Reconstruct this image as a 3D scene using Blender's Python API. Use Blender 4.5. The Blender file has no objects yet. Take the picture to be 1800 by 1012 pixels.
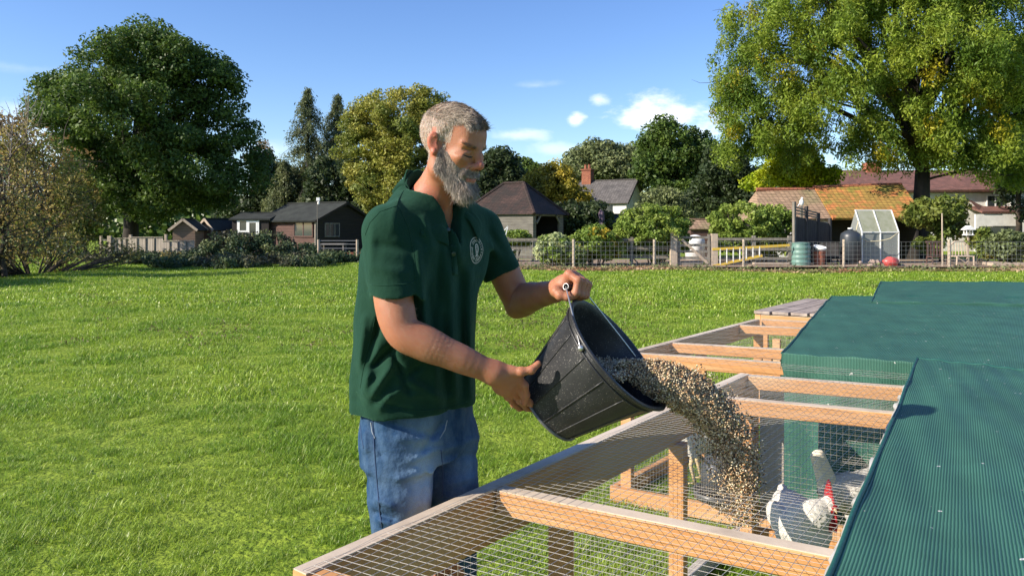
import bpy, math, random
import numpy as np
from mathutils import Vector, Matrix
from mathutils.bvhtree import BVHTree

random.seed(7)
rng = np.random.default_rng(7)
C = bpy.context.scene.collection
R = math.radians
SC = bpy.context.scene

# ---------------------------------------------------------------- camera
CAMH, FPX, HORY = 1.5, 1300.0, 400.0
cam_data = bpy.data.cameras.new('camera')
cam = bpy.data.objects.new('camera', cam_data)
C.objects.link(cam)
cam.location = (0, 0, CAMH)
cam.rotation_euler = (R(90), 0, 0)
cam_data.sensor_width = 36
cam_data.lens = 36 * FPX / 1800
cam_data.shift_y = -(506 - HORY) / 1800
cam_data.clip_start = 0.05
cam_data.clip_end = 2000
SC.camera = cam

# ---------------------------------------------------------------- sun and sky
SUN = Vector((-0.93, -0.37, 0)).normalized()
ELEV = R(29)
SUNV = Vector((SUN.x * math.cos(ELEV), SUN.y * math.cos(ELEV), math.sin(ELEV)))
sd = bpy.data.lights.new('sun', 'SUN')
sd.energy = 5.0
sd.angle = R(0.5)
sd.color = (1.0, 0.90, 0.76)
so = bpy.data.objects.new('sun', sd)
C.objects.link(so)
so.rotation_euler = SUNV.to_track_quat('Z', 'Y').to_euler()
so.location = (0, 0, 30)

W = bpy.data.worlds.new('World')
SC.world = W
W.use_nodes = True
nt = W.node_tree
nt.nodes.clear()
def N(nt, typ, **kw):
    n = nt.nodes.new(typ)
    for k, v in kw.items():
        if k.startswith('_'):
            continue
        setattr(n, k, v)
    return n
def L(nt, a, b):
    nt.links.new(a, b)
wo = N(nt, 'ShaderNodeOutputWorld')
bg = N(nt, 'ShaderNodeBackground')
bg.inputs['Strength'].default_value = 0.125
sky = N(nt, 'ShaderNodeTexSky')
sky.sky_type = 'NISHITA'
sky.sun_disc = False
sky.sun_elevation = ELEV
sky.sun_rotation = math.atan2(SUN.x, SUN.y)
sky.air_density = 1.0
sky.dust_density = 0.3
sky.ozone_density = 3.5
tc = N(nt, 'ShaderNodeTexCoord')
hs = N(nt, 'ShaderNodeHueSaturation')
hs.inputs['Saturation'].default_value = 1.15
hs.inputs['Hue'].default_value = 0.512
L(nt, sky.outputs[0], hs.inputs['Color'])
cur = hs.outputs[0]
def skydir(px, py):
    v = Vector(((px - 900) / FPX, 1, -(py - HORY) / FPX)); v.normalize(); return v
noi = N(nt, 'ShaderNodeTexNoise')
noi.inputs['Scale'].default_value = 9
noi.inputs['Detail'].default_value = 9
noi.inputs['Roughness'].default_value = 0.62
mp = N(nt, 'ShaderNodeMapping'); mp.inputs['Scale'].default_value = (1, 1, 2.2)
L(nt, tc.outputs['Generated'], mp.inputs[0]); L(nt, mp.outputs[0], noi.inputs['Vector'])
def cloud(px, py, wx, wy, dens, soft, cur):
    c = skydir(px, py)
    s = N(nt, 'ShaderNodeVectorMath', operation='SUBTRACT'); s.inputs[1].default_value = c
    L(nt, tc.outputs['Generated'], s.inputs[0])
    m = N(nt, 'ShaderNodeVectorMath', operation='MULTIPLY')
    m.inputs[1].default_value = (FPX / wx, FPX / wx, FPX / wy)
    L(nt, s.outputs[0], m.inputs[0])
    ln = N(nt, 'ShaderNodeVectorMath', operation='LENGTH'); L(nt, m.outputs[0], ln.inputs[0])
    # mask = (1-len)*1.0 + noise-0.5
    a = N(nt, 'ShaderNodeMath', operation='SUBTRACT'); a.inputs[0].default_value = 1.0
    L(nt, ln.outputs['Value'], a.inputs[1])
    n2 = N(nt, 'ShaderNodeMath', operation='MULTIPLY_ADD')
    L(nt, noi.outputs['Fac'], n2.inputs[0]); n2.inputs[1].default_value = 3.2; n2.inputs[2].default_value = -1.75
    ad = N(nt, 'ShaderNodeMath', operation='ADD'); L(nt, a.outputs[0], ad.inputs[0]); L(nt, n2.outputs[0], ad.inputs[1])
    mr = N(nt, 'ShaderNodeMapRange', interpolation_type='SMOOTHSTEP')
    mr.inputs['From Min'].default_value = 0.0; mr.inputs['From Max'].default_value = soft
    mr.inputs['To Max'].default_value = dens
    L(nt, ad.outputs[0], mr.inputs['Value'])
    mx = N(nt, 'ShaderNodeMix', data_type='RGBA')
    L(nt, mr.outputs[0], mx.inputs['Factor'])
    L(nt, cur, mx.inputs['A'])
    mx.inputs['B'].default_value = (7.0, 7.2, 7.6, 1)
    return mx.outputs['Result']
for args in [(1195, 195, 130, 46, .95, .9), (1130, 205, 70, 30, .7, .9), (1260, 200, 60, 40, .7, .9), (1011, 214, 22, 20, .85, .8), (1052, 175, 30, 15, .6, .9),
             (905, 237, 85, 14, .45, 1.0), (1010, 262, 120, 14, .35, 1.0), (480, 262, 60, 30, .4, 1.0), (60, 250, 120, 60, .45, 1.0),
             (940, 150, 60, 10, .18, 1.0), (30, 120, 240, 14, .12, 1.1)]:
    cur = cloud(*args, cur)
L(nt, cur, bg.inputs['Color'])
L(nt, bg.outputs[0], wo.inputs['Surface'])

SC.view_settings.view_transform = 'Standard'
SC.view_settings.look = 'None'
SC.view_settings.exposure = 0.75
SC.view_settings.gamma = 1.0
SC.view_settings.use_curve_mapping = False
SC.render.engine = 'CYCLES'
SC.cycles.max_bounces = 6
SC.cycles.transparent_max_bounces = 12

# ---------------------------------------------------------------- helpers
def P(px, py, d):
    return np.array([(px - 900) / FPX * d, d, CAMH - (py - HORY) / FPX * d])
def G(px, d):          # ground point
    return np.array([(px - 900) / FPX * d, d, 0.0])
def Z(py, d):
    return CAMH - (py - HORY) / FPX * d
def X(px, d):
    return (px - 900) / FPX * d

def tag(o, label=None, cat=None, group=None, kind=None):
    if label: o['label'] = label
    if cat: o['category'] = cat
    if group: o['group'] = group
    if kind: o['kind'] = kind
    return o
def thing(name, label, cat, loc=(0, 0, 0), rz=0, group=None):
    o = bpy.data.objects.new(name, None)
    C.objects.link(o)
    o.empty_display_size = 0.2
    o.location = loc
    o.rotation_euler = (0, 0, rz)
    return tag(o, label, cat, group)
def mesh_obj(name, verts, faces, mat=None, parent=None, smooth=False, uv=None):
    me = bpy.data.meshes.new(name)
    me.from_pydata([tuple(v) for v in verts], [], [tuple(f) for f in faces])
    me.update()
    if smooth:
        me.polygons.foreach_set('use_smooth', [True] * len(me.polygons))
    if mat: me.materials.append(mat)
    o = bpy.data.objects.new(name, me)
    C.objects.link(o)
    if parent: o.parent = parent
    return o
def np_mesh(name, V, F, mat=None, parent=None, smooth=False, attrs=None, link=True):
    """V (n,3); F (m,k) with k constant"""
    V = np.asarray(V, dtype=np.float32); F = np.asarray(F, dtype=np.int32)
    me = bpy.data.meshes.new(name)
    k = F.shape[1]; m = F.shape[0]
    me.vertices.add(len(V)); me.vertices.foreach_set('co', V.ravel())
    me.loops.add(m * k); me.loops.foreach_set('vertex_index', F.ravel())
    me.polygons.add(m)
    me.polygons.foreach_set('loop_start', np.arange(0, m * k, k, dtype=np.int32))
    me.polygons.foreach_set('loop_total', np.full(m, k, dtype=np.int32))
    if smooth: me.polygons.foreach_set('use_smooth', np.ones(m, dtype=bool))
    me.update(calc_edges=True)
    if attrs:
        for an, av in attrs.items():
            a = me.attributes.new(an, 'FLOAT', 'POINT')
            a.data.foreach_set('value', np.asarray(av, dtype=np.float32))
    me.validate()
    if mat: me.materials.append(mat)
    o = bpy.data.objects.new(name, me)
    if link: C.objects.link(o)
    if parent: o.parent = parent
    return o

class MB:
    """collects boxes, bars, tubes, prisms into one mesh"""
    def __init__(s): s.v = []; s.f = []
    def add(s, vs, fs):
        n = len(s.v); s.v += [tuple(map(float, v)) for v in vs]; s.f += [tuple(i + n for i in f) for f in fs]; return s
    def box(s, lo, hi):
        x0, y0, z0 = lo; x1, y1, z1 = hi
        return s.add([(x0,y0,z0),(x1,y0,z0),(x1,y1,z0),(x0,y1,z0),(x0,y0,z1),(x1,y0,z1),(x1,y1,z1),(x0,y1,z1)],
              [(0,3,2,1),(4,5,6,7),(0,1,5,4),(1,2,6,5),(2,3,7,6),(3,0,4,7)])
    def bar(s, a, b, w, h, up=(0, 0, 1), bev=0.0):
        """beam from a to b; w across, h along up (centred)"""
        a = Vector(a); b = Vector(b); d = (b - a).normalized(); up = Vector(up)
        sd = d.cross(up).normalized(); u2 = sd.cross(d).normalized()
        if bev > 0:
            prof = [(-w/2+bev,-h/2),(w/2-bev,-h/2),(w/2,-h/2+bev),(w/2,h/2-bev),(w/2-bev,h/2),(-w/2+bev,h/2),(-w/2,h/2-bev),(-w/2,-h/2+bev)]
        else:
            prof = [(-w/2,-h/2),(w/2,-h/2),(w/2,h/2),(-w/2,h/2)]
        n = len(prof)
        vs = [p + sd * q[0] + u2 * q[1] for p in (a, b) for q in prof]
        fs = [tuple((i, (i+1) % n, n + (i+1) % n, n + i)) for i in range(n)]
        fs += [tuple(reversed(range(n))), tuple(range(n, 2*n))]
        return s.add(vs, fs)
    def tube(s, pts, rad, n=6, cap=True):
        pts = [Vector(p) for p in pts]
        if not hasattr(rad, '__len__'): rad = [rad] * len(pts)
        vs = []; fs = []
        ref = Vector((0, 0, 1))
        d0 = (pts[1] - pts[0]).normalized()
        if abs(d0.dot(ref)) > .9: ref = Vector((1, 0, 0))
        sd = d0.cross(ref).normalized()
        for i, p in enumerate(pts):
            d = (pts[min(i+1, len(pts)-1)] - pts[max(i-1, 0)]).normalized()
            sd = (sd - d * sd.dot(d)).normalized(); u = sd.cross(d)
            for k in range(n):
                a = 2 * math.pi * k / n
                vs.append(p + (sd * math.cos(a) + u * math.sin(a)) * rad[i])
        for i in range(len(pts) - 1):
            for k in range(n):
                fs.append((i*n+k, i*n+(k+1) % n, (i+1)*n+(k+1) % n, (i+1)*n+k))
        if cap:
            fs.append(tuple(reversed(range(n)))); fs.append(tuple(range((len(pts)-1)*n, len(pts)*n)))
        return s.add(vs, fs)
    def lathe(s, prof, c=(0, 0, 0), n=24, cap=True, axis=None):
        """prof list of (r, z)"""
        vs = []; fs = []
        for r, z in prof:
            for k in range(n):
                a = 2 * math.pi * k / n
                vs.append((r*math.cos(a), r*math.sin(a), z))
        for i in range(len(prof)-1):
            for k in range(n):
                fs.append((i*n+k, i*n+(k+1) % n, (i+1)*n+(k+1) % n, (i+1)*n+k))
        if cap:
            fs.append(tuple(reversed(range(n)))); fs.append(tuple(range((len(prof)-1)*n, len(prof)*n)))
        if axis is not None: vs = [axis @ Vector(v) for v in vs]
        vs = [Vector(v) + Vector(c) for v in vs]
        return s.add(vs, fs)
    def quad(s, a, b, c, d): return s.add([a, b, c, d], [(0, 1, 2, 3)])
    def slab(s, pts, th):
        """polygon extruded along its normal by th"""
        pts = [Vector(p) for p in pts]
        nrm = (pts[1]-pts[0]).cross(pts[2]-pts[0]).normalized()
        n = len(pts)
        vs = pts + [p - nrm*th for p in pts]
        fs = [tuple(range(n)), tuple(reversed(range(n, 2*n)))] + [(i, n+i, n+(i+1) % n, (i+1) % n) for i in range(n)]
        return s.add(vs, fs)
    def ball(s, c, r, n=8, sq=(1, 1, 1)):
        vs = []; fs = []
        m = n // 2 + 1
        for i in range(m+1):
            t = math.pi * i / m
            for k in range(n):
                a = 2*math.pi*k/n
                vs.append((c[0]+r*sq[0]*math.sin(t)*math.cos(a), c[1]+r*sq[1]*math.sin(t)*math.sin(a), c[2]+r*sq[2]*math.cos(t)))
        for i in range(m):
            for k in range(n):
                fs.append((i*n+k, (i+1)*n+k, (i+1)*n+(k+1) % n, i*n+(k+1) % n))
        return s.add(vs, fs)
    def build(s, name, mat=None, parent=None, smooth=False, bevel=0):
        o = mesh_obj(name, s.v, s.f, mat, parent, smooth)
        if bevel:
            m = o.modifiers.new('bevel', 'BEVEL'); m.width = bevel; m.segments = 2; m.limit_method = 'ANGLE'
        return o

def copy_tree(o, parent=None):
    c = o.copy(); C.objects.link(c)
    if parent: c.parent = parent
    for ch in list(o.children): copy_tree(ch, c)
    return c

# ---------------------------------------------------------------- materials
MATS = {}
def mat(name, col, rough=.7, col2=None, nscale=8, detail=6, bump=0, bscale=None, metal=0, spec=.5, stretch=None, contrast=(.35, .65),
        trans=0, coat=0, island=0, obj=True, col3=None, n3=1.0, sss=0, sheen=0, backface=None):
    m = bpy.data.materials.new(name); m.use_nodes = True
    nt = m.node_tree; b = nt.nodes['Principled BSDF']
    b.inputs['Roughness'].default_value = rough
    b.inputs['Metallic'].default_value = metal
    b.inputs['Specular IOR Level'].default_value = spec
    if coat: b.inputs['Coat Weight'].default_value = coat
    if sheen:
        b.inputs['Sheen Weight'].default_value = sheen
    c1 = tuple(col) + (1,)
    tc = N(nt, 'ShaderNodeTexCoord')
    src = tc.outputs['Object']
    if stretch:
        mp = N(nt, 'ShaderNodeMapping'); mp.inputs['Scale'].default_value = stretch
        L(nt, src, mp.inputs[0]); src = mp.outputs[0]
    out = None
    if col2 is not None:
        no = N(nt, 'ShaderNodeTexNoise'); no.inputs['Scale'].default_value = nscale; no.inputs['Detail'].default_value = detail
        no.inputs['Roughness'].default_value = .6
        L(nt, src, no.inputs['Vector'])
        mr = N(nt, 'ShaderNodeMapRange'); mr.inputs['From Min'].default_value = contrast[0]; mr.inputs['From Max'].default_value = contrast[1]
        L(nt, no.outputs['Fac'], mr.inputs['Value'])
        mx = N(nt, 'ShaderNodeMix', data_type='RGBA')
        L(nt, mr.outputs[0], mx.inputs['Factor'])
        mx.inputs['A'].default_value = c1; mx.inputs['B'].default_value = tuple(col2) + (1,)
        out = mx.outputs['Result']
        if col3 is not None:
            no2 = N(nt, 'ShaderNodeTexNoise'); no2.inputs['Scale'].default_value = n3; no2.inputs['Detail'].default_value = 3
            L(nt, src, no2.inputs['Vector'])
            mr2 = N(nt, 'ShaderNodeMapRange'); mr2.inputs['From Min'].default_value = .48; mr2.inputs['From Max'].default_value = .62
            L(nt, no2.outputs['Fac'], mr2.inputs['Value'])
            mx2 = N(nt, 'ShaderNodeMix', data_type='RGBA')
            L(nt, mr2.outputs[0], mx2.inputs['Factor']); L(nt, out, mx2.inputs['A']); mx2.inputs['B'].default_value = tuple(col3) + (1,)
            out = mx2.outputs['Result']
    if island:
        ge = N(nt, 'ShaderNodeNewGeometry')
        h = N(nt, 'ShaderNodeHueSaturation')
        mr = N(nt, 'ShaderNodeMapRange'); mr.inputs['To Min'].default_value = 1 - island; mr.inputs['To Max'].default_value = 1 + island
        L(nt, ge.outputs['Random Per Island'], mr.inputs['Value'])
        L(nt, mr.outputs[0], h.inputs['Value'])
        if out is not None: L(nt, out, h.inputs['Color'])
        else: h.inputs['Color'].default_value = c1
        out = h.outputs[0]
    if out is not None: L(nt, out, b.inputs['Base Color'])
    else: b.inputs['Base Color'].default_value = c1
    if bump:
        nb = N(nt, 'ShaderNodeTexNoise'); nb.inputs['Scale'].default_value = bscale or nscale * 2; nb.inputs['Detail'].default_value = 5
        L(nt, src, nb.inputs['Vector'])
        bp = N(nt, 'ShaderNodeBump'); bp.inputs['Strength'].default_value = 1; bp.inputs['Distance'].default_value = bump
        L(nt, nb.outputs['Fac'], bp.inputs['Height']); L(nt, bp.outputs[0], b.inputs['Normal'])
    if sss:
        b.inputs['Subsurface Weight'].default_value = 1.0
        b.inputs['Subsurface Radius'].default_value = (1, .35, .2)
        b.inputs['Subsurface Scale'].default_value = sss
    if trans:
        tr = N(nt, 'ShaderNodeBsdfTranslucent')
        ms = N(nt, 'ShaderNodeMixShader'); ms.inputs[0].default_value = trans
        if out is not None: L(nt, out, tr.inputs['Color'])
        else: tr.inputs['Color'].default_value = c1
        L(nt, b.outputs[0], ms.inputs[1]); L(nt, tr.outputs[0], ms.inputs[2])
        L(nt, ms.outputs[0], nt.nodes['Material Output'].inputs['Surface'])
    MATS[name] = m
    return m
def wood(name, c1, c2, axis='z', rough=.75, scale=14, knots=True):
    """grain stretched along an axis given in object space"""
    st = {'x': (.06, 1, 1), 'y': (1, .06, 1), 'z': (1, 1, .06)}[axis]
    return mat(name, c1, rough, c2, nscale=scale * 4, detail=8, bump=.0015, bscale=scale * 6, stretch=st, contrast=(.3, .7))

M = {}
M['trunk'] = mat('bark', (.09, .07, .05), .95, (.03, .024, .018), nscale=9, bump=.03, bscale=14, stretch=(1, 1, .25))
M['darkbark'] = mat('dark_bark', (.045, .036, .028), .95, (.018, .014, .011), nscale=5, bump=.03, bscale=10, stretch=(1, 1, .25))
M['grayb'] = mat('pale_twig_bark', (.26, .22, .18), .9, (.14, .11, .09), nscale=12)
M['dark'] = mat('dark_interior', (.015,.014,.013), .95)
M['alu'] = mat('dull_aluminium', (.6,.6,.58), .4, metal=.7)
# ---------------------------------------------------------------- ground
def ground_material():
    m = bpy.data.materials.new('meadow_soil_and_grass'); m.use_nodes = True
    nt = m.node_tree; b = nt.nodes['Principled BSDF']; b.inputs['Roughness'].default_value = .95
    b.inputs['Specular IOR Level'].default_value = .1
    tc = N(nt, 'ShaderNodeTexCoord')
    def noise(sc, det=5, st=None):
        n = N(nt, 'ShaderNodeTexNoise'); n.inputs['Scale'].default_value = sc; n.inputs['Detail'].default_value = det
        L(nt, tc.outputs['Object'], n.inputs['Vector']); return n.outputs['Fac']
    def ramp(f, a, b_, lo=.4, hi=.6):
        mr = N(nt, 'ShaderNodeMapRange'); mr.inputs['From Min'].default_value = lo; mr.inputs['From Max'].default_value = hi
        L(nt, f, mr.inputs['Value'])
        mx = N(nt, 'ShaderNodeMix', data_type='RGBA'); L(nt, mr.outputs[0], mx.inputs['Factor'])
        for key, v in (('A', a), ('B', b_)):
            if isinstance(v, tuple): mx.inputs[key].default_value = v + (1,)
            else: L(nt, v, mx.inputs[key])
        return mx.outputs['Result']
    g1 = ramp(noise(14), (.13, .20, .02), (.24, .32, .035))
    g2 = ramp(noise(.6, 4), g1, (.22, .29, .04), .45, .7)
    g3 = ramp(noise(60, 3), g2, (.07, .11, .015), .55, .75)
    L(nt, g3, b.inputs['Base Color'])
    bp = N(nt, 'ShaderNodeBump'); bp.inputs['Distance'].default_value = .03
    L(nt, noise(30, 6), bp.inputs['Height']); L(nt, bp.outputs[0], b.inputs['Normal'])
    return m
gm = ground_material()
xs = np.concatenate([np.linspace(-600, -40, 12), np.linspace(-36, 36, 73), np.linspace(40, 600, 12)])
ys = np.concatenate([np.linspace(-300, -6, 10), np.linspace(-5, 60, 66), np.linspace(65, 900, 16)])
def ground_z(x, y):
    x = np.asarray(x, float); y = np.asarray(y, float)
    w = np.clip((y - 5) / 6, 0, 1)
    return w * (.05 * np.sin(x * .31 + 1.3) * np.cos(y * .23) + .03 * np.sin(x * .9 + y * .6))
gx, gy = np.meshgrid(xs, ys)
gz = ground_z(gx, gy)
Vg = np.stack([gx.ravel(), gy.ravel(), gz.ravel()], 1)
nx, ny = len(xs), len(ys)
ii = np.arange(nx * ny).reshape(ny, nx)
Fg = np.stack([ii[:-1, :-1].ravel(), ii[:-1, 1:].ravel(), ii[1:, 1:].ravel(), ii[1:, :-1].ravel()], 1)
ground = np_mesh('ground', Vg, Fg, gm, smooth=True)
ground['kind'] = 'structure'

# ---------------------------------------------------------------- leafy things
def leaf_mat(name, c1, c2, c3=None, trans=.35, val=.35, rough=.55, n3=.5):
    return mat(name, c1, rough, c2, nscale=.9, detail=3, contrast=(.42, .6), island=val, trans=trans, spec=.35, col3=c3, n3=n3)
M['oakleaf'] = leaf_mat('oak_leaves', (.06, .11, .02), (.115, .175, .028))
M['darkleaf'] = leaf_mat('dark_evergreen_leaves', (.034, .056, .02), (.06, .088, .028))
M['conifer'] = leaf_mat('conifer_needles', (.12, .15, .07), (.19, .21, .085), trans=.4)
M['willow'] = leaf_mat('yellow_green_leaves', (.28, .29, .045), (.38, .35, .07), (.19, .23, .045))
M['ashleaf'] = leaf_mat('ash_leaves', (.19,.275,.03), (.31,.375,.042), (.12,.20,.025), trans=.45)
M['ashyellow'] = leaf_mat('yellow_ash_leaves', (.42, .36, .02), (.30, .30, .02), trans=.4)
M['limeleaf'] = leaf_mat('bright_lime_leaves', (.30, .40, .015), (.42, .46, .02), trans=.45)
M['autumn'] = leaf_mat('autumn_yellow_leaves', (.44, .33, .03), (.30, .27, .03), (.17, .17, .03))
M['brown'] = leaf_mat('brown_hedge_leaves', (.34, .25, .08), (.42, .33, .09), (.24, .24, .06))
M['orange'] = leaf_mat('pale_orange_leaves', (.34, .20, .07), (.24, .17, .06))
M['hedge'] = leaf_mat('laurel_leaves', (.17, .25, .04), (.27, .34, .06), trans=.3)
M['paleshrub'] = leaf_mat('variegated_leaves', (.42, .46, .22), (.24, .31, .09), trans=.3)
M['bramble'] = leaf_mat('bramble_leaves', (.05, .085, .035), (.08, .12, .045), (.10, .095, .055), trans=.2)
M['greyleaf'] = leaf_mat('grey_green_leaves', (.14, .175, .07), (.21, .24, .095), trans=.3)
M['vine'] = leaf_mat('vine_leaves', (.12, .165, .03), (.19, .22, .04), (.24, .19, .04))

def leaves_mesh(name, cents, sizes, m, parent, normals=None, aspect=.55, spread=1.0, seed=0, droop=0.0):
    """one rhombic folded leaf per centre"""
    r = np.random.default_rng(seed)
    n = len(cents)
    nd = r.normal(size=(n, 3))
    if normals is not None: nd = nd * spread + normals
    nd /= np.linalg.norm(nd, axis=1)[:, None] + 1e-9
    t = r.normal(size=(n, 3)); t[:, 2] -= droop
    t -= nd * (t * nd).sum(1)[:, None]
    t /= np.linalg.norm(t, axis=1)[:, None] + 1e-9
    b = np.cross(nd, t)
    s = sizes[:, None]
    v0 = cents - t * s; v1 = cents + b * s * aspect + nd * s * .15; v2 = cents + t * s; v3 = cents - b * s * aspect + nd * s * .15
    V = np.stack([v0, v1, v2, v3], 1).reshape(-1, 3)
    F = np.arange(4 * n).reshape(-1, 4)
    return np_mesh(name, V, F, m, parent)

def crown_points(blobs, nclump, nleaf, clump_r, r, shell=.55, zmin=None, sq=(1, 1, .72)):
    """blobs: list (cx,cy,cz, rx,ry,rz) relative. returns clump centres, leaf points, outward normals"""
    vol = np.array([b[3] * b[4] * b[5] for b in blobs]) ** .8
    pick = r.choice(len(blobs), nclump, p=vol / vol.sum())
    B = np.array(blobs)[pick]
    d = r.normal(size=(nclump, 3)); d /= np.linalg.norm(d, axis=1)[:, None]
    rad = (shell + (1 - shell) * r.random(nclump)) ** (1 / 1.6)
    rad = rad * (1 + r.normal(size=nclump) * .05)
    cc = B[:, :3] + d * B[:, 3:] * rad[:, None]
    if zmin is not None: cc[:, 2] = np.maximum(cc[:, 2], zmin + r.random(nclump) * clump_r)
    cr = clump_r * (.55 + .8 * r.random(nclump))
    w = cr ** 2; k = r.choice(nclump, nleaf, p=w / w.sum())
    dd = r.normal(size=(nleaf, 3)); dd /= np.linalg.norm(dd, axis=1)[:, None]
    rr = r.random(nleaf) ** (1 / 2.2)
    pts = cc[k] + dd * (cr[k] * rr)[:, None] * np.array(sq)
    nr = dd + np.array([0, 0, .35])
    return cc, pts, nr, k

def tree(name, label, cat, base, blobs, leafm, nclump=120, nleaf=20000, clump_r=.9, leaf=.13, trunk_r=.25, trunk_h=3, bark=None,
         limbs=24, seed=1, aspect=.55, extra=None, group=None, lean=(0, 0), shell=.55, droop=0., twigs=0, partname='crown', sq=(1, 1, .72)):
    r = np.random.default_rng(seed)
    root = thing(name, label, cat, tuple(base), group=group)
    cc, pts, nr, k = crown_points(blobs, nclump, nleaf, clump_r, r, shell, sq=sq)
    if extra:   # (material, part name, fraction, test of clump)
        em, en, fr = extra
        sel_c = r.random(nclump) < fr
        sel = sel_c[k]
        leaves_mesh(en, pts[sel], leaf * (.6 + .8 * r.random(sel.sum())), em, root, nr[sel], aspect, seed=seed + 9, droop=droop)
        pts = pts[~sel]; nr = nr[~sel]
    leaves_mesh(partname, pts, leaf * (.6 + .8 * r.random(len(pts))), leafm, root, nr, aspect, seed=seed + 5, droop=droop)
    mb = MB()
    bark = bark or M['trunk']
    top = np.array([lean[0], lean[1], trunk_h])
    mb.tube([(0, 0, -.3), (0, 0, .15), tuple(top * .5 + np.array([r.normal() * .05, r.normal() * .05, 0])), tuple(top)],
            [trunk_r * 1.5, trunk_r * 1.12, trunk_r * .95, trunk_r * .8], 10)
    order = r.permutation(nclump)[:limbs]
    topc = max(b[2] + b[5] * .6 for b in blobs)
    cx = np.mean([b[0] for b in blobs]); cy = np.mean([b[1] for b in blobs])
    # leader
    mb.tube([tuple(top), ((top[0] + cx) / 2, (top[1] + cy) / 2, (trunk_h + topc) / 2), (cx, cy, topc)], [trunk_r * .8, trunk_r * .45, trunk_r * .1], 8)
    for j, c in enumerate(order):
        e = cc[c]
        t = r.random() * .55
        s = top * (1 - t) + np.array([(top[0] + cx) / 2, (top[1] + cy) / 2, (trunk_h + topc) / 2]) * t
        s[2] = min(s[2], max(e[2] - .3, trunk_h * .6))
        mid = s * .5 + e * .5 + np.array([r.normal() * .2, r.normal() * .2, .12 * np.linalg.norm(e[:2] - s[:2])])
        rr = trunk_r * (.18 + .3 * r.random())
        mb.tube([tuple(s), tuple(s * .75 + mid * .25 + np.array([0, 0, .05])), tuple(mid), tuple(mid * .4 + e * .6 + r.normal(size=3) * .15), tuple(e)], [rr, rr * .85, rr * .6, rr * .4, rr * .12], 6, cap=False)
    tb = mb
    if twigs:
        for _ in range(twigs):
            c = cc[r.integers(nclump)]
            dcen = c - np.array([cx, cy, c[2] - .5]); dcen /= np.linalg.norm(dcen) + 1e-6
            p = c.copy(); pl = [tuple(p)]
            dirv = dcen * .6 + r.normal(size=3) * .4
            for q in range(3):
                p = p + dirv * clump_r * .55 + r.normal(size=3) * .08; pl.append(tuple(p))
            tb.tube(pl, [.02, .014, .01, .005], 3, cap=False)
    mb.build('trunk', bark, root, smooth=True)
    return root

def bush(name, label, cat, base, blobs, leafm, nclump=60, nleaf=6000, clump_r=.3, leaf=.07, seed=1, group=None, extra=None, stems=8, shell=.6, aspect=.55):
    r = np.random.default_rng(seed)
    root = thing(name, label, cat, tuple(base), group=group)
    cc, pts, nr, k = crown_points(blobs, nclump, nleaf, clump_r, r, shell, zmin=.05)
    pts[:, 2] = np.maximum(pts[:, 2], .02)
    if extra:
        em, en, fr = extra
        sel = (r.random(nclump) < fr)[k]
        leaves_mesh(en, pts[sel], leaf * (.6 + .8 * r.random(sel.sum())), em, root, nr[sel], aspect, seed=seed + 9)
        pts = pts[~sel]; nr = nr[~sel]
    leaves_mesh('foliage', pts, leaf * (.6 + .8 * r.random(len(pts))), leafm, root, nr, aspect, seed=seed + 5)
    mb = MB()
    for _ in range(stems):
        e = cc[r.integers(nclump)]
        s = np.array([e[0] * .25, e[1] * .25, -.05])
        mb.tube([tuple(s), tuple((s + e) / 2 + r.normal(size=3) * .05), tuple(e)], [.03, .02, .008], 5, cap=False)
    mb.build('stem', M['trunk'], root, smooth=True)
    return root
def blob(px, py, d, rxp, ryp, base, ry=None, dy=0):
    """crown ellipsoid from photo coordinates at a distance, relative to the tree's base"""
    c = P(px, py, d) - np.array(base)
    s = d / FPX
    return (c[0], c[1] + dy, c[2], rxp * s, (ry if ry else rxp * s), ryp * s)
# ================================================================ background: trees
def gz_at(b): return float(ground_z(b[0], b[1]))
def TB(px, d):
    g = G(px, d); g[2] = gz_at(g); return g
def bl(base, d, lst):
    return [blob(px, py, d, rx, ry, base, dy=dy) for (px, py, rx, ry, dy) in [(t + (0,))[:5] for t in lst]]

b = TB(228, 42)
tree('oak_tree', 'large broad dark green oak on the left with a full round crown', 'tree', b,
     bl(b, 42, [(230,120,105,70), (145,165,62,72), (300,125,75,60,-1), (375,215,60,80,1), (240,215,130,75,-1.5), (120,250,50,60,1), (330,290,105,70,-1), (205,300,110,60,1), (415,300,42,50,1), (385,135,28,32,0), (345,150,60,60,0), (398,185,40,48,0), (85,190,35,45,0), (190,75,45,30,0), (280,72,45,28,0), (300,350,120,30,-1), (160,345,70,35,1)]),
     M['oakleaf'], nclump=420, nleaf=120000, clump_r=.85, leaf=.10, trunk_r=.42, trunk_h=3.0, bark=M['darkbark'], limbs=50, seed=3, shell=.5)

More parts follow.
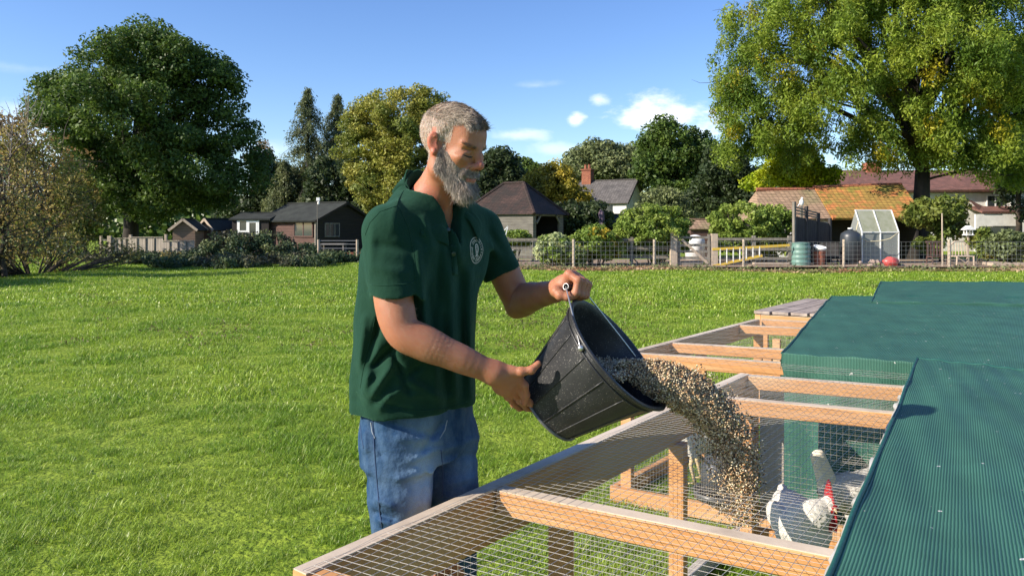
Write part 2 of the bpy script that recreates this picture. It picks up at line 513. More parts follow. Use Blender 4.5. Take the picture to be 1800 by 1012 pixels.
def hedgerow(px, d, lab, blobs, lm, seed, **k):
    b = TB(px, d)
    return tree('hedgerow_tree', lab, 'tree', b, bl(b, d, blobs), lm, seed=seed, **k)
hedgerow(8, 22, 'brown leaved thicket tree at the left edge of the field', [(0,330,70,80), (30,400,60,60), (-40,300,50,90)], M['brown'], 4, nclump=120, nleaf=4200, clump_r=.5, leaf=.05, trunk_r=.07, trunk_h=1.4, limbs=70, twigs=160, extra=(M['greyleaf'], 'green_leaves', .3))
hedgerow(85, 26, 'olive and rust coloured thicket tree in front of the big oak', [(80,320,50,70), (110,380,45,60), (60,390,45,55), (40,260,35,45)], M['brown'], 5, nclump=120, nleaf=6500, clump_r=.55, leaf=.055, trunk_r=.08, trunk_h=1.5, limbs=70, twigs=140, extra=(M['vine'], 'green_leaves', .5))
hedgerow(150, 37, 'yellow green hedgerow tree beside the left end of the board fence', [(130,350,42,55), (150,395,26,30), (110,420,36,36)], M['vine'], 6, nclump=90, nleaf=9000, clump_r=.5, leaf=.08, trunk_r=.1, trunk_h=1.2, limbs=40, twigs=30, extra=(M['brown'], 'brown_leaves', .3))
hedgerow(20, 30, 'tawny autumn tree far behind the left thicket', [(20,250,60,50), (70,290,60,50), (0,320,60,60)], M['orange'], 7, nclump=70, nleaf=4500, clump_r=.8, leaf=.08, trunk_r=.12, trunk_h=3, limbs=60, twigs=120)
for i, (px, d, dx, h, lab) in enumerate([(42, 27, 0, 6.3, 'tall bare birch with thin white twigs, left of the oak'), (12, 25, -.5, 4.9, 'shorter bare sapling at the left picture edge')]):
    b = TB(px, d); root = thing('bare_birch', lab, 'tree', tuple(b)); mb = MB(); r = np.random.default_rng(50 + i)
    mb.tube([(0,0,-.1),(.05,0,h*.4),(.1,0,h*.75),(.2,0,h)], [.05,.035,.02,.006], 6)
    tb = mb
    for q in range(34):
        z = h * (.35 + .6 * r.random()); a = r.random() * 6.28; l = (h - z) * .35 + .5
        p0 = Vector((.12 * z / h, 0, z)); tb.tube([p0, p0 + Vector((math.cos(a)*l*.4, math.sin(a)*l*.4, l*.5)), p0 + Vector((math.cos(a)*l*.6, math.sin(a)*l*.6, l*1.15))], [.014,.01,.004], 3, cap=False)
    mb.build('trunk', M['grayb'], root, smooth=True)
# thicket along the left edge, casting the shade on the field
b = TB(60, 23.5)
bush('thicket', 'tangled brown undergrowth along the left field edge', 'undergrowth', b,
     bl(b, 23.5, [(-40,440,70,45,-2), (20,440,60,42,-1), (70,440,50,38,1), (115,450,40,22,3), (150,462,36,12,6)]), M['brown'], nclump=240, nleaf=8000, clump_r=.38, leaf=.045, seed=12, stems=90, extra=(M['bramble'], 'dark_leaves', .45))
for i, (x, y, rr, h) in enumerate([(-17.2, 18, 1.8, 2.9), (-16.6, 14.0, 1.7, 2.7)]):
    tree('hedgerow_tree', ['leafy hawthorn just outside the left picture edge', 'second hawthorn back along the left field edge', 'third hawthorn back along the left field edge', 'tall field maple behind the left thicket'][i], 'tree', (x, y, 0),
         [(0, 0, h*.6, rr, rr, h*.42), (.3, .8, h*.4, rr*.8, rr, h*.35)], M['brown'], nclump=80, nleaf=6000, clump_r=.5, leaf=.09, trunk_r=.1, trunk_h=1.1, limbs=20, seed=60 + i, extra=(M['vine'], 'green_leaves', .5))

# conifers
def conifer(px, d, ytop, wpx, lab, seed, lean=.0):
    b = TB(px, d); h = Z(ytop, d) - b[2]; r = np.random.default_rng(seed)
    root = thing('conifer_tree', lab, 'tree', tuple(b))
    w = wpx * d / FPX / 2
    pts = []; nrs = []; tb = MB()
    tb.tube([(0,0,-.2),(0,0,h*.5),(0,0,h*.97)], [.22,.13,.02], 8)
    nb = 190
    for q in range(nb):
        t = (q + r.random()) / nb; z = h * (.1 + .88 * t); l = w * (1 - t) ** .75 * (.55 + .65 * r.random()) + .15; a = r.random() * 6.283
        d_ = np.array([math.cos(a), math.sin(a), 0])
        n = int(60 + 150 * (1 - t)); s = r.random(n) ** .7
        p = np.array([0,0,z]) + d_ * (s * l)[:, None]; p[:, 2] += .22 * l * s - .55 * l * s ** 2 - r.random(n) * .28 * (1 + s)
        p += r.normal(size=(n, 3)) * [.12, .12, .07]
        pts.append(p); nrs.append(np.tile(d_ + [0,0,.4], (n, 1)))
        tb.tube([(0,0,z), tuple(np.array([0,0,z+.1*l]) + d_*l*.5), tuple(np.array([0,0,z-.25*l]) + d_*l*.95)], [.03,.02,.006], 3, cap=False)
    pts = np.concatenate(pts); nrs = np.concatenate(nrs)
    leaves_mesh('crown', pts, .12 * (.6 + .8 * r.random(len(pts))), M['conifer'], root, nrs, .3, seed=seed, droop=1.2)
    tb.build('trunk', M['darkbark'], root, smooth=True)
conifer(541, 62, 150, 165, 'tallest conifer with a drooping pointed top behind the long dark shed', 21)
conifer(592, 64, 160, 150, 'second conifer half hidden behind the yellow green tree', 22)
conifer(500, 61, 280, 110, 'short conifer left of the tall pointed one', 23)

def T(px, d, blobs, lm, lab, seed, name='garden_tree', **k):
    b = TB(px, d)
    kw = dict(nclump=130, nleaf=20000, clump_r=.75, leaf=.13, trunk_r=.18, trunk_h=2.2, limbs=24)
    kw.update(k)
    return tree(name, lab, 'tree', b, bl(b, d, blobs), lm, seed=seed, **kw)
T(690, 40, [(700,230,80,78), (655,250,58,75), (730,290,70,80), (690,330,75,50), (640,215,32,38), (745,185,35,30)], M['willow'], 'rounded yellow green tree directly behind the man', 31, nclump=420, nleaf=80000, clump_r=.48, leaf=.07, twigs=50, limbs=40)
T(470, 66, [(460,330,45,60), (430,370,60,40), (500,350,50,55)], M['darkleaf'], 'dark tree between the oak and the conifers', 32, leaf=.16)
T(605, 58, [(600,330,60,60), (640,350,50,60), (575,370,50,40)], M['darkleaf'], 'dark evergreen mass right above the long dark shed', 33, leaf=.16)
T(452, 68, [(455,275,20,32), (468,300,18,24)], M['orange'], 'thin pinkish orange tree at the right side of the oak', 34, nclump=40, nleaf=2500, clump_r=.5, leaf=.1, twigs=30)
T(885, 52, [(880,305,28,38), (860,330,40,40), (905,335,35,30)], M['darkleaf'], 'dark bushy tree beyond the hipped barn roof', 35, leaf=.14)
T(925, 56, [(925,305,25,26), (945,330,35,26)], M['oakleaf'], 'small green tree above the hipped barn', 36, nclump=60, nleaf=9000, leaf=.13, clump_r=.6)
T(985, 43, [(972,322,38,34), (948,335,34,32), (1000,358,34,30), (978,305,18,20)], M['autumn'], 'golden yellow autumn tree beside the brick chimney', 37, nclump=150, nleaf=20000, clump_r=.5, leaf=.09, twigs=25)
T(1010, 41, [(1000,385,45,28), (1040,380,36,25), (965,372,25,20)], M['darkleaf'], 'low dark tree under the golden one', 38, nclump=100, nleaf=12000, clump_r=.5, leaf=.1, trunk_h=1.2)
T(1050, 66, [(1050,285,42,36), (1090,295,50,36), (1020,300,30,30), (1120,290,35,30)], M['greyleaf'], 'broad olive green tree behind the slate roofed house', 39, nclump=180, nleaf=26000, clump_r=.95, leaf=.16)
T(1192, 58, [(1190,255,58,46), (1165,300,50,50), (1225,290,45,50), (1195,345,60,45)], M['oakleaf'], 'tall dark green tree right of the slate roofed house', 40, nclump=220, nleaf=36000, clump_r=.85, leaf=.14)
T(1275, 50, [(1275,300,42,48), (1300,330,45,40), (1255,350,45,50), (1300,370,50,40)], M['darkleaf'], 'blackish evergreen tree between two lighter trees', 41, nclump=170, nleaf=26000, clump_r=.7, leaf=.13)
T(1165, 46, [(1165,365,36,34), (1190,375,32,26), (1140,385,24,20)], M['greyleaf'], 'grey green feathery shrub tree next to the white gable', 42, nclump=90, nleaf=12000, clump_r=.5, leaf=.09, trunk_h=1, twigs=12)
# the big ash
ba = TB(1618, 35)
ash_blobs = bl(ba, 35, [(1345,60,80,70), (1335,140,72,70), (1340,215,68,60), (1440,20,110,70), (1480,110,95,70,-1.5), (1440,190,90,60,-1), (1590,20,130,80), (1620,130,110,70,-2), (1560,230,85,50,-1), (1740,50,110,90), (1740,170,95,75,-1), (1690,250,70,45,-1), (1500,-60,160,80), (1680,-70,160,80), (1850,100,90,120), (1390,255,70,38), (1500,280,60,24,-1), (1560,262,80,34,-1), (1660,275,70,34,-2), (1730,288,80,34,-1), (1790,270,50,60,0), (1305,200,55,62), (1315,262,55,42), (1290,120,40,60)])
tree('ash_tree', 'huge yellow green ash filling the upper right, dark forked trunk', 'tree', ba, ash_blobs, M['ashleaf'], nclump=1500, nleaf=300000, clump_r=.60, leaf=.085, sq=(.78,.78,1.05), trunk_r=.40, trunk_h=4.2, bark=M['darkbark'], limbs=60, seed=8,
     extra=(M['ashyellow'], 'yellow_leaves', .045), shell=.55, droop=1.2, twigs=130, lean=(.1, 0), aspect=.34)
T(1400, 38, [(1400,300,52,30), (1360,320,42,24), (1440,310,40,26), (1385,275,40,25)], M['limeleaf'], 'bright lime green small tree above the brown tiled roof', 43, nclump=110, nleaf=17000, clump_r=.5, leaf=.09)
T(1790, 44, [(1790,230,50,110), (1800,330,40,70), (1770,130,50,70)], M['darkleaf'], 'very dark ivy clad tree at the right picture edge', 44, nclump=170, nleaf=22000, clump_r=.8, leaf=.13, trunk_h=3)
# far belt of woodland
r_ = np.random.default_rng(77)
nb = 26000
ang = r_.uniform(-.95, .95, nb); dist = 88 + r_.random(nb) * 14
hh = 6.2 + 1.8 * np.sin(ang * 23) + 1.2 * np.sin(ang * 61 + 1)
zz = r_.random(nb) * hh
pts = np.stack([np.tan(ang) * dist, dist, zz], 1)
fw = leaves_mesh('far_wood', pts, .55 * (.6 + .8 * r_.random(nb)), M['oakleaf'], None, np.tile([0, -1, .5], (nb, 1)), .6, seed=78)
tag(fw, 'distant belt of woodland beyond the gardens', 'woodland', kind='stuff')

# hedges and bushes
for i, (px, d, lab) in enumerate([(655, 41, 'dark holly hedge bush right of the long dark shed'), (720, 42, 'dark holly hedge bush behind the man on his right side'), (790, 43, 'dark holly hedge bush straight behind the man'), (850, 43, 'dark holly hedge bush at the left side of the barn')]):
    b = TB(px, d)
    bush('hedge_bush', lab, 'bush', b, bl(b, d, [(px, 405, 45, 42), (px-20, 420, 35, 26), (px+22, 415, 34, 30)]), M['darkleaf'], nclump=120, nleaf=9000, clump_r=.45, leaf=.11, seed=300+i)
def B(px, d, blobs, lm, lab, seed, name='garden_bush', **k):
    b = TB(px, d)
    kw = dict(nclump=120, nleaf=12000, clump_r=.22, leaf=.06)
    kw.update(k)
    return bush(name, lab, 'bush', b, bl(b, d, blobs), lm, seed=seed, **kw)
B(1146, 28.3, [(1146,398,62,38), (1110,420,30,24), (1185,420,24,24), (1146,438,26,20)], M['hedge'], 'large rounded laurel bush left of the wooden gate', 81, nclump=230, nleaf=20000, shell=.8)
B(1320, 29.5, [(1308,394,56,36), (1358,398,36,38), (1280,415,32,24), (1365,425,28,26)], M['hedge'], 'large rounded bush right of the wooden gate', 82, nclump=230, nleaf=20000, shell=.8)
B(1048, 27.2, [(1045,425,42,26), (1018,438,24,22), (1075,438,20,20)], M['hedge'], 'middle hedge bush with a yellow patch on its front', 83, extra=(M['autumn'], 'yellow_leaves', .25))
B(978, 26.9, [(975,435,34,26), (1002,445,24,20)], M['paleshrub'], 'pale variegated bush behind the wire fence', 84, extra=(M['hedge'], 'green_leaves', .35))
B(905, 30, [(905,420,26,16), (885,435,20,14)], M['hedge'], 'low dark shrub beside the timber wall', 85, nleaf=5000, nclump=50)
B(1780, 27.5, [(1775,432,36,26), (1800,440,30,30)], M['greyleaf'], 'leafy green shrub behind the planter at the right edge', 86)
B(1722, 28.5, [(1722,420,16,16), (1735,440,18,12)], M['vine'], 'small shrub by the rustic chair', 87, nleaf=3500, nclump=40)
b = TB(1655, 30)
tree('fruit_tree', 'staked fruit tree with vine like leaves before the white house', 'tree', b,
     bl(b, 30, [(1650,368,42,20), (1625,382,32,18), (1672,398,24,24), (1600,378,18,12), (1636,432,26,12)]), M['vine'], nclump=110, nleaf=9000, clump_r=.32, leaf=.085, trunk_r=.09, trunk_h=1.3, limbs=24, seed=88, bark=M['darkbark'])
# bramble bank
b = TB(380, 30)
bush('bramble_bank', 'long mound of brambles and nettles in front of the sheds', 'brambles', b,
     [blob(px, py, d, rx, ry, b, ry=1.5) for (px, py, rx, ry, d) in [(200,472,50,8,30.5), (260,470,50,10,31), (320,462,50,14,31), (375,450,45,22,31), (420,437,50,30,31.5), (475,439,52,30,32), (520,448,45,22,32), (565,458,40,14,32), (610,460,36,12,32.5), (540,472,40,8,29.5), (300,474,60,9,28.5), (420,472,70,10,28.5)]],
     M['bramble'], nclump=600, nleaf=46000, clump_r=.28, leaf=.06, seed=90, stems=60, extra=(M['greyleaf'], 'pale_leaves', .22))
# weeds along the foot of the right fence
rw = np.random.default_rng(91); nw = 4500
xw = rw.uniform(-.5, 19, nw); yw = 25.75 + rw.normal(size=nw) * .3
zc = np.abs(rw.normal(size=nw)) * .09 * (.6 + .7 * np.sin(xw * 2.1) ** 2)
o = leaves_mesh('fence_weeds', np.stack([xw, yw, zc + ground_z(xw, yw)], 1), .05 * (.6 + .8 * rw.random(nw)), M['greyleaf'], None, np.tile([0, -.3, 1], (nw, 1)), seed=92)
tag(o, 'weeds along the foot of the wire fence', 'weeds', kind='stuff')
M['litter'] = leaf_mat('fallen_leaves', (.40, .23, .12), (.48, .34, .22), (.26, .24, .09))
nw = 15000; xw = rw.uniform(-.5, 19.5, nw); yw = 25.75 + rw.normal(size=nw) * .38
o = leaves_mesh('leaf_litter', np.stack([xw, yw, ground_z(xw, yw) + .03 + rw.random(nw) * .05], 1), .06 * (.6 + .8 * rw.random(nw)), M['litter'], None, np.tile([0, 0, 1.5], (nw, 1)), seed=93)
tag(o, 'rust coloured fallen leaves along the wire fence', 'leaf litter', kind='stuff')
M['earth'] = mat('bare_earth', (.34, .24, .17), .95, (.22, .16, .10), nscale=3, bump=.03)
v = [( -0.5,25.9),(20,25.9),(20,32),(-0.5,32)]
o = mesh_obj('garden_soil', [(x, y, .125) for x, y in v], [(0,1,2,3)], M['earth']); o['kind'] = 'structure'

# ================================================================ background: buildings
def tile_mat(name, c1, c2, c3=None, row=.13, n3=.8):
    m = mat(name, c1, .85, c2, nscale=2.5, detail=5, col3=c3, n3=n3, contrast=(.4, .6), island=0)
    nt = m.node_tree; b = nt.nodes['Principled BSDF']
    tc = N(nt, 'ShaderNodeTexCoord'); mp = N(nt, 'ShaderNodeMapping')
    mp.inputs['Scale'].default_value = (1, 0, 1); 
    sp = N(nt, 'ShaderNodeSeparateXYZ'); cb = N(nt, 'ShaderNodeCombineXYZ')
    L(nt, tc.outputs['Object'], sp.inputs[0])
    ad = N(nt, 'ShaderNodeMath', operation='ADD'); L(nt, sp.outputs['X'], ad.inputs[0]); L(nt, sp.outputs['Y'], ad.inputs[1])
    L(nt, ad.outputs[0], cb.inputs['X']); L(nt, sp.outputs['Z'], cb.inputs['Y'])
    br = N(nt, 'ShaderNodeTexBrick'); br.inputs['Scale'].default_value = 1; br.inputs['Brick Width'].default_value = .2; br.inputs['Row Height'].default_value = row * .6
    br.inputs['Mortar Size'].default_value = .012; br.inputs['Color1'].default_value = (1.15,1.15,1.15,1); br.inputs['Color2'].default_value = (.72,.72,.72,1); br.inputs['Mortar'].default_value = (.35,.35,.35,1)
    L(nt, cb.outputs[0], br.inputs['Vector'])
    mx = N(nt, 'ShaderNodeMix', data_type='RGBA', blend_type='MULTIPLY'); mx.inputs['Factor'].default_value = 1
    src = b.inputs['Base Color'].links[0].from_socket
    L(nt, src, mx.inputs['A']); L(nt, br.outputs['Color'], mx.inputs['B']); L(nt, mx.outputs['Result'], b.inputs['Base Color'])
    bp = N(nt, 'ShaderNodeBump'); bp.inputs['Distance'].default_value = .02; L(nt, br.outputs['Color'], bp.inputs['Height']); L(nt, bp.outputs[0], b.inputs['Normal'])
    return m
def board_mat(name, c1, c2, pitch=.14, vertical=False):
    m = mat(name, c1, .85, c2, nscale=6, detail=6, contrast=(.35, .65), stretch=(.3, .3, 1.5) if not vertical else (1.5, 1.5, .3))
    nt = m.node_tree; b = nt.nodes['Principled BSDF']
    tc = N(nt, 'ShaderNodeTexCoord'); sp = N(nt, 'ShaderNodeSeparateXYZ'); L(nt, tc.outputs['Object'], sp.inputs[0])
    if vertical:
        ad = N(nt, 'ShaderNodeMath', operation='ADD'); L(nt, sp.outputs['X'], ad.inputs[0]); L(nt, sp.outputs['Y'], ad.inputs[1]); s = ad.outputs[0]
    else: s = sp.outputs['Z']
    dv = N(nt, 'ShaderNodeMath', operation='DIVIDE'); L(nt, s, dv.inputs[0]); dv.inputs[1].default_value = pitch
    fr = N(nt, 'ShaderNodeMath', operation='FRACT'); L(nt, dv.outputs[0], fr.inputs[0])
    gap = N(nt, 'ShaderNodeMapRange'); gap.inputs['From Min'].default_value = 0.0; gap.inputs['From Max'].default_value = .13; gap.inputs['To Min'].default_value = .35
    L(nt, fr.outputs[0], gap.inputs['Value'])
    mx = N(nt, 'ShaderNodeMix', data_type='RGBA', blend_type='MULTIPLY'); mx.inputs['Factor'].default_value = 1
    L(nt, b.inputs['Base Color'].links[0].from_socket, mx.inputs['A']); L(nt, gap.outputs[0], mx.inputs['B']); L(nt, mx.outputs['Result'], b.inputs['Base Color'])
    bp = N(nt, 'ShaderNodeBump'); bp.inputs['Distance'].default_value = .02; L(nt, fr.outputs[0], bp.inputs['Height']); L(nt, bp.outputs[0], b.inputs['Normal'])
    return m
M['slate'] = tile_mat('grey_slate', (.17,.155,.145), (.12,.11,.105))
M['darktile'] = tile_mat('dark_clay_tiles', (.045,.024,.019), (.028,.020,.017), (.07,.038,.03))
M['browntile'] = tile_mat('brown_clay_tiles', (.34,.23,.15), (.44,.29,.19), (.30,.24,.13))
M['mosstile'] = tile_mat('orange_tiles_with_moss', (.68,.24,.08), (.30,.25,.05), (.40,.25,.06), n3=1.6)
M['redtile'] = tile_mat('red_house_tiles', (.27,.125,.10), (.20,.10,.08))
M['felt'] = mat('roof_felt', (.05,.056,.052), .95, (.033,.036,.035), nscale=2, spec=.1)
M['creo'] = board_mat('creosoted_boards', (.13,.068,.055), (.08,.045,.038))
M['darkboard'] = board_mat('dark_and_shaded_boards', (.028,.022,.020), (.018,.015,.014))
M['greyboard'] = board_mat('weathered_grey_boards', (.19,.175,.15), (.12,.11,.095))
M['playboard'] = board_mat('sun_bleached_shed_boards', (.26,.17,.12), (.20,.13,.10), .13)
M['panelwood'] = board_mat('fence_panel_boards', (.42,.36,.30), (.30,.26,.21), .12, True)
M['vertdark'] = board_mat('dark_vertical_boards', (.06,.055,.05), (.035,.03,.03), .12, True)
M['render'] = mat('white_render', (.74,.72,.68), .9, (.62,.6,.57), nscale=3)
M['whitepaint'] = mat('white_paint', (.8,.8,.78), .5)
M['glass'] = mat('dark_window_glass', (.035,.045,.05), .06, spec=.8)
M['brick'] = tile_mat('orange_brick', (.45,.17,.09), (.36,.12,.07), row=.12)
M['oldpost'] = mat('weathered_post_wood', (.24,.215,.18), .9, (.14,.125,.10), nscale=12, stretch=(1,1,.2))
M['palepost'] = mat('pale_post_wood', (.50,.40,.30), .85, (.36,.29,.22), nscale=12, stretch=(1,1,.2))
M['fencewire'] = mat('galvanised_fence_wire', (.42,.42,.40), .5, metal=.6)

def window(parent, x0, x1, z0, z1, y=-.02, mull=1, fm=None, axis='x', t=.05, cross=0):
    """window standing 2 cm proud of the plane y=0 (axis x) or x=const (axis y); pane and frame are real pieces"""
    fm = fm or M['whitepaint']
    f = MB(); p = MB()
    def bx(mb, a0, a1, b0, b1, c0, c1):
        if axis == 'x': mb.box((a0, c0, b0), (a1, c1, b1))
        else: mb.box((-c1, a0, b0), (-c0, a1, b1))
    bx(f, x0, x1, z0, z0+t, y-.04, y+.01); bx(f, x0, x1, z1-t, z1, y-.04, y+.01)
    bx(f, x0, x0+t, z0+t, z1-t, y-.04, y+.01); bx(f, x1-t, x1, z0+t, z1-t, y-.04, y+.01)
    for k in range(1, mull+1):
        c = x0 + (x1-x0) * k / (mull+1); bx(f, c-t/2, c+t/2, z0+t, z1-t, y-.035, y+.008)
    for k in range(1, cross+1):
        c = z0 + (z1-z0) * k / (cross+1); bx(f, x0+t, x1-t, c-t/3, c+t/3, y-.03, y+.006)
    bx(p, x0+t*.6, x1-t*.6, z0+t*.6, z1-t*.6, y-.02, y+.003)
    w = p.build('window', M['glass'], parent)
    f.build('window_frame', fm, w)
    return w

def gabled(name, label, cat, K, rz, Ln, Wd, eave, ridge, wallm, roofm, over=.2, group=None, skip_front=None, barge=None, hip=0, wall_color2=None, th=.08):
    """x 0..Ln along the ridge, y 0..Wd in depth; K = near corner (x=0,y=0)"""
    root = thing(name, label, cat, tuple(K), rz, group)
    w = MB(); m = Wd / 2
    prof = [(0, -.3), (Wd, -.3), (Wd, eave), (m, ridge - .03), (0, eave)]
    if hip: prof = [(0, -.3), (Wd, -.3), (Wd, eave), (0, eave)]
    n = len(prof)
    if skip_front is None:
        vs = [(0, y, z) for y, z in prof] + [(Ln, y, z) for y, z in prof]
        w.add(vs, [tuple(reversed(range(n))), tuple(range(n, 2*n))] + [(i, (i+1) % n, n+(i+1) % n, n+i) for i in range(n)])
        w.build('wall', wallm, root)
    dz = (ridge - eave) / m * over
    rf = MB()
    if not hip:
        e0, e1 = -over, Ln + over
        rf.slab([(e0, -over, eave-dz), (e1, -over, eave-dz), (e1, m, ridge), (e0, m, ridge)], -th)
        rf.slab([(e1, Wd+over, eave-dz), (e0, Wd+over, eave-dz), (e0, m, ridge+.002), (e1, m, ridge+.002)], -th)
        rf.build('roof', roofm, root)
        rc = MB(); rc.bar((e0, m, ridge+th+.015), (e1, m, ridge+th+.015), .2, .05); rc.build('ridge_cap', roofm, root)
    else:
        o = over; h = hip
        vs = [(-o,-o,eave-dz), (Ln+o,-o,eave-dz), (Ln+o,Wd+o,eave-dz), (-o,Wd+o,eave-dz), (h, m, ridge), (Ln-h, m, ridge)]
        fs = [(0,1,5,4), (1,2,5), (2,3,4,5), (3,0,4), (3,2,1,0)]
        rf.add(vs, fs); rf.build('roof', roofm, root)
        hc = MB()
        for a, b_ in ((0,4),(1,5),(2,5),(3,4),(4,5)): hc.tube([vs[a], vs[b_]], .09, 6)
        hc.build('hip_tiles', roofm, root)
    if barge:
        for xx in ((0 - over - .02), (Ln + over + .02)):
            bb = MB()
            bb.bar((xx, -over-.02, eave-dz+.02), (xx, m, ridge+.02), .03, .12, up=(0,0,1)); bb.bar((xx, Wd+over+.02, eave-dz+.02), (xx, m, ridge+.02), .03, .12)
            bb.build('bargeboard', barge, root)
    return root
def corner(px, d): return TB(px, d)

# long dark shed: ridge axis runs left-back from the near corner -> local x axis = (-.85,.53); local y = (.53,.85) => mirrored, so put x=0 at far end
def frame_from(K, ax, Ln):
    """local frame whose +x end (x=Ln) is the near corner K; ax points away from K; returns origin, rz"""
    ax = np.array(ax) / np.linalg.norm(ax)
    O = np.array(K) + np.array([ax[0], ax[1], 0]) * Ln
    return O, math.atan2(-ax[1], -ax[0])
K = corner(555, 36); O, rz = frame_from(K, (-.85, .53), 3.85)
s = gabled('shed', 'long dark brown boarded shed with a grey felt roof and leaded window', 'shed', O, rz, 3.85, 3.8, 1.85, 2.68, M['creo'], M['felt'], over=.25, barge=M['darkboard'])
window(s, 2.35, 3.7, 1.0, 1.75, mull=1, fm=M['creo'], t=.06)
gb = MB(); gb.box((3.86, .05, -.2), (3.90, 3.75, 1.83)); gb.add([(3.86,.05,1.83),(3.86,3.75,1.83),(3.86,1.9,2.62),(3.90,.05,1.83),(3.90,3.75,1.83),(3.90,1.9,2.62)], [(0,2,1),(3,4,5),(0,1,4,3),(1,2,5,4),(2,0,3,5)])
gb.build('gable_shade_boards', M['darkboard'], s)  # near-black boards put the shade of the gable side into its colour
window(s, .5, 1.5, 1.0, 1.7, y=-3.93, mull=2, fm=M['oldpost'], axis='y', t=.05)
mb = MB(); mb.bar((3.9, -.05, -.2), (3.9, -.05, 1.9), .09, .09, up=(1,0,0)); mb.build('corner_post', M['oldpost'], s)
# camera on a pole
b = TB(558, 35); t = thing('security_camera', 'white camera on a thin pole at the corner of the long shed roof', 'camera', tuple(b))
mb = MB(); mb.tube([(0,0,0),(0,0,2.75)], .02, 8); mb.build('pole', M['oldpost'], t)
mb = MB(); mb.box((-.04,-.06,2.74),(.12,.06,2.9)); mb.lathe([(.05,0),(.06,.1),(.02,.14)], (.06,-.02,2.58), 10); mb.build('camera_housing', M['whitepaint'], t, bevel=.01)
# cabin with white door
K = TB(408, 37.5)
s = gabled('cabin', 'dark flat looking cabin with a white door and window unit', 'cabin', K, R(-4), 1.9, 2.6, 1.9, 2.2, M['darkboard'], M['felt'], over=.12)
d_ = MB(); d_.box((.28,-.05,.0),(.36,-.01,1.92)); d_.box((1.34,-.05,0),(1.42,-.01,1.92)); d_.box((.36,-.05,1.84),(1.34,-.01,1.92)); d_.box((.82,-.055,0),(.92,-.012,1.84)); d_.box((.36,-.05,1.28),(.82,-.012,1.36)); d_.box((.36,-.05,0),(.82,-.012,.55)); d_.box((1.26,-.053,0),(1.34,-.013,1.84)); d_.box((.92,-.053,1.76),(1.26,-.013,1.84)); d_.box((.92,-.053,0),(1.26,-.013,.12)); d_.box((.36,-.052,1.36),(.42,-.013,1.84)); d_.box((.76,-.052,1.36),(.82,-.013,1.84))
dd = d_.build('door', M['whitepaint'], s); g = MB(); g.box((.37,-.03,.5),(.81,-.005,1.83)); g.box((.93,-.03,.12),(1.25,-.005,1.75)); g.build('window_pane', M['glass'], dd)
# playhouses: gable to the camera -> ridge runs away from camera; rotate 90
def playhouse(px, d, w, eave, ridge, rz, lab, ln=1.3):
    b = TB(px, d)
    s = gabled('playhouse', lab, 'small shed', b, rz, ln, w, eave, ridge, M['playboard'], M['felt'], over=.13, barge=M['palepost'], th=.05)
    return s
playhouse(343, 36, 1.05, 1.42, 1.85, R(96), 'small gabled shed with a pale bargeboard behind the board fence', 1.4)
p2 = playhouse(375, 37.5, .95, 1.45, 1.9, R(64), 'small dark gabled shed beside the pale fronted one', 1.6)
mb = MB(); mb.box((-.05,.2,.2),(-.015,.75,1.35)); mb.build('door', M['creo'], p2)
# panel fence on the left
fe = thing('panel_fence', 'weathered board panel fence in front of the small sheds', 'fence', tuple(TB(250, 34)), 0)
x0 = TB(250, 34)
def fp(px): return X(px, 34) - x0[0]
panels = [(196, 230, 1.0, 0), (231, 291, 1.05, -.25), (293, 350, .9, -.5)]
for a, b_, h, dy in panels:
    mb = MB(); xa, xb = fp(a), fp(b_); n = max(3, int((xb - xa) / .12))
    for k in range(n):
        xx = xa + (xb - xa) * k / n; mb.box((xx, dy + .003 * (k % 2), .1), (xx + (xb-xa)/n * .97, dy + .02 + .003*(k % 2), h + .01 * (k % 3)))
    mb.box((xa, dy-.03, h+.02), (xb, dy+.03, h+.05)); mb.box((xa, dy+.025, .3), (xb, dy+.05, .38))
    pn = mb.build('fence_panel', M['panelwood'], fe)
    bt = MB()
    for k in range(1, 4): xx = xa + (xb-xa) * k / 4; bt.box((xx-.015, dy-.03, .1), (xx+.015, dy-.001, h))
    bt.build('batten', M['oldpost'], pn)
for px, h, w in ((178, 1.15, .08), (193, 1.15, .16), (230, 1.2, .1), (292, 1.22, .1)):
    mb = MB(); mb.box((fp(px)-w/2, -.08, -.2), (fp(px)+w/2, .04, h)); mb.build('post', M['palepost'], fe)
mb = MB(); mb.bar((fp(178),-.05,.75),(fp(205),-.12,.25),.04,.07); mb.bar((fp(178),-.05,.95),(fp(193),-.05,.95),.04,.08); mb.build('rail', M['oldpost'], fe)
# post and wires by the shed
fe = thing('paddock_fence', 'short post and wire fence before the long dark shed', 'fence', tuple(TB(600, 32)))
for px in (560, 628):
    mb = MB(); mb.tube([(X(px,32)-X(600,32),0,-.2),(X(px,32)-X(600,32),0,1.0)], .055, 8); mb.build('post', M['palepost'], fe, smooth=False)
for z in (.95, .8, .62): mb = MB(); mb.tube([(X(560,32)-X(600,32),0,z),(X(628,32)-X(600,32),0,z)], .012, 4); mb.build('wire', M['fencewire'], fe)
t = thing('garden_table', 'low pale table standing under the dark shed gable', 'table', tuple(TB(588, 33.5)))
mb = MB(); mb.box((-.6,-.3,.72),(.5,.3,.78)); mb.build('tabletop', M['oldpost'], t)
for sx in (-.55,.45):
    for sy in (-.25,.25): mb = MB(); mb.box((sx-.03,sy-.03,0),(sx+.03,sy+.03,.72)); mb.build('leg', M['oldpost'], t)
o = MB().box((0,0,-.1),(1.3,.22,.42)).build('low_brick_wall', M['brick']); o.location = tuple(TB(588, 32.6)); tag(o, 'low orange brick wall beside the wire fence post', 'wall')

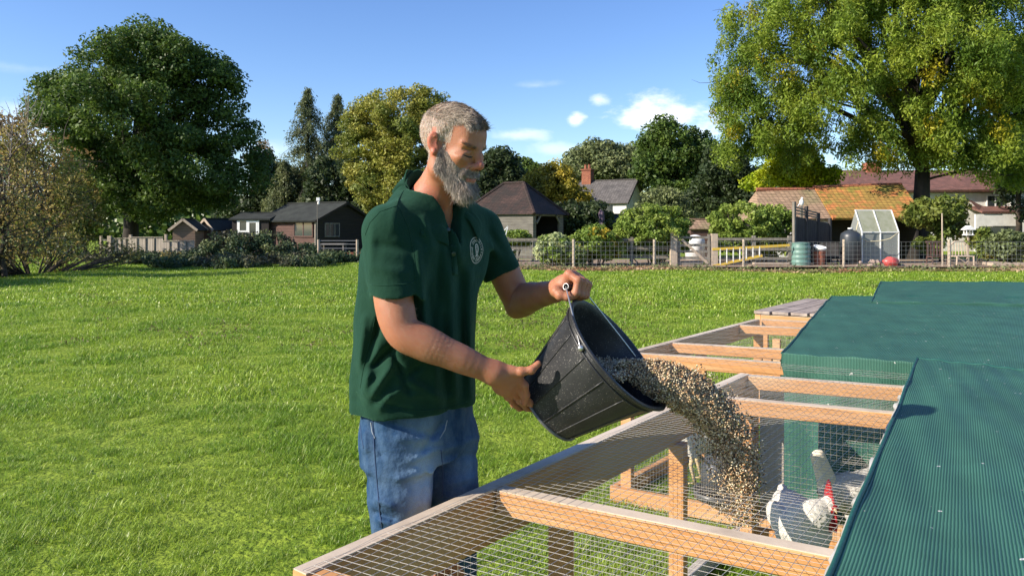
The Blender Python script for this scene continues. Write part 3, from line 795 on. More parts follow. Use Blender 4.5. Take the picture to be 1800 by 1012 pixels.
# hipped barn
K = corner(937, 36); O, rz = frame_from(K, (-.85, .53), 4.2)
s = gabled('barn', 'timber barn with a dark hipped tile roof and black open bay', 'barn', O, rz, 4.2, 3.2, 2.36, 3.85, M['greyboard'], M['darktile'], over=.18, hip=1.5, skip_front=True)
w = MB(); w.box((0,0,-.2),(4.2,.1,2.36)); w.build('wall', M['greyboard'], s)
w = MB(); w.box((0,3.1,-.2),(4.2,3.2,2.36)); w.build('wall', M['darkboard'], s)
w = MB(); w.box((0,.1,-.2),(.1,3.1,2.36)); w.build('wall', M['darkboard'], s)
w = MB(); w.box((4.1,.1,-.2),(4.2,.3,2.36)); w.box((4.1,2.7,-.2),(4.2,3.1,2.36)); w.box((4.1,.3,2.1),(4.2,2.7,2.36)); w.build('wall', M['greyboard'], s)
for ya, yb in ((.3,.7),(2.7,2.3)): w = MB(); w.bar((4.22,ya,1.75),(4.22,yb,2.15),.08,.08); w.build('brace', M['oldpost'], s)
# small dark outbuilding with low roof between barn and laurel
s = gabled('outbuilding', 'low black outbuilding behind the folded parasol', 'outbuilding', TB(1052, 44), R(-3), 2.2, 2.4, 1.6, 2.25, M['darkboard'], M['felt'], over=.15)
# white house
K = corner(1101, 55); O, rz = frame_from(K, (-.88, .47), 5.2)
s = gabled('house', 'white rendered house with a grey slate roof and brick chimney', 'house', O, rz, 5.2, 4.2, 3.45, 5.15, M['render'], M['slate'], over=.2, barge=M['dark'])
mb = MB(); mb.box((.9,1.7,4.2),(1.65,2.4,6.05)); mb.box((.84,1.64,6.05),(1.71,2.46,6.15)); ch = mb.build('chimney', M['brick'], s)
for q in (1.1, 1.42): mb = MB(); mb.lathe([(.12,0),(.1,.35),(.12,.38)], (q, 2.05, 6.15), 10); mb.build('chimney_pot', M['brick'], ch)
mb = MB(); mb.box((2.6,-.05,1.8),(4.1,-.01,3.2)); w = mb.build('window', M['glass'], s)
# tiled garden building (two roofs)
s = thing('tiled_outbuilding', 'long low building with brown tiles left and mossy orange tiles right', 'outbuilding', tuple(TB(1335, 33)), R(-1))
zb = lambda py: Z(py, 33)
def lx(px): return X(px, 33) - X(1335, 33)
w = MB(); w.box((lx(1345),0,-.2),(lx(1455),.12,1.95)); w.build('wall', M['render'], s)
w = MB(); w.box((lx(1455),1.2,-.2),(lx(1612),1.3,1.95)); w.box((lx(1345),3.2,-.2),(lx(1612),3.3,2.2)); w.box((lx(1345),.12,-.2),(lx(1345)+.1,3.2,1.95)); w.box((lx(1612)-.1,0,-.2),(lx(1612),3.2,1.95)); w.build('wall', M['darkboard'], s)
rf = MB(); e = 1.86; rg = 3.25
rf.slab([(lx(1332),-.25,e),(lx(1456),-.25,e),(lx(1456),1.7,rg),(lx(1350),1.7,rg-.1)], -.1)
rf.add([(lx(1332),-.25,e+.02),(lx(1350),1.7,rg-.08),(lx(1332),3.5,e+.02)], [(0,1,2)]); rf.slab([(lx(1456),3.5,e),(lx(1332),3.5,e),(lx(1350),1.7,rg-.1),(lx(1456),1.7,rg)], -.1)
rf.build('roof', M['browntile'], s)
rf = MB(); rf.slab([(lx(1457),-.32,e+.02),(lx(1616),-.32,e+.02),(lx(1616),1.7,rg+.22),(lx(1457),1.7,rg+.04)], -.12); rf.slab([(lx(1616),3.5,e+.02),(lx(1457),3.5,e+.02),(lx(1457),1.7,rg+.04),(lx(1616),1.7,rg+.22)], -.12)
rr_ = rf.build('roof', M['mosstile'], s); rr_['label'] = 'orange tiled roof overgrown with moss'
mb = MB()
for k in range(18):
    xa = lx(1350) + (lx(1616) - lx(1350)) * k / 18; zz_ = rg - .02 + (.0 if k < 7 else .1 + .012 * (k - 7))
    mb.tube([(xa+.02,1.7,zz_+.1),(xa+.38,1.7,zz_+.1)], .09, 8)
mb.build('ridge_tiles', M['brick'], s)
# big house on the right
s = thing('large_house', 'large white house with a long red tiled roof at the right', 'house', tuple(TB(1690, 46)), R(0))
def hx(px): return X(px, 46) - X(1690, 46)
hz = lambda py: Z(py, 46)
w = MB(); w.box((hx(1480),0,-.2),(hx(1900),6,hz(340))); w.build('wall', M['render'], s)
rf = MB(); rf.slab([(hx(1470),-.4,hz(341)),(hx(1920),-.4,hz(337)),(hx(1900),3.2,hz(297)),(hx(1500),3.2,hz(297))], -.15); rf.slab([(hx(1920),6.6,hz(337)),(hx(1470),6.6,hz(341)),(hx(1500),3.2,hz(297)),(hx(1900),3.2,hz(297))], -.15)
rf.build('roof', M['redtile'], s)
window(s, hx(1733), hx(1765), hz(368), hz(343), mull=1, t=.08)
window(s, hx(1775), hx(1795), hz(368), hz(343), mull=1, t=.08)
rf = MB(); rf.slab([(hx(1698),-1.6,hz(376)),(hx(1905),-1.6,hz(376)),(hx(1905),-.01,hz(366)),(hx(1698),-.01,hz(366))], -.1); rf.build('porch_roof', M['redtile'], s)
rf = MB(); rf.add([(hx(1698),-1.62,hz(377)),(hx(1730),-1.62,hz(377)),(hx(1700),-.02,hz(350)),(hx(1725),-.02,hz(362))],[(0,1,3,2)]); rf.build('roof', M['redtile'], s)
w = MB(); w.box((hx(1688),-1.55,hz(398)),(hx(1900),-1.4,hz(378))); w.box((hx(1688),-1.55,-.2),(hx(1693),-1.4,hz(398))); w.box((hx(1760),-1.55,-.2),(hx(1775),-1.4,hz(398))); w.build('conservatory_wall', M['render'], s)
w = MB(); w.box((hx(1693),-1.5,0),(hx(1760),-1.45,hz(399))); w.box((hx(1775),-1.5,0),(hx(1900),-1.45,hz(399))); w.build('conservatory_glass', M['glass'], s)
mb = MB(); mb.box((hx(1560),2.6,hz(310)),(hx(1585),3.4,hz(280))); mb.build('chimney', M['brick'], s)

# ================================================================ garden fence line, right
ybase = 26.0
def GX(px, d=26.0): return X(px, d)
wf = thing('wire_fence', 'wire netting stock fence on round posts along the garden edge', 'fence', (0, ybase, 0))
for px in (885, 1008, 1150, 1307, 1483, 1668, 1860):
    mb = MB(); x = GX(px); mb.tube([(x,0,-.3),(x+.01,0,1.08 + .03*math.sin(px))], .052, 8); mb.build('post', M['palepost'], wf)
mb = MB()
for z in (.12,.26,.40,.55,.70,.85,1.0): mb.tube([(GX(870),-.06,z),(GX(1150),-.06,z-.01),(GX(1483),-.06,z),(GX(1880),-.06,z)], .0042, 3, cap=False)
xx = GX(870)
while xx < GX(1880):
    mb.tube([(xx,-.062,.12),(xx,-.062,1.0)], .0034, 3, cap=False); xx += .155
mb.build('wire_netting', M['fencewire'], wf)
# rail fence behind
rfc = thing('rail_fence', 'grey post and rail fence left of the wooden gate', 'fence', (0, 27.6, 0))
for px in (892, 969, 1040, 1110): mb = MB(); x = X(px,27.6); mb.box((x-.06,-.05,-.2),(x+.06,.07,1.15)); mb.build('post', M['oldpost'], rfc)
for z in (.35,.68,1.0): mb = MB(); mb.box((X(880,27.6),-.09,z),(X(1176,27.6),-.052,z+.1)); mb.build('rail', M['oldpost'], rfc)
rfc = thing('rail_fence', 'grey post and rail fence behind the yellow ladder', 'fence', (0, 27.6, 0))
for px in (1325, 1388): mb = MB(); x = X(px,27.6); mb.box((x-.06,-.05,-.2),(x+.06,.07,1.2)); mb.build('post', M['oldpost'], rfc)
for z in (.3,.65,1.02): mb = MB(); mb.box((X(1262,27.6),-.09,z),(X(1390,27.6),-.052,z+.1)); mb.build('rail', M['oldpost'], rfc)
# gate
g = thing('wooden_gate', 'five bar wooden gate with a diagonal brace between thick posts', 'gate', tuple(TB(1224, 27.2)))
def qx(px): return X(px, 27.2) - X(1224, 27.2)
for a, b_, z in ((1178,1190,1.35),(1250,1261,1.3)): mb = MB(); mb.box((qx(a),-.1,-.3),(qx(b_),.1,z)); mb.build('gatepost', M['palepost'], g, bevel=.01)
mb = MB()
for k, z in enumerate((.15,.37,.6,.84,1.12)): mb.box((qx(1192),-.03,z),(qx(1248),.01,z+.09))
mb.build('gate_bar', M['oldpost'], g)
for a, b_ in ((1191,1195),(1244,1248)): mb = MB(); mb.box((qx(a),-.05,.08),(qx(b_),.03,1.28)); mb.build('stile', M['oldpost'], g)
mb = MB(); mb.bar((qx(1195),-.05,1.15),(qx(1244),-.05,.2),.03,.09); mb.build('brace', M['palepost'], g)
# ladder leaning on its side
M['yellowp'] = mat('yellow_fibreglass', (.62,.42,.05), .5)
t = thing('ladder', 'yellow ladder with pale rungs lying on its side against the fence', 'ladder', tuple(TB(1300, 27.1)))
def ladx(px, py): p = P(px, py, 27.1) - TB(1300, 27.1); return p
A0, A1, B0, B1 = ladx(1252,438), ladx(1388,431), ladx(1252,468), ladx(1340,449)
for a, b_ in ((A0,A1),(B0,B1)): mb = MB(); mb.bar(tuple(a),tuple(b_),.03,.09); mb.build('side_rail', M['yellowp'], t)
for k in range(7):
    xr = 1266+11.5*k; a = A0+(A1-A0)*(xr-1252)/136; b_ = B0+(B1-B0)*(xr-1252)/88; mb = MB(); mb.bar(tuple(a),tuple(b_),.03,.04,up=(0,1,0)); mb.build('rung', M['whitepaint'], t)
for k, (px, z, l) in enumerate(((1322,.05,1.4),(1318,.14,1.35),(1326,.23,1.3))):
    o = MB().box((0,0,0),(l,.22,.06)).build('plank', M['palepost']); p = TB(px, 26.9); o.location = (p[0], p[1], p[2]+z); o.rotation_euler = (0,0,R(2*k-2))
    tag(o, ['lowest plank of the stack under the ladder', 'middle plank of the stack under the ladder', 'top plank of the stack under the ladder'][k], 'plank', 'planks stacked by the fence')
# dark screen fence with ornament
t = thing('screen_fence', 'tall dark board screen with slatted top beside the tiled building', 'fence', tuple(TB(1396, 28.2)), R(32))
Ls = 2.2
mb = MB()
n = 18
for k in range(n):
    x = Ls*k/n; h = 1.95 - .28*k/n; mb.box((x+.003,0,.05),(x+Ls/n-.003,.025,h))
mb.build('boards', M['vertdark'], t)
for k in (0, 1, 2, 3): x = Ls*k/3; h = (2.5,2.35,2.1,1.9)[k]; mb = MB(); mb.box((x-.05,-.05,-.2),(x+.05,.05,h)); mb.build('post', M['oldpost'] if k == 0 else M['vertdark'], t)
for k in range(3): mb = MB(); mb.bar((.05,0,2.08+.11*k),(Ls*.66,0,1.9+.09*k),.03,.05); mb.build('slat', M['oldpost'], t)
o = MB(); p = TB(1409, 28.6); o.box((-.05,-.05,-.2),(.05,.05,2.35)); o = o.build('ornament_post', M['oldpost']); o.location = tuple(p); tag(o, 'square post carrying the small white bird ornament', 'post')
mb = MB(); mb.ball((0,0,.14),.09,8,(1,.8,1.5)); mb.ball((.02,0,.30),.05,8); mb.tube([(-.06,0,.1),(-.16,0,-.02)],[.03,.01],5)
o = mb.build('bird_ornament', M['whitepaint'], smooth=True); o.location = (p[0],p[1],p[2]+2.35); tag(o, 'small white owl shaped ornament on top of a post', 'ornament')
# barrels
M['buttgreen'] = mat('green_plastic_butt', (.10,.20,.17), .5, (.14,.25,.21), nscale=3)
M['blackplastic2'] = mat('black_plastic_tank', (.035,.042,.05), .4)
M['rustred'] = mat('rusty_red_metal', (.35,.11,.06), .7, (.22,.09,.06), nscale=6)
b = TB(1408, 27.3)
t = thing('water_butt', 'ribbed green water butt beside the dark screen', 'water butt', tuple(b))
prof = [(.30,0)] + [(.33+.012*math.sin(k*1.25), .04+k*.035) for k in range(24)] + [(.31,.9),(.31,.92)]
mb = MB(); mb.lathe(prof,(0,0,0),24); mb.build('barrel', M['buttgreen'], t, smooth=True)
mb = MB(); mb.lathe([(.33,.925),(.33,.96),(.05,1.0)],(0,0,0),24); mb.build('lid', M['buttgreen'], t, smooth=False)
b = TB(1440, 27.4); t = thing('incinerator_bin', 'rusty red metal bin with a white basin on top', 'bin', tuple(b))
mb = MB(); mb.lathe([(.17,0),(.2,.3),(.22,.62),(.23,.64)],(0,0,0),18); mb.build('bin_body', M['rustred'], t, smooth=True)
o = thing('basin', 'white enamel basin tilted on the rusty red bin', 'basin', (b[0],b[1],b[2]+.66)); mb = MB(); mb.lathe([(.12,.0),(.19,.09),(.22,.17),(.23,.17),(.2,.08),(.11,.02)],(0,0,0),18,cap=True); q = mb.build('bowl', M['whitepaint'], o, smooth=True); o.rotation_euler = (R(14),R(8),0)
b = TB(1495, 28.2); t = thing('oil_tank', 'tall black cylindrical tank with a domed top by the greenhouse', 'tank', tuple(b))
mb = MB(); mb.lathe([(.36,0),(.37,1.2),(.34,1.32),(.2,1.42),(.08,1.46),(.08,1.5)],(0,0,0),24); mb.build('tank_body', M['blackplastic2'], t, smooth=True)
mb = MB(); mb.lathe([(.1,1.5),(.1,1.54)],(0,0,0),12); mb.build('cap', M['whitepaint'], t)
# clutter under the eaves
t = thing('garden_bench', 'old dark metal bench frame between the bins', 'bench', tuple(TB(1462, 27.8)))
mb = MB(); mb.box((-.35,-.2,.42),(.35,.2,.46)); mb.build('seat', M['vertdark'], t)
mb = MB(); mb.box((-.35,.2,.46),(.35,.24,.95)); mb.build('backrest', M['vertdark'], t)
for sx in (-.32,.28):
    for sy in (-.18,.16): mb = MB(); mb.box((sx,sy,0),(sx+.04,sy+.04,.42)); mb.build('leg', M['vertdark'], t)
# greenhouse
def poly_mat():
    m = bpy.data.materials.new('clouded_polycarbonate'); m.use_nodes = True; nt = m.node_tree; b = nt.nodes['Principled BSDF']
    b.inputs['Base Color'].default_value = (.34,.36,.34,1); b.inputs['Roughness'].default_value = .35
    tr = N(nt,'ShaderNodeBsdfTransparent'); tr.inputs[0].default_value = (.85,.88,.86,1); ms = N(nt,'ShaderNodeMixShader'); ms.inputs[0].default_value = .55
    L(nt, tr.outputs[0], ms.inputs[1]); L(nt, b.outputs[0], ms.inputs[2]); L(nt, ms.outputs[0], nt.nodes['Material Output'].inputs['Surface']); return m
M['poly'] = poly_mat(); M['algae'] = mat('algae_stained_sheet', (.24,.25,.16), .6, (.32,.32,.24), nscale=4)
t = thing('greenhouse', 'small clouded lean-to greenhouse with white frame bars', 'greenhouse', tuple(TB(1515, 28.5)), R(3))
gw = 1.45; gd = .9; ze, zr = 1.38, 2.22
mb = MB(); mb.box((.02,.0,.05),(gw-.02,.008,ze)); mb.build('front_pane', M['poly'], t)
mb = MB(); mb.slab([(0,-.01,ze),(gw,-.01,ze),(gw+.0,.5,zr),(0.0,.5,zr)], -.01); mb.build('roof_pane', M['algae'], t)
for xs_ in (0, gw): mb = MB(); mb.slab([(xs_,0,.05),(xs_,0,ze),(xs_,.5,zr),(xs_,gd,ze+.1),(xs_,gd,.05)], .008); mb.build('side_pane', M['poly'], t)
mb = MB(); mb.slab([(gw,gd,.05),(0,gd,.05),(0,gd,ze+.1),(gw,gd,ze+.1)],.008); mb.build('back_pane', M['poly'], t)
for k in range(3):
    x = gw*k/2; mb = MB(); mb.bar((x,-.02,0),(x,-.02,ze),.035,.035,up=(1,0,0)); mb.bar((x,-.02,ze),(x,.49,zr+.02),.035,.035); mb.build('frame_bar', M['whitepaint'], t)
for (y,z) in ((-.02,.05),(-.02,ze),(.5,zr+.02)): mb = MB(); mb.bar((-.02,y,z),(gw+.02,y,z),.035,.035); mb.build('frame_rail', M['whitepaint'], t)
mb = MB(); mb.bar((gw+.01,gd,0),(gw+.01,gd,ze+.1),.035,.035,up=(1,0,0)); mb.bar((gw+.01,gd,ze+.1),(gw+.01,.5,zr),.035,.035); mb.build('frame_bar', M['whitepaint'], t)
M['hose'] = mat('cream_hose', (.55,.48,.30), .5)
o = MB(); pts_ = [P(1509,388,28.2)] + [P(1505,405,28.2), P(1512,418,28.2)] + [P(1525 + 8*k, 424 - .05*(k-1)**2*6, 28.2) for k in range(6)] + [P(1580,408,28.2)]
o.tube([tuple(p) for p in pts_], .018, 6); o = o.build('hose', M['hose'], smooth=True); tag(o, 'cream garden hose looped across the greenhouse front', 'hose')
o = MB().box((-.15,-.1,0),(.15,.1,.62)).build('storage_box', M['palepost'], bevel=.02); o.location = tuple(TB(1530, 28.9)); tag(o, 'pale box standing inside the greenhouse', 'box')
# rubble
M['stone'] = mat('rubble_stone', (.36,.25,.20), .9, (.26,.22,.19), nscale=5, bump=.01)
rr = np.random.default_rng(5)
spots = [(1508,.05,.1),(1518,.04,.13),(1529,.06,.12),(1538,.05,.14),(1548,.05,.1),(1560,.05,.12),(1571,.06,.13),(1583,.05,.12),(1513,.18,.1),(1533,.2,.12),(1544,.18,.13),(1578,.17,.1)]
names = ['reddish', 'flat', 'long', 'angular', 'small', 'pale', 'rounded', 'dull']
for k, (px, z, sz) in enumerate(spots):
    bm_ = MB(); bm_.ball((0,0,0), sz, 6, (1.3, .8, .6)); o = bm_.build('rubble_stone', M['stone']); p = TB(px, 26.7); o.location = (p[0], p[1], p[2]+z+.08)
    for v in o.data.vertices: v.co += Vector(rr.normal(size=3) * .016)
    o.rotation_euler = (rr.random(), rr.random()*.5, rr.random()*3)
    tag(o, 'rubble stone in the heap before the greenhouse', 'stone', 'rubble stones before the greenhouse')
M['redbag'] = mat('red_plastic_sack', (.62,.10,.09), .4, (.5,.07,.06), nscale=6)
bm_ = MB(); bm_.ball((0,0,0), .26, 12, (1.1,.8,.72)); o = bm_.build('red_sack', M['redbag'], smooth=True); p = TB(1566, 26.55); o.location = (p[0],p[1],p[2]+.3)
for v in o.data.vertices: v.co *= 1 + .12*math.sin(v.co.x*23+v.co.z*17)
tag(o, 'crumpled red plastic sack on the rubble heap', 'sack')
# sapling stake, rustic chair, planter, bird table
o = MB().tube([(0,0,-.2),(-.02,0,2.05)], [.032,.022], 7).build('tree_stake', M['palepost']); o.location = tuple(TB(1657, 26.3)); tag(o, 'tall thin pale stake in front of the fruit tree', 'stake')
t = thing('rustic_chair', 'rustic branch built garden chair behind the wire fence', 'chair', tuple(TB(1697, 27.0)))
for sx in (-.32,.32):
    for sy in (0,.4): mb = MB(); mb.tube([(sx,sy,0),(sx*.95,sy,.45 if sy == 0 else .9)],.03,6); mb.build('leg', M['palepost'], t)
mb = MB()
for k in range(5): mb.tube([(-.34,.02+.09*k,.45),(.34,.02+.09*k,.45)],.028,6)
mb.build('seat', M['palepost'], t)
mb = MB(); mb.tube([(-.32,.4,.85),(-.15,.4,1.0),(.15,.4,1.0),(.32,.4,.85)],.028,6)
for k in range(5): x=-.24+.12*k; mb.tube([(x,.4,.45),(x*.8,.4,.95)],.018,5)
mb.build('backrest', M['palepost'], t)
mb = MB(); mb.tube([(-.32,-.02,.42),(.3,-.02,.05)],.018,5); mb.build('stretcher', M['palepost'], t)
t = thing('garden_bench', 'dark brown slatted bench under the fruit tree', 'bench', tuple(TB(1648, 28.0)))
mb = MB()
for k in range(5): mb.box((-.28+.12*k,.2,.4),(-.22+.12*k,.23,.95))
mb.box((-.32,.19,.92),(.32,.24,1.0)); mb.build('backrest', M['creo'], t)
mb = MB(); mb.box((-.32,-.2,.38),(.32,.18,.42)); mb.build('seat', M['creo'], t)
for sx in (-.3,.26):
    for sy in (-.18,.2): mb = MB(); mb.box((sx,sy,0),(sx+.04,sy+.04,.38)); mb.build('leg', M['creo'], t)
o = MB().box((0,0,0),(1.3,.6,.2)).build('raised_planter', M['palepost'], bevel=.01); o.location = tuple(TB(1745, 26.8)); tag(o, 'low timber raised bed at the right end of the fence', 'planter')
t = thing('bird_table', 'white roofed bird table before the white house', 'bird table', tuple(TB(1702, 28.6)))
mb = MB(); mb.bar((0,0,0),(0,0,1.15),.05,.05,up=(1,0,0)); mb.build('post', M['palepost'], t)
mb = MB(); mb.box((-.16,-.13,1.15),(.16,.13,1.18)); mb.box((-.13,-.1,1.18),(-.1,-.07,1.36)); mb.box((.1,-.1,1.18),(.13,-.07,1.36)); mb.box((-.13,.07,1.18),(-.1,.1,1.36)); mb.box((.1,.07,1.18),(.13,.1,1.36)); mb.build('tray', M['whitepaint'], t)
mb = MB(); mb.add([(-.2,-.18,1.36),(.2,-.18,1.36),(.2,.18,1.36),(-.2,.18,1.36),(0,-.18,1.52),(0,.18,1.52)],[(0,1,4),(2,3,5),(1,2,5,4),(3,0,4,5),(3,2,1,0)]); mb.build('roof', M['whitepaint'], t)
# parasol
M['purple'] = mat('faded_purple_canvas', (.13,.09,.13), .9, (.10,.07,.10), nscale=8)
t = thing('parasol', 'closed faded purple parasol beyond the hedge', 'parasol', tuple(TB(1057, 40)))
mb = MB(); mb.tube([(0,0,0),(0,0,2.5)],.03,8); mb.build('pole', M['oldpost'], t)
mb = MB(); n=14; prof=[(.04,2.5),(.12,2.35),(.15,2.0),(.16,1.6),(.2,1.3),(.28,1.0)]
vs=[];fs=[]
for r0,z in prof:
    for k in range(n): a=6.2832*k/n; q=r0*(1+.25*(k%2)); vs.append((q*math.cos(a),q*math.sin(a),z))
for i in range(len(prof)-1):
    for k in range(n): fs.append((i*n+k,(i+1)*n+k,(i+1)*n+(k+1)%n,i*n+(k+1)%n))
mb.add(vs,fs+[tuple(range(n))]); mb.build('canopy', M['purple'], t)
# white sculpture of sticks
t = thing('stick_sculpture', 'white painted star shaped stick sculpture beside the left sleeve', 'sculpture', tuple(TB(890, 29)))
q0 = TB(890, 29)
def sp_(px, py): return tuple(P(px, py, 29) - q0)
for a, b_ in (((880,412),(893,397)),((880,412),(896,440)),((893,397),(887,420)),((884,423),(893,420)),((889,440),(903,439)),((889,440),(886,424)),((903,439),(890,428)),((896,440),(884,409))):
    mb = MB(); mb.bar(sp_(*a), sp_(*b_), .03, .035); mb.build('stick', M['whitepaint'], t)
mb = MB(); mb.tube([(0,0,-.1),(0,.05,.6)],.02,6); mb.build('stake', M['oldpost'], t)
# white dome cover behind gate
mb = MB(); prof=[(.42*math.cos(a),.85+.33*math.sin(a)) for a in np.linspace(0,1.5,7)]
mb.lathe([(.42,0)]+prof,(0,0,0),20); o = mb.build('domed_cover', M['whitepaint'], smooth=True); o.location = tuple(TB(1222, 32)); tag(o, 'white domed oven cover behind the wooden gate', 'oven cover')
s = gabled('log_store', 'small rust brown roofed log store behind the wooden gate', 'log store', TB(1214, 36), 0, 1.0, 1.2, 1.45, 1.85, M['creo'], M['browntile'], over=.1)
# ================================================================ poultry pens
U = np.array([.605, .797, 0]); U /= np.linalg.norm(U)
Vv = np.array([.88, -.47, 0]); Vv /= np.linalg.norm(Vv)
ZT = 0.8
M['rawwood'] = mat('orange_sawn_timber', (.58,.29,.11), .7, (.44,.20,.065), nscale=30, detail=8, bump=.0012, bscale=80, stretch=(.25,.25,1.6), contrast=(.3,.75), col3=(.60,.36,.18), n3=3)
M['greytop'] = mat('weathered_timber', (.60,.49,.37), .85, (.44,.35,.26), nscale=36, detail=8, bump=.0012, bscale=90, stretch=(.3,.3,1.4), col3=(.62,.52,.41), n3=6)
M['rawend'] = mat('rough_end_grain', (.30,.15,.08), .9, (.12,.06,.035), nscale=60, bump=.002)
M['galv'] = mat('galvanised_wire', (.50,.46,.39), .45, metal=.15)
M['oldboard'] = mat('grey_whitewashed_board', (.50,.45,.39), .85, (.38,.34,.29), nscale=20, detail=6, stretch=(1,1,.25))

def timber(mb_side, mb_top, a, b, w, h, top=True, up=(0,0,1)):
    """beam with its top surface at a/b height; weathered 2 mm top plate laid on it"""
    a = np.array(a); b = np.array(b)
    m = np.array([0,0,h/2])
    mb_side.bar(tuple(a-m), tuple(b-m), w, h, bev=.003)
class Pen:
    def __init__(s, name, label, origin, u, v, zt=ZT):
        s.o = np.array(origin, float); s.u = u; s.v = v; s.zt = zt
        s.root = thing(name, label, 'poultry pen', tuple(s.o))
    def p(s, a, b, z): return tuple(s.u * a + s.v * b + np.array([0, 0, z]))
    def rail(s, a0, b0, a1, b1, z, w=.045, h=.14, name='rail', m=None, topm=True):
        mb = MB(); a = np.array(s.p(a0,b0,z-h/2)); b = np.array(s.p(a1,b1,z-h/2)); mb.bar(tuple(a), tuple(b), w, h, bev=.003)
        o = mb.build(name, m or M['rawwood'], s.root)
        if topm:
            t = MB(); a = np.array(s.p(a0,b0,z+.0015)); b = np.array(s.p(a1,b1,z+.0015)); t.bar(tuple(a), tuple(b), w-.004, .003)
            t.build('weathered_top', M['greytop'], o)
        return o
    def post(s, a, b, z0, z1, w=.055, name='post', m=None):
        mb = MB(); p0 = s.p(a,b,z0); p1 = s.p(a,b,z1); mb.bar(p0, p1, w, w, up=tuple(s.v), bev=.003); return mb.build(name, m or M['rawwood'], s.root)
    def net(s, a0, a1, b0, b1, z, pitch=.0254, r=.00065, sag=.008, ncross=8, nalong=24, seed=1, name='wire_mesh'):
        rr = np.random.default_rng(seed); mb = MB()
        def zz(a, b):
            ta = (a-a0)/(a1-a0); tb = (b-b0)/(b1-b0)
            return z + .004 - sag*math.sin(math.pi*min(max(tb,0),1))*abs(math.sin(math.pi*ta*3))+ .002*math.sin(a*31+b*17)
        k = 0; a = a0
        while a <= a1 + 1e-6:
            pts = [s.p(a + .0025*math.sin(b*23+a*5), b, zz(a,b)) for b in np.linspace(b0,b1,ncross)]
            mb.tube(pts, r, 3, cap=False); a += pitch
        b = b0
        while b <= b1 + 1e-6:
            pts = [s.p(a, b + .003*math.sin(a*19+b*7), zz(a,b)+.0012) for a in np.linspace(a0,a1,nalong)]
            mb.tube(pts, r, 3, cap=False); b += pitch
        return mb.build(name, M['galv'], s.root)
    def wallnet(s, a0, b0, a1, b1, z0, z1, pitch=.0254, r=.0006, name='side_mesh'):
        mb = MB(); ln = math.hypot((a1-a0),(b1-b0)); n = int(ln/pitch)
        for k in range(n+1):
            t = k/n; mb.tube([s.p(a0+(a1-a0)*t, b0+(b1-b0)*t, z0), s.p(a0+(a1-a0)*t, b0+(b1-b0)*t, z1)], r, 3, cap=False)
        z = z0
        while z <= z1: mb.tube([s.p(a0,b0,z), s.p(a1,b1,z)], r, 3, cap=False); z += pitch
        return mb.build(name, M['galv'], s.root)

O1 = np.array([-.451, 1.514, 0])
p1 = Pen('poultry_pen', 'nearest timber poultry pen with a wire mesh top, front right', O1, U, Vv)
W1 = 1.75
LEN1 = 2.56
# left side rail (board on edge) and near end beam
p1.rail(0, .022, LEN1, .022, ZT, .045, .14)
p1.rail(.022, .047, .022, W1, ZT-.002, .045, .07, name='cross_beam', topm=False)
p1.rail(.0, W1, LEN1, W1, ZT, .045, .14)
def cross(pen, pa, pb, z=None, w=.045, h=.06, W=None, top=True, name='cross_beam'):
    """cross beam through two photo points on its top far edge, at the pen's top height"""
    z = z or ZT
    pts = []
    for (px, py) in (pa, pb):
        d = (CAMH - z) * FPX / (py - HORY); q = np.array([X(px, d), d, 0]) - np.array([pen.o[0], pen.o[1], 0])
        A = np.array([[pen.u[0], pen.v[0]], [pen.u[1], pen.v[1]]]); s = np.linalg.solve(A, q[:2]); pts.append(s)
    (a0, b0), (a1, b1) = pts
    t = ((W or W1) - b0) / (b1 - b0)
    ae, be = a0 + (a1-a0)*t, b0 + (b1-b0)*t
    t0 = (.05 - b0) / (b1 - b0); a0, b0 = a0+(a1-a0)*t0, .05
    off = w / 2
    return pen.rail(a0-off, b0, ae-off, be-.03, z-.001, w, h, name=name, topm=top), (a0, ae)
cb1, _ = cross(p1, (884,853), (1463,965), h=.062)
cb2, _ = cross(p1, (1285,697), (1560,722), h=.06)
cb3, _ = cross(p1, (1300,657), (1585,678), h=.06)
# posts under the left rail
def rail_a(px, pen=p1):
    """distance along the left rail where it meets a column of the photo"""
    best = min(np.linspace(0, 6, 1201), key=lambda a: abs((pen.o + pen.u*a)[0] / (pen.o + pen.u*a)[1] - (px-900)/FPX)); return float(best)
for px in (972, 1182): a = rail_a(px-10); p1.post(a, .045, 0.02, ZT-.141, .06)
p1.post(LEN1-.05, .05, 0.02, ZT-.062, .055); p1.post(LEN1+.012, .05, .02, ZT-.064, .055)
p1.post(.05, .05, .02, ZT-.141, .055); p1.post(.05, W1-.05, .02, ZT-.141, .055); p1.post(LEN1-.05, W1-.05, .02, ZT-.141, .055)
# base rails
p1.rail(0, .0, LEN1, .0, .07, .04, .065, name='base_rail', m=M['oldboard'], topm=False)
p1.rail(.0, W1-.06, LEN1, W1-.06, .07, .04, .065, name='base_rail', m=M['oldboard'], topm=False)
p1.rail(LEN1+.02, .0, LEN1+.02, W1, .07, .04, .065, name='base_rail', m=M['rawwood'], topm=False)
p1.net(.0, LEN1, .03, W1-.1, ZT, seed=3, sag=.01)
p1.wallnet(.03, -.002, LEN1, -.002, .05, ZT-.15)
p1.wallnet(LEN1+.042, .03, LEN1+.042, W1, .05, ZT-.07)
# pale vertical board at the far end
mb = MB(); q = P(1357, 800, 3.55) ; bb = np.array([q[0],q[1],0]) - O1
mb.bar((bb[0], bb[1], .1), (bb[0], bb[1], ZT-.07), .11, .02, up=(-Vv[1]*1.0, Vv[0], 0)); mb.build('end_board', M['oldboard'], p1.root)

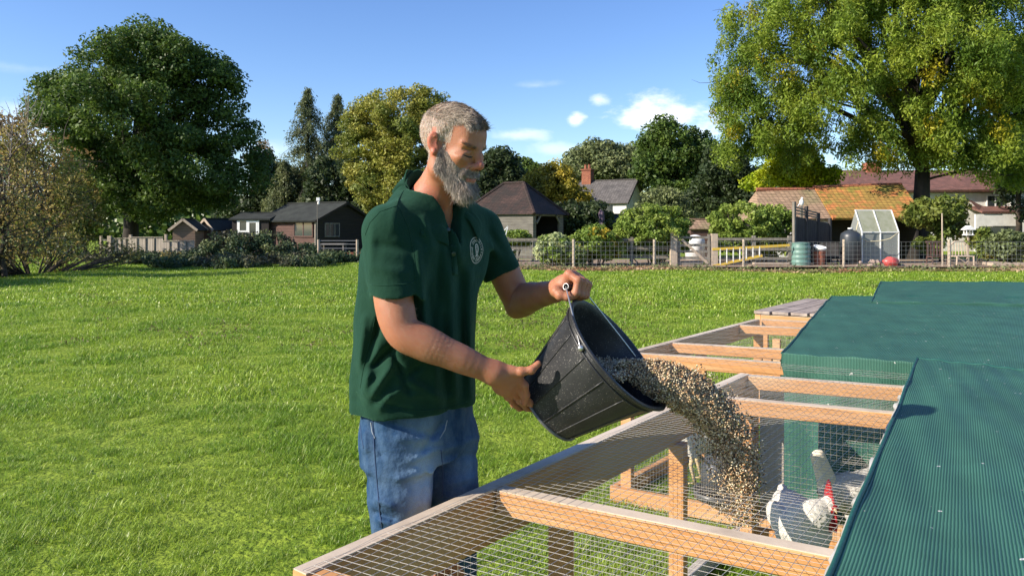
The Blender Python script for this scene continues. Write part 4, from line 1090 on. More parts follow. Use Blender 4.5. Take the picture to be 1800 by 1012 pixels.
O2 = np.array([.555, 4.05, 0])
U2 = np.array([.63, .777, 0]); U2 /= np.linalg.norm(U2)
p2 = Pen('poultry_pen', 'middle timber poultry pen with bare cross beams behind the grain', O2, U2, Vv)
W2 = 1.75; LEN2 = 2.05
p2.rail(0, .022, LEN2, .022, ZT, .045, .11)
p2.rail(0, W2, LEN2, W2, ZT, .045, .11)
cross(p2, (1193,624), (1358,635), h=.06, W=W2)
cross(p2, (1193,630), (1358,643), z=ZT-.07, h=.05, W=W2)
cross(p2, (1160,600), (1373,613), h=.055, W=W2)
cross(p2, (1288,570), (1408,576), h=.055, W=W2)
cross(p2, (1325,560), (1420,565), h=.055, W=W2)
for a in (.06, 1.0, LEN2-.05): p2.post(a, .05, .02, ZT-.11, .06)
for a, b_ in ((.9,.5),(1.5,.35),(1.6,.6),(LEN2-.05,.55),(LEN2-.05,.9)): p2.post(a, b_, .02, ZT-.06, .05)
p2.rail(0,0,LEN2,0,.09,.04,.08,name='base_rail',topm=False); p2.rail(-.02,0,-.02,W2,.09,.04,.08,name='base_rail',topm=False); p2.rail(LEN2,0,LEN2,W2,.09,.04,.08,name='base_rail',topm=False)
p2.net(.0, LEN2, .03, W2, ZT, pitch=.05, r=.0006, sag=.0, seed=5)
p2.wallnet(.0, -.002, LEN2, -.002, .05, ZT-.11, pitch=.05); p2.wallnet(LEN2, .03, LEN2, W2, .05, ZT-.06, pitch=.04)

O3 = np.array([1.96, 5.97, 0])
p3 = Pen('poultry_pen', 'farthest timber poultry pen with a pale weathered lid', O3, U2, Vv)
p3.rail(0,.022,1.3,.022,ZT,.045,.11); p3.rail(0,.05,0,1.7,ZT-.001,.045,.09,name='cross_beam'); p3.rail(0,1.7,1.3,1.7,ZT,.045,.11); p3.rail(1.3,.05,1.3,1.7,ZT-.001,.045,.09,name='cross_beam')
for a, b_ in ((.05,.06),(1.25,.06),(.05,1.64),(1.25,1.64)): p3.post(a,b_,.02,ZT-.11,.055)
mb = MB()
for k in range(12): b0 = .0+.14*k; mb.bar(p3.p(-.02,b0+.06,ZT+.02), p3.p(1.32,b0+.06,ZT+.02), .125, .022)
mb.build('lid_boards', mat('silvery_lid_boards', (.40,.33,.28), .8, (.25,.20,.17), nscale=10, detail=6, contrast=(.4,.6)), p3.root)
p3.wallnet(0,-.002,1.3,-.002,.05,ZT-.11,pitch=.04); p3.wallnet(-.01,.03,-.01,1.7,.05,ZT-.1,pitch=.04)

# ---------------------------------------------------------------- shade cloths
def cloth_mat():
    m = bpy.data.materials.new('green_knitted_shade_net'); m.use_nodes = True; nt = m.node_tree; b = nt.nodes['Principled BSDF']
    b.inputs['Roughness'].default_value = .55; b.inputs['Specular IOR Level'].default_value = .35
    at = N(nt, 'ShaderNodeAttribute'); at.attribute_name = 'cu'; at2 = N(nt, 'ShaderNodeAttribute'); at2.attribute_name = 'cv'
    def wave(src, period):
        mu = N(nt,'ShaderNodeMath',operation='MULTIPLY'); L(nt, src, mu.inputs[0]); mu.inputs[1].default_value = 2*math.pi/period
        s = N(nt,'ShaderNodeMath',operation='SINE'); L(nt, mu.outputs[0], s.inputs[0])
        r = N(nt,'ShaderNodeMapRange'); r.inputs['From Min'].default_value=-1; r.inputs['From Max'].default_value=1; L(nt,s.outputs[0],r.inputs['Value']); return r.outputs[0]
    nz = N(nt,'ShaderNodeTexNoise'); nz.inputs['Scale'].default_value=40; tc = N(nt,'ShaderNodeTexCoord'); L(nt,tc.outputs['Object'],nz.inputs['Vector'])
    wob = N(nt,'ShaderNodeMath',operation='MULTIPLY_ADD'); L(nt,nz.outputs['Fac'],wob.inputs[0]); wob.inputs[1].default_value=.002; L(nt,at2.outputs['Fac'],wob.inputs[2])
    w1 = wave(wob.outputs[0], .0068); w2 = wave(at.outputs['Fac'], .0045)
    mr = N(nt,'ShaderNodeMapRange'); mr.inputs['From Min'].default_value=.12; mr.inputs['From Max'].default_value=.55; L(nt,w1,mr.inputs['Value'])
    mx = N(nt,'ShaderNodeMix',data_type='RGBA'); L(nt,mr.outputs[0],mx.inputs['Factor']); mx.inputs['A'].default_value=(.018,.078,.055,1); mx.inputs['B'].default_value=(.062,.18,.128,1)
    n2 = N(nt,'ShaderNodeTexNoise'); n2.inputs['Scale'].default_value=5; n2.inputs['Detail'].default_value=6; L(nt,tc.outputs['Object'],n2.inputs['Vector'])
    hs = N(nt,'ShaderNodeHueSaturation'); m3 = N(nt,'ShaderNodeMapRange'); m3.inputs['To Min'].default_value=.65; m3.inputs['To Max'].default_value=1.35; L(nt,n2.outputs['Fac'],m3.inputs['Value']); L(nt,m3.outputs[0],hs.inputs['Value']); L(nt,mx.outputs['Result'],hs.inputs['Color'])
    # bird droppings / grit
    vo = N(nt,'ShaderNodeTexNoise'); vo.inputs['Scale'].default_value=42; vo.inputs['Detail'].default_value=1; L(nt,tc.outputs['Object'],vo.inputs['Vector'])
    m4 = N(nt,'ShaderNodeMapRange'); m4.inputs['From Min'].default_value=.775; m4.inputs['From Max'].default_value=.79; L(nt,vo.outputs['Fac'],m4.inputs['Value'])
    mx2 = N(nt,'ShaderNodeMix',data_type='RGBA'); L(nt,m4.outputs[0],mx2.inputs['Factor']); L(nt,hs.outputs[0],mx2.inputs['A']); mx2.inputs['B'].default_value=(.6,.6,.56,1)
    L(nt,mx2.outputs['Result'],b.inputs['Base Color'])
    ad = N(nt,'ShaderNodeMath',operation='MULTIPLY_ADD'); L(nt,w2,ad.inputs[0]); ad.inputs[1].default_value=.35; L(nt,w1,ad.inputs[2])
    bp = N(nt,'ShaderNodeBump'); bp.inputs['Distance'].default_value=.0010; L(nt,ad.outputs[0],bp.inputs['Height']); L(nt,bp.outputs[0],b.inputs['Normal'])
    tr = N(nt,'ShaderNodeBsdfTranslucent'); tr.inputs['Color'].default_value=(.02,.16,.12,1); ms = N(nt,'ShaderNodeMixShader'); ms.inputs[0].default_value=.12
    L(nt,b.outputs[0],ms.inputs[1]); L(nt,tr.outputs[0],ms.inputs[2]); L(nt,ms.outputs[0],nt.nodes['Material Output'].inputs['Surface'])
    return m
M['net'] = cloth_mat()
M['hem'] = mat('dark_green_hem', (.008,.07,.055), .6, (.014,.10,.08), nscale=120)
def cloth(name, label, NL, NR, FR, FL, zt, drop_near, drop_left, drop_far=.06, seed=1, nu=90, nv=60, wav=.004, drop_right=.1):
    """sheet over the quad near-left, near-right, far-right, far-left with folded down edges"""
    NL, NR, FR, FL = [np.array(q, float) for q in (NL, NR, FR, FL)]
    rr = np.random.default_rng(seed)
    lu = np.linalg.norm(FL-NL); lv = np.linalg.norm(NR-NL)
    ua = np.concatenate([np.linspace(-drop_near, -.012, max(4, int(drop_near/.03))), [-.006, 0, .006], np.linspace(.02, lu-.02, nu), [lu-.006, lu, lu+.006], np.linspace(lu+.012, lu+drop_far, 4)])
    va = np.concatenate([np.linspace(-drop_left, -.012, max(4, int(drop_left/.015))), [-.006, 0, .006], np.linspace(.02, lv-.02, nv), [lv, lv+.006, lv+drop_right]])
    Vs = []; cu = []; cv = []
    for a in ua:
        for b in va:
            ac = min(max(a, 0), lu); bc = min(max(b, 0), lv)
            s, t = ac/lu, bc/lv
            q = (NL*(1-t)+NR*t)*(1-s) + (FL*(1-t)+FR*t)*s
            z = zt
            ou = max(0, -a) + max(0, a-lu); ov = max(0, -b) + max(0, b-lv)
            z += -min(ou+ov, .795) if (ou or ov) else 0
            w = wav*(math.sin(b*9+a*1.7+seed)+.6*math.sin(b*23-a*4)+.4*math.sin(a*13+seed*2)) + .5*wav*math.sin(b*61+a*9)
            if ou == 0 and ov == 0: z += w - .010*abs(math.sin(math.pi*a/lu*2))*math.sin(math.pi*t)
            nrm_out = np.zeros(3)
            if ou: nrm_out += -(FL-NL)/lu * (1 if a < 0 else -1) * (.012*math.sin(b*13+seed) + .01*math.sin(b*31)) * min(1, ou*5)
            if ov: nrm_out += -(NR-NL)/lv * (1 if b < 0 else -1) * (.010*math.sin(a*11+seed) + .006*math.sin(a*37) + .02) * min(1, ov*8)
            Vs.append((q[0]+nrm_out[0], q[1]+nrm_out[1], z)); cu.append(a); cv.append(b)
    nV = len(va); F = [(i*nV+j, i*nV+j+1, (i+1)*nV+j+1, (i+1)*nV+j) for i in range(len(ua)-1) for j in range(nV-1)]
    o = np_mesh(name, np.array(Vs), np.array(F), M['net'], smooth=True, attrs={'cu': cu, 'cv': cv})
    sm = o.modifiers.new('thickness', 'SOLIDIFY'); sm.thickness = .0018
    tag(o, label, 'shade netting')
    idx = {}
    for nm, line in (('hem', [i*nV+int(np.argmin(np.abs(va))) for i in range(int(np.argmin(np.abs(ua))), int(np.argmin(np.abs(ua-lu)))+1)]), ('hem', [int(np.argmin(np.abs(ua-lu)))*nV+j for j in range(int(np.argmin(np.abs(va))), nV-2)])):
        MB().tube([Vector(Vs[k])+Vector((0,0,.001)) for k in line], .0055, 7).build(nm, M['hem'], o, smooth=True)
    return o
def top_pt(px, py, z):
    d = (CAMH - z) * FPX / (py - HORY); return np.array([X(px, d), d, 0])
zc = ZT + .085
a1 = top_pt(1455,1012,zc); f1 = top_pt(1612,632,zc); dd = (f1-a1)/np.linalg.norm(f1-a1)
a1 = a1 - dd*.45
cloth('shade_net', 'nearest green shade net draped over the front poultry pen', a1, a1+Vv*1.35, f1+Vv*1.15, f1, zc, .2, .05, seed=2, nu=110, wav=.0055)
zc2 = ZT + .055
n2 = top_pt(1374,620,zc2); f2 = top_pt(1462,520,zc2)
cloth('shade_net', 'middle green shade net hanging to the ground at its near end', n2, n2+Vv*1.9, f2+Vv*2.2*0+np.array([3.2,-.35,0]), f2, zc2, .84, .05, seed=4)
n3 = top_pt(1532,530,zc2+.01); f3 = top_pt(1548,495,zc2+.01)
cloth('shade_net', 'farthest green shade net at the right behind the others', n3, n3+np.array([3.2,-.5,0]), f3+np.array([3.6,-.4,0]), f3, zc2+.012, .3, .05, seed=6)
# supporting lid boards under the raised nets (ply sheets)
M['ply'] = mat('white_coated_board', (.62,.60,.55), .7, (.5,.48,.43), nscale=6)
for (nl, fl, wv, z, lab) in ((a1, f1, 1.3, zc, 'white coated board under the nearest shade net'), (n2, f2, 1.8, zc2, 'white coated board under the middle shade net')):
    nl = nl + Vv*.03 + dd*.05; fl = fl + Vv*.03 - dd*.03
    bm_ = MB(); q = [nl, nl+Vv*wv, fl+Vv*wv, fl]
    bm_.slab([(p[0],p[1],z-.022) for p in q], .02)
    o = bm_.build('lid_board', M['ply']); tag(o, lab, 'board')
# crumpled polythene along the left edge of the nearest net
mb = MB(); r9 = np.random.default_rng(4); n = 60
for_pts = [a1 + dd*(.45 + 2.2*k/n) - Vv*(.006+.008*abs(math.sin(k*.7))+.008*r9.random()) for k in range(n)]
mb.tube([(p[0],p[1],zc-.062+.006*r9.normal()) for p in for_pts], [.008+.005*abs(math.sin(k*1.3))+.003*r9.random() for k in range(n)], 8)
M['poly2'] = mat('milky_polythene', (.72,.70,.66), .35, (.6,.58,.55), nscale=10, trans=.3)
o = mb.build('polythene_roll', M['poly2'], smooth=True); tag(o, 'crumpled white polythene bunched under the left edge of the nearest net', 'polythene')
# ================================================================ signed distance modelling
class SDF:
    """list of primitives blended smoothly; evaluated on a narrow band and turned into a mesh (surface nets)"""
    def __init__(s): s.ops = []
    def _b(s, f, k, mode, c, rad): s.ops.append((f, k, mode, np.array(c, np.float32), float(rad))); return s
    def cone(s, a, b, ra, rb, k=.012, mode='u'):
        a = np.array(a, float); b = np.array(b, float); ba = b - a; l2 = max(ba @ ba, 1e-12)
        def f(p):
            pa = p - a; t = np.clip(pa @ ba / l2, 0, 1); return np.linalg.norm(pa - t[:, None] * ba, axis=1) - (ra + (rb - ra) * t)
        return s._b(f, k, mode, (a + b) / 2, math.sqrt(l2) / 2 + max(ra, rb))
    def chain(s, pts, rads, k=.01, mode='u'):
        for i in range(len(pts) - 1): s.cone(pts[i], pts[i+1], rads[i], rads[i+1], k, mode)
        return s
    def limb(s, pts, rads, k=.012, n=7):
        # one smooth tapering limb through the joints (Catmull-Rom), no swelling where the pieces meet
        pts = np.array(pts, float); rads = np.array(rads, float); m = len(pts)
        pp = np.vstack([2*pts[0]-pts[1], pts, 2*pts[-1]-pts[-2]]); Q = []; Rr = []
        for i in range(m-1):
            a, b, c, d = pp[i:i+4]
            for t in np.linspace(0, 1, n, endpoint=(i == m-2)):
                Q.append(.5*((2*b)+(-a+c)*t+(2*a-5*b+4*c-d)*t*t+(-a+3*b-3*c+d)*t**3)); tt = t*t*(3-2*t); Rr.append(rads[i]*(1-tt)+rads[i+1]*tt)
        Q = np.array(Q)
        def f(p):
            d = np.full(len(p), 9.0)
            for j in range(len(Q)-1):
                ba = Q[j+1]-Q[j]; l2 = ba@ba; pa = p-Q[j]; t = np.clip(pa@ba/l2, 0, 1)
                d = np.minimum(d, np.linalg.norm(pa-t[:, None]*ba, axis=1)-(Rr[j]+(Rr[j+1]-Rr[j])*t))
            return d
        return s._b(f, k, 'u', Q.mean(0), 1.0)
    def ell(s, c, r, k=.012, mode='u', rot=None):
        c = np.array(c, float); r = np.array(r, float); Rm = None if rot is None else np.array(rot)
        def f(p):
            q = p - c
            if Rm is not None: q = q @ Rm
            k0 = np.linalg.norm(q / r, axis=1); k1 = np.linalg.norm(q / (r * r), axis=1)
            return k0 * (k0 - 1) / np.maximum(k1, 1e-6)
        return s._b(f, k, mode, c, r.max())
    def func(s, f, c, rad, k=.01, mode='u'): return s._b(f, k, mode, c, rad)
    def eval(s, p):
        d = np.full(len(p), 9.0)
        for f, k, mode, c, rad in s.ops:
            if mode == 'add':
                dist = np.linalg.norm(p - c, axis=1); m = dist < rad + .02
                if m.any(): d[m] += f(p[m])
                continue
            if mode == 'u':
                v = f(p); h = np.clip(.5 + .5 * (d - v) / k, 0, 1); d = d * (1 - h) + v * h - k * h * (1 - h)
            elif mode == 's':
                v = -f(p); h = np.clip(.5 - .5 * (d - v) / k, 0, 1); d = d * (1 - h) + v * h + k * h * (1 - h)
            elif mode == 'i':
                v = f(p); h = np.clip(.5 - .5 * (d - v) / k, 0, 1); d = d * (1 - h) + v * h + k * h * (1 - h)
        return d
    def mesh(s, lo, hi, h, block=8):
        lo = np.array(lo, float); hi = np.array(hi, float)
        n = np.ceil((hi - lo) / h / block).astype(int) * block + 1
        D = np.full(n, 9.0, np.float32)
        nb = (n - 1) // block
        g = [lo[i] + h * block * (np.arange(nb[i]) + .5) for i in range(3)]
        cc = np.stack(np.meshgrid(*g, indexing='ij'), -1).reshape(-1, 3)
        dc = s.eval(cc).reshape(nb)
        lim = h * block * 1.15 + .012
        # fill coarse sign
        rep = np.repeat(np.repeat(np.repeat(dc, block, 0), block, 1), block, 2)
        D[:-1, :-1, :-1] = rep; D[-1] = D[-2]; D[:, -1] = D[:, -2]; D[:, :, -1] = D[:, :, -2]
        act = np.argwhere(np.abs(dc) < lim)
        off = np.stack(np.meshgrid(*[np.arange(block + 1)] * 3, indexing='ij'), -1).reshape(-1, 3)
        for ch in range(0, len(act), 400):
            idx = (act[ch:ch+400, None, :] * block + off[None]).reshape(-1, 3)
            v = s.eval(lo + idx * h)
            D[idx[:, 0], idx[:, 1], idx[:, 2]] = v
        return surface_nets(D, lo, h)
def surface_nets(D, lo, h):
    ins = D < 0
    # cells with sign change
    c = np.zeros(tuple(np.array(D.shape) - 1), np.int8)
    for i in (0, 1):
        for j in (0, 1):
            for k in (0, 1):
                c += ins[i:D.shape[0]-1+i, j:D.shape[1]-1+j, k:D.shape[2]-1+k]
    cells = np.argwhere((c > 0) & (c < 8))
    idm = -np.ones(c.shape, np.int32); idm[cells[:, 0], cells[:, 1], cells[:, 2]] = np.arange(len(cells))
    acc = np.zeros((len(cells), 3)); cnt = np.zeros(len(cells))
    corners = [(i, j, k) for i in (0, 1) for j in (0, 1) for k in (0, 1)]
    for a in corners:
        for b in corners:
            if sum(np.abs(np.subtract(a, b))) != 1 or a > b: continue
            da = D[cells[:, 0]+a[0], cells[:, 1]+a[1], cells[:, 2]+a[2]]; db = D[cells[:, 0]+b[0], cells[:, 1]+b[1], cells[:, 2]+b[2]]
            m = (da < 0) != (db < 0)
            t = np.where(m, da / np.where(m, da - db, 1), 0)
            pt = np.array(a) + t[:, None] * (np.array(b) - np.array(a))
            acc[m] += pt[m]; cnt[m] += 1
    V = lo + (cells + acc / cnt[:, None]) * h
    F = []
    sh = D.shape
    for ax in range(3):
        sl0 = [slice(None)] * 3; sl1 = [slice(None)] * 3; sl0[ax] = slice(0, sh[ax]-1); sl1[ax] = slice(1, sh[ax])
        a = ins[tuple(sl0)]; b = ins[tuple(sl1)]
        e = np.argwhere(a != b)
        u, v = (ax + 1) % 3, (ax + 2) % 3
        ok = (e[:, u] > 0) & (e[:, v] > 0) & (e[:, u] < sh[u]-1) & (e[:, v] < sh[v]-1)
        e = e[ok]
        q = []
        for du, dv in ((-1, -1), (0, -1), (0, 0), (-1, 0)):
            x = e.copy(); x[:, u] += du; x[:, v] += dv; q.append(idm[x[:, 0], x[:, 1], x[:, 2]])
        q = np.stack(q, 1); flip = ~ins[e[:, 0], e[:, 1], e[:, 2]]
        q[flip] = q[flip][:, ::-1]
        F.append(q)
    F = np.concatenate(F); F = F[(F >= 0).all(1)]
    return V, F

# ================================================================ person
Ff = np.array([.77, -.64, 0]); Ff /= np.linalg.norm(Ff)        # chest faces this way
Ll = np.array([-Ff[1], Ff[0], 0])                              # his left
UZ = np.array([0, 0, 1.0])

# ---- head: local frame x forward, y left, z up
HS = .925
hf = np.array([.84, -.54, 0]); hf /= np.linalg.norm(hf)
pitch = R(17)
hx_ = hf * math.cos(pitch) - UZ * math.sin(pitch)
hy_ = np.array([-hf[1], hf[0], 0])
roll = R(0)
hz_ = np.cross(hx_, hy_)
HR = np.stack([hx_, hy_, hz_], 1)               # columns = local axes
HC = P(796, 256, 1.93)
def hw(p): return HC + HS * (np.atleast_2d(p) @ HR.T)
def head_sdf(with_neck=True):
    s = SDF()
    s.ell((-.014, 0, .034), (.097, .076, .084))
    s.ell((.030, 0, .034), (.056, .064, .060), k=.03)
    s.ell((.030, 0, -.045), (.056, .055, .070), k=.035)
    for y in (1, -1):
        s.chain([(-.004, y*.058, -.030), (.010, y*.055, -.072), (.072, y*.016, -.103)], [.018, .016, .017], k=.03)
        s.ell((.059, y*.044, -.018), (.021, .018, .014), k=.028)
        s.cone((.080, y*.012, .013), (.065, y*.048, .018), .0112, .010, k=.016)
        s.ell((.10, y*.031, -.005), (.018, .018, .0130), k=.014, mode='s')
        s.ell((.0712, y*.031, -.005), (.0135, .0155, .0120), k=.004)           # closed lids
        s.cone((.0865, y*.020, .0065), (.076, y*.045, .0035), .0022, .0018, k=.005, mode='s')
        s.cone((.076, y*.052, -.002), (.064, y*.060, .004), .0009, .0007, k=.003, mode='s')
        s.cone((.075, y*.052, -.006), (.063, y*.060, -.008), .0009, .0007, k=.003, mode='s')
        s.cone((.075, y*.020, -.0165), (.070, y*.043, -.0145), .0045, .0045, k=.008)
    s.chain([(.080, 0, .014), (.094, 0, -.008), (.106, 0, -.030)], [.0085, .0082, .0105], k=.012)
    s.ell((.107, 0, -.033), (.0105, .0098, .0090), k=.010)
    for y in (1, -1):
        s.ell((.097, y*.0125, -.038), (.0105, .0075, .0085), k=.007)
        s.ell((.1015, y*.0065, -.0475), (.006, .0035, .004), k=.004, mode='s')
        s.cone((.088, y*.019, -.040), (.078, y*.030, -.066), .0035, .003, k=.01)
    s.ell((.082, 0, -.060), (.015, .026, .013), k=.014)
    s.ell((.0945, 0, -.0655), (.0065, .020, .0045), k=.005)
    s.ell((.0920, 0, -.0760), (.0075, .018, .0055), k=.006)
    s.cone((.1015, -.020, -.0705), (.1015, .020, -.0705), .0015, .0015, k=.004, mode='s')
    s.ell((.076, 0, -.100), (.020, .022, .018), k=.02)
    for y in (1, -1):
        # ear
        s.ell((-.004, y*.080, .002), (.020, .007, .030), k=.006, rot=ear_rot(y))
        s.ell((.002, y*.088, .004), (.0115, .007, .020), k=.006, mode='s', rot=ear_rot(y))
        s.ell((.004, y*.082, -.024), (.0085, .0065, .010), k=.006)
        s.ell((.010, y*.079, -.004), (.004, .005, .007), k=.004)
        s.cone((-.005, y*.0835, .016), (.004, y*.0835, .019), .0028, .0025, k=.004)
        s.ell((.045, y*.068, .018), (.030, .010, .035), k=.03, mode='s')      # temple
    return s
def ear_rot(y):
    a = R(-16)     # tilt back
    Ry = np.array([[math.cos(a), 0, math.sin(a)], [0, 1, 0], [-math.sin(a), 0, math.cos(a)]])
    b = -R(24) * y
    Rz = np.array([[math.cos(b), math.sin(b)*-1, 0], [math.sin(b), math.cos(b), 0], [0, 0, 1]])
    return Rz @ Ry
hs_ = head_sdf()
# neck added in head-local space (computed from world points)
def to_local(p): return (np.atleast_2d(p) - HC) @ HR / HS
n0 = to_local(P(785, 300, 1.95))[0]; n1 = to_local(P(757, 352, 1.985))[0]; n2 = to_local(P(748, 420, 2.02))[0]
hs_.chain([n0, n1, n2], [.055, .058, .075], k=.022)
hs_.cone(to_local(P(766, 290, 1.91))[0], to_local(P(788, 395, 1.985))[0], .014, .010, k=.03)
hs_.ell(to_local(P(752, 425, 2.03))[0], (.09, .11, .10), k=.05)
Vh, Fh = hs_.mesh((-.26, -.26, -.38), (.17, .26, .17), .0027)
Vhw = hw(Vh)

# ---- hands and arms
def finger(s, pts, r0, r1, k=.004):
    n = len(pts); rads = [r0 + (r1 - r0) * i / (n - 1) for i in range(n)]
    for i in range(n - 1): s.cone(pts[i], pts[i+1], rads[i], rads[i+1], k if i else .007)
    for i in range(1, n - 1): s.ell(pts[i], (rads[i]*1.09,)*3, k=.003)
    return s
# right arm (nearest to the camera)
ra = SDF()
RS = P(684, 405, 1.868); RE = P(709, 583, 1.80); RW = P(868, 655, 1.83)
ra.limb([RS, P(690, 500, 1.83), P(695, 545, 1.812), RE, P(745, 602, 1.80), P(800, 626, 1.81), RW], [.052, .0495, .0475, .0435, .0435, .036, .0275])

fa = (RW-RE)/np.linalg.norm(RW-RE)

# right hand
K1 = P(909, 663, 1.85); K2 = P(908, 676, 1.865); K3 = P(903, 688, 1.885); K4 = P(894, 696, 1.905)
ra.cone(RW, P(890, 668, 1.855), .027, .026, k=.02)
for kk, rr0 in ((K1,.0145),(K2,.014),(K3,.0135),(K4,.0125)):
    ra.cone(RW*.75+kk*.25, kk, .018, rr0, k=.014)
ra.ell(P(884, 676, 1.87), (.026, .020, .024), k=.02)
finger(ra, [K1, P(922, 677, 1.855), P(925, 694, 1.87), P(922, 708, 1.885)], .0108, .0082)
finger(ra, [K2, P(920, 692, 1.875), P(930, 707, 1.90), P(943, 716, 1.925)], .0108, .0082)
finger(ra, [K3, P(914, 704, 1.90), P(926, 716, 1.93), P(940, 722, 1.955)], .0104, .008)
finger(ra, [K4, P(903, 710, 1.93), P(915, 719, 1.955), P(928, 724, 1.975)], .0094, .0072)
# thumb from the side of the palm
ra.cone(P(876, 652, 1.83), P(899, 652, 1.83), .017, .0135, k=.016)
finger(ra, [P(897, 652, 1.83), P(916, 653, 1.825), P(934, 650, 1.825), P(946, 639, 1.83)], .0125, .0082, k=.006)
ra.ell(P(905, 660, 1.845), (.016, .012, .010), k=.012)
Vr, Fr = ra.mesh(P(640, 740, 1.85) - np.array([0, .16, 0]), P(965, 350, 1.85) + np.array([0, .2, 0]), .0032)

# left arm (far)
la = SDF()
LS = P(848, 402, 2.16); LE = P(912, 527, 2.19); LW = P(975, 512, 2.02)
la.limb([LS, LS*.5+LE*.5, LE, LE*.7+LW*.3, LE*.35+LW*.65, LW], [.050, .047, .045, .044, .036, .028])
la.ell(P(905, 545, 2.2), (.020, .020, .020), k=.03)
# grip axis and fist
GA = P(996, 504, 1.945); GB = P(1040, 517, 2.05); g = (GB - GA) / np.linalg.norm(GB - GA)
bu = UZ - g * (UZ @ g); bu /= np.linalg.norm(bu); br = np.cross(bu, g); br = br if br[0] > 0 else -br
def ring(o, ang, r): return GA + g * o + (br * math.cos(R(ang)) + bu * math.sin(R(ang))) * r
wr = LW
la.cone(LW, ring(.035, 165, .038), .026, .024, k=.02)
for i, o in enumerate((.012, .033, .053, .071)):
    rr0 = (.0102, .0104, .0100, .0090)[i]; R0 = (.031, .0325, .031, .028)[i]
    kn = ring(o, 97, R0 + .004)
    la.cone(LW*.6 + ring(o, 170, .034)*.4, kn, .016, rr0*1.2, k=.014)
    finger(la, [kn, ring(o+.001, 38, R0+.001), ring(o, -30, R0-.005), ring(o-.001, -95, .0225), ring(o, -135, .020)], rr0*1.12, rr0*.82)
la.ell(ring(.035, 165, .027), (.022, .030, .022), k=.018)
# thumb under the tube
la.cone(LW*.7 + ring(.0, 200, .03)*.3, ring(-.004, 208, .031), .018, .0145, k=.014)
finger(la, [ring(-.004, 208, .031), ring(-.006, 242, .028), ring(.002, 280, .0265), ring(.014, 305, .027)], .0135, .0088, k=.006)
Vl, Fl = la.mesh(P(830, 600, 2.1) - np.array([0, .22, 0]), P(1062, 380, 2.1) + np.array([0, .18, 0]), .003)

# ---- hidden trunk so that the body is one figure (inside the clothes)
tr_ = SDF()
tr_.cone(P(752, 430, 2.03), P(735, 700, 2.03), .085, .095, k=.05); tr_.cone(RS+np.array([.03,.03,0]), LS-np.array([.03,.03,0]), .055, .055, k=.05)
for hp, kp, ap in ((P(693, 745, 1.97), P(703, 1000, 1.93), P(700, 1290, 1.98)), (P(785, 750, 2.07), P(796, 1000, 2.08), P(800, 1250, 2.16))):
    tr_.chain([hp, kp, ap], [.07, .045, .035], k=.05)
Vt, Ft = tr_.mesh((-.6, 1.75, .05), (.1, 2.4, 1.6), .009)

M['skin'] = None
def skin_mat():
    m = bpy.data.materials.new('weathered_skin'); m.use_nodes = True; nt = m.node_tree; b = nt.nodes['Principled BSDF']
    b.inputs['Roughness'].default_value = .54; b.inputs['Specular IOR Level'].default_value = .4
    b.inputs['Subsurface Weight'].default_value = .7; b.inputs['Subsurface Radius'].default_value = (1,.4,.25); b.inputs['Subsurface Scale'].default_value = .006
    tc = N(nt,'ShaderNodeTexCoord')
    n1_ = N(nt,'ShaderNodeTexNoise'); n1_.inputs['Scale'].default_value=28; n1_.inputs['Detail'].default_value=6; L(nt,tc.outputs['Object'],n1_.inputs['Vector'])
    mr = N(nt,'ShaderNodeMapRange'); mr.inputs['From Min'].default_value=.2; mr.inputs['From Max'].default_value=.8; L(nt,n1_.outputs['Fac'],mr.inputs['Value'])
    mx = N(nt,'ShaderNodeMix',data_type='RGBA'); L(nt,mr.outputs[0],mx.inputs['Factor']); mx.inputs['A'].default_value=(.33,.132,.070,1); mx.inputs['B'].default_value=(.42,.185,.104,1)
    def layer(cur, attr, col, amt=1.0):
        a = N(nt,'ShaderNodeAttribute'); a.attribute_name = attr
        mm = N(nt,'ShaderNodeMath',operation='MULTIPLY'); L(nt,a.outputs['Fac'],mm.inputs[0]); mm.inputs[1].default_value=amt; mm.use_clamp=True
        x = N(nt,'ShaderNodeMix',data_type='RGBA'); L(nt,mm.outputs[0],x.inputs['Factor']); L(nt,cur,x.inputs['A']); x.inputs['B'].default_value=col+(1,); return x.outputs['Result']
    c = layer(mx.outputs['Result'], 'red', (.50,.15,.10), .6)
    c = layer(c, 'stubble', (.34,.27,.21), .8)
    c = layer(c, 'lip', (.42,.14,.11), .8)
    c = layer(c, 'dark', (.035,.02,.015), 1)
    c = layer(c, 'nail', (.62,.38,.30), .8)
    L(nt,c,b.inputs['Base Color'])
    n2_ = N(nt,'ShaderNodeTexNoise'); n2_.inputs['Scale'].default_value=260; n2_.inputs['Detail'].default_value=4; L(nt,tc.outputs['Object'],n2_.inputs['Vector'])
    n3_ = N(nt,'ShaderNodeTexVoronoi'); n3_.inputs['Scale'].default_value=210; L(nt,tc.outputs['Object'],n3_.inputs['Vector'])
    ad = N(nt,'ShaderNodeMath',operation='MULTIPLY_ADD'); L(nt,n3_.outputs['Distance'],ad.inputs[0]); ad.inputs[1].default_value=.25; L(nt,n2_.outputs['Fac'],ad.inputs[2])
    bp = N(nt,'ShaderNodeBump'); bp.inputs['Distance'].default_value=.0005; L(nt,ad.outputs[0],bp.inputs['Height']); L(nt,bp.outputs[0],b.inputs['Normal'])
    return m
M['skin'] = skin_mat()
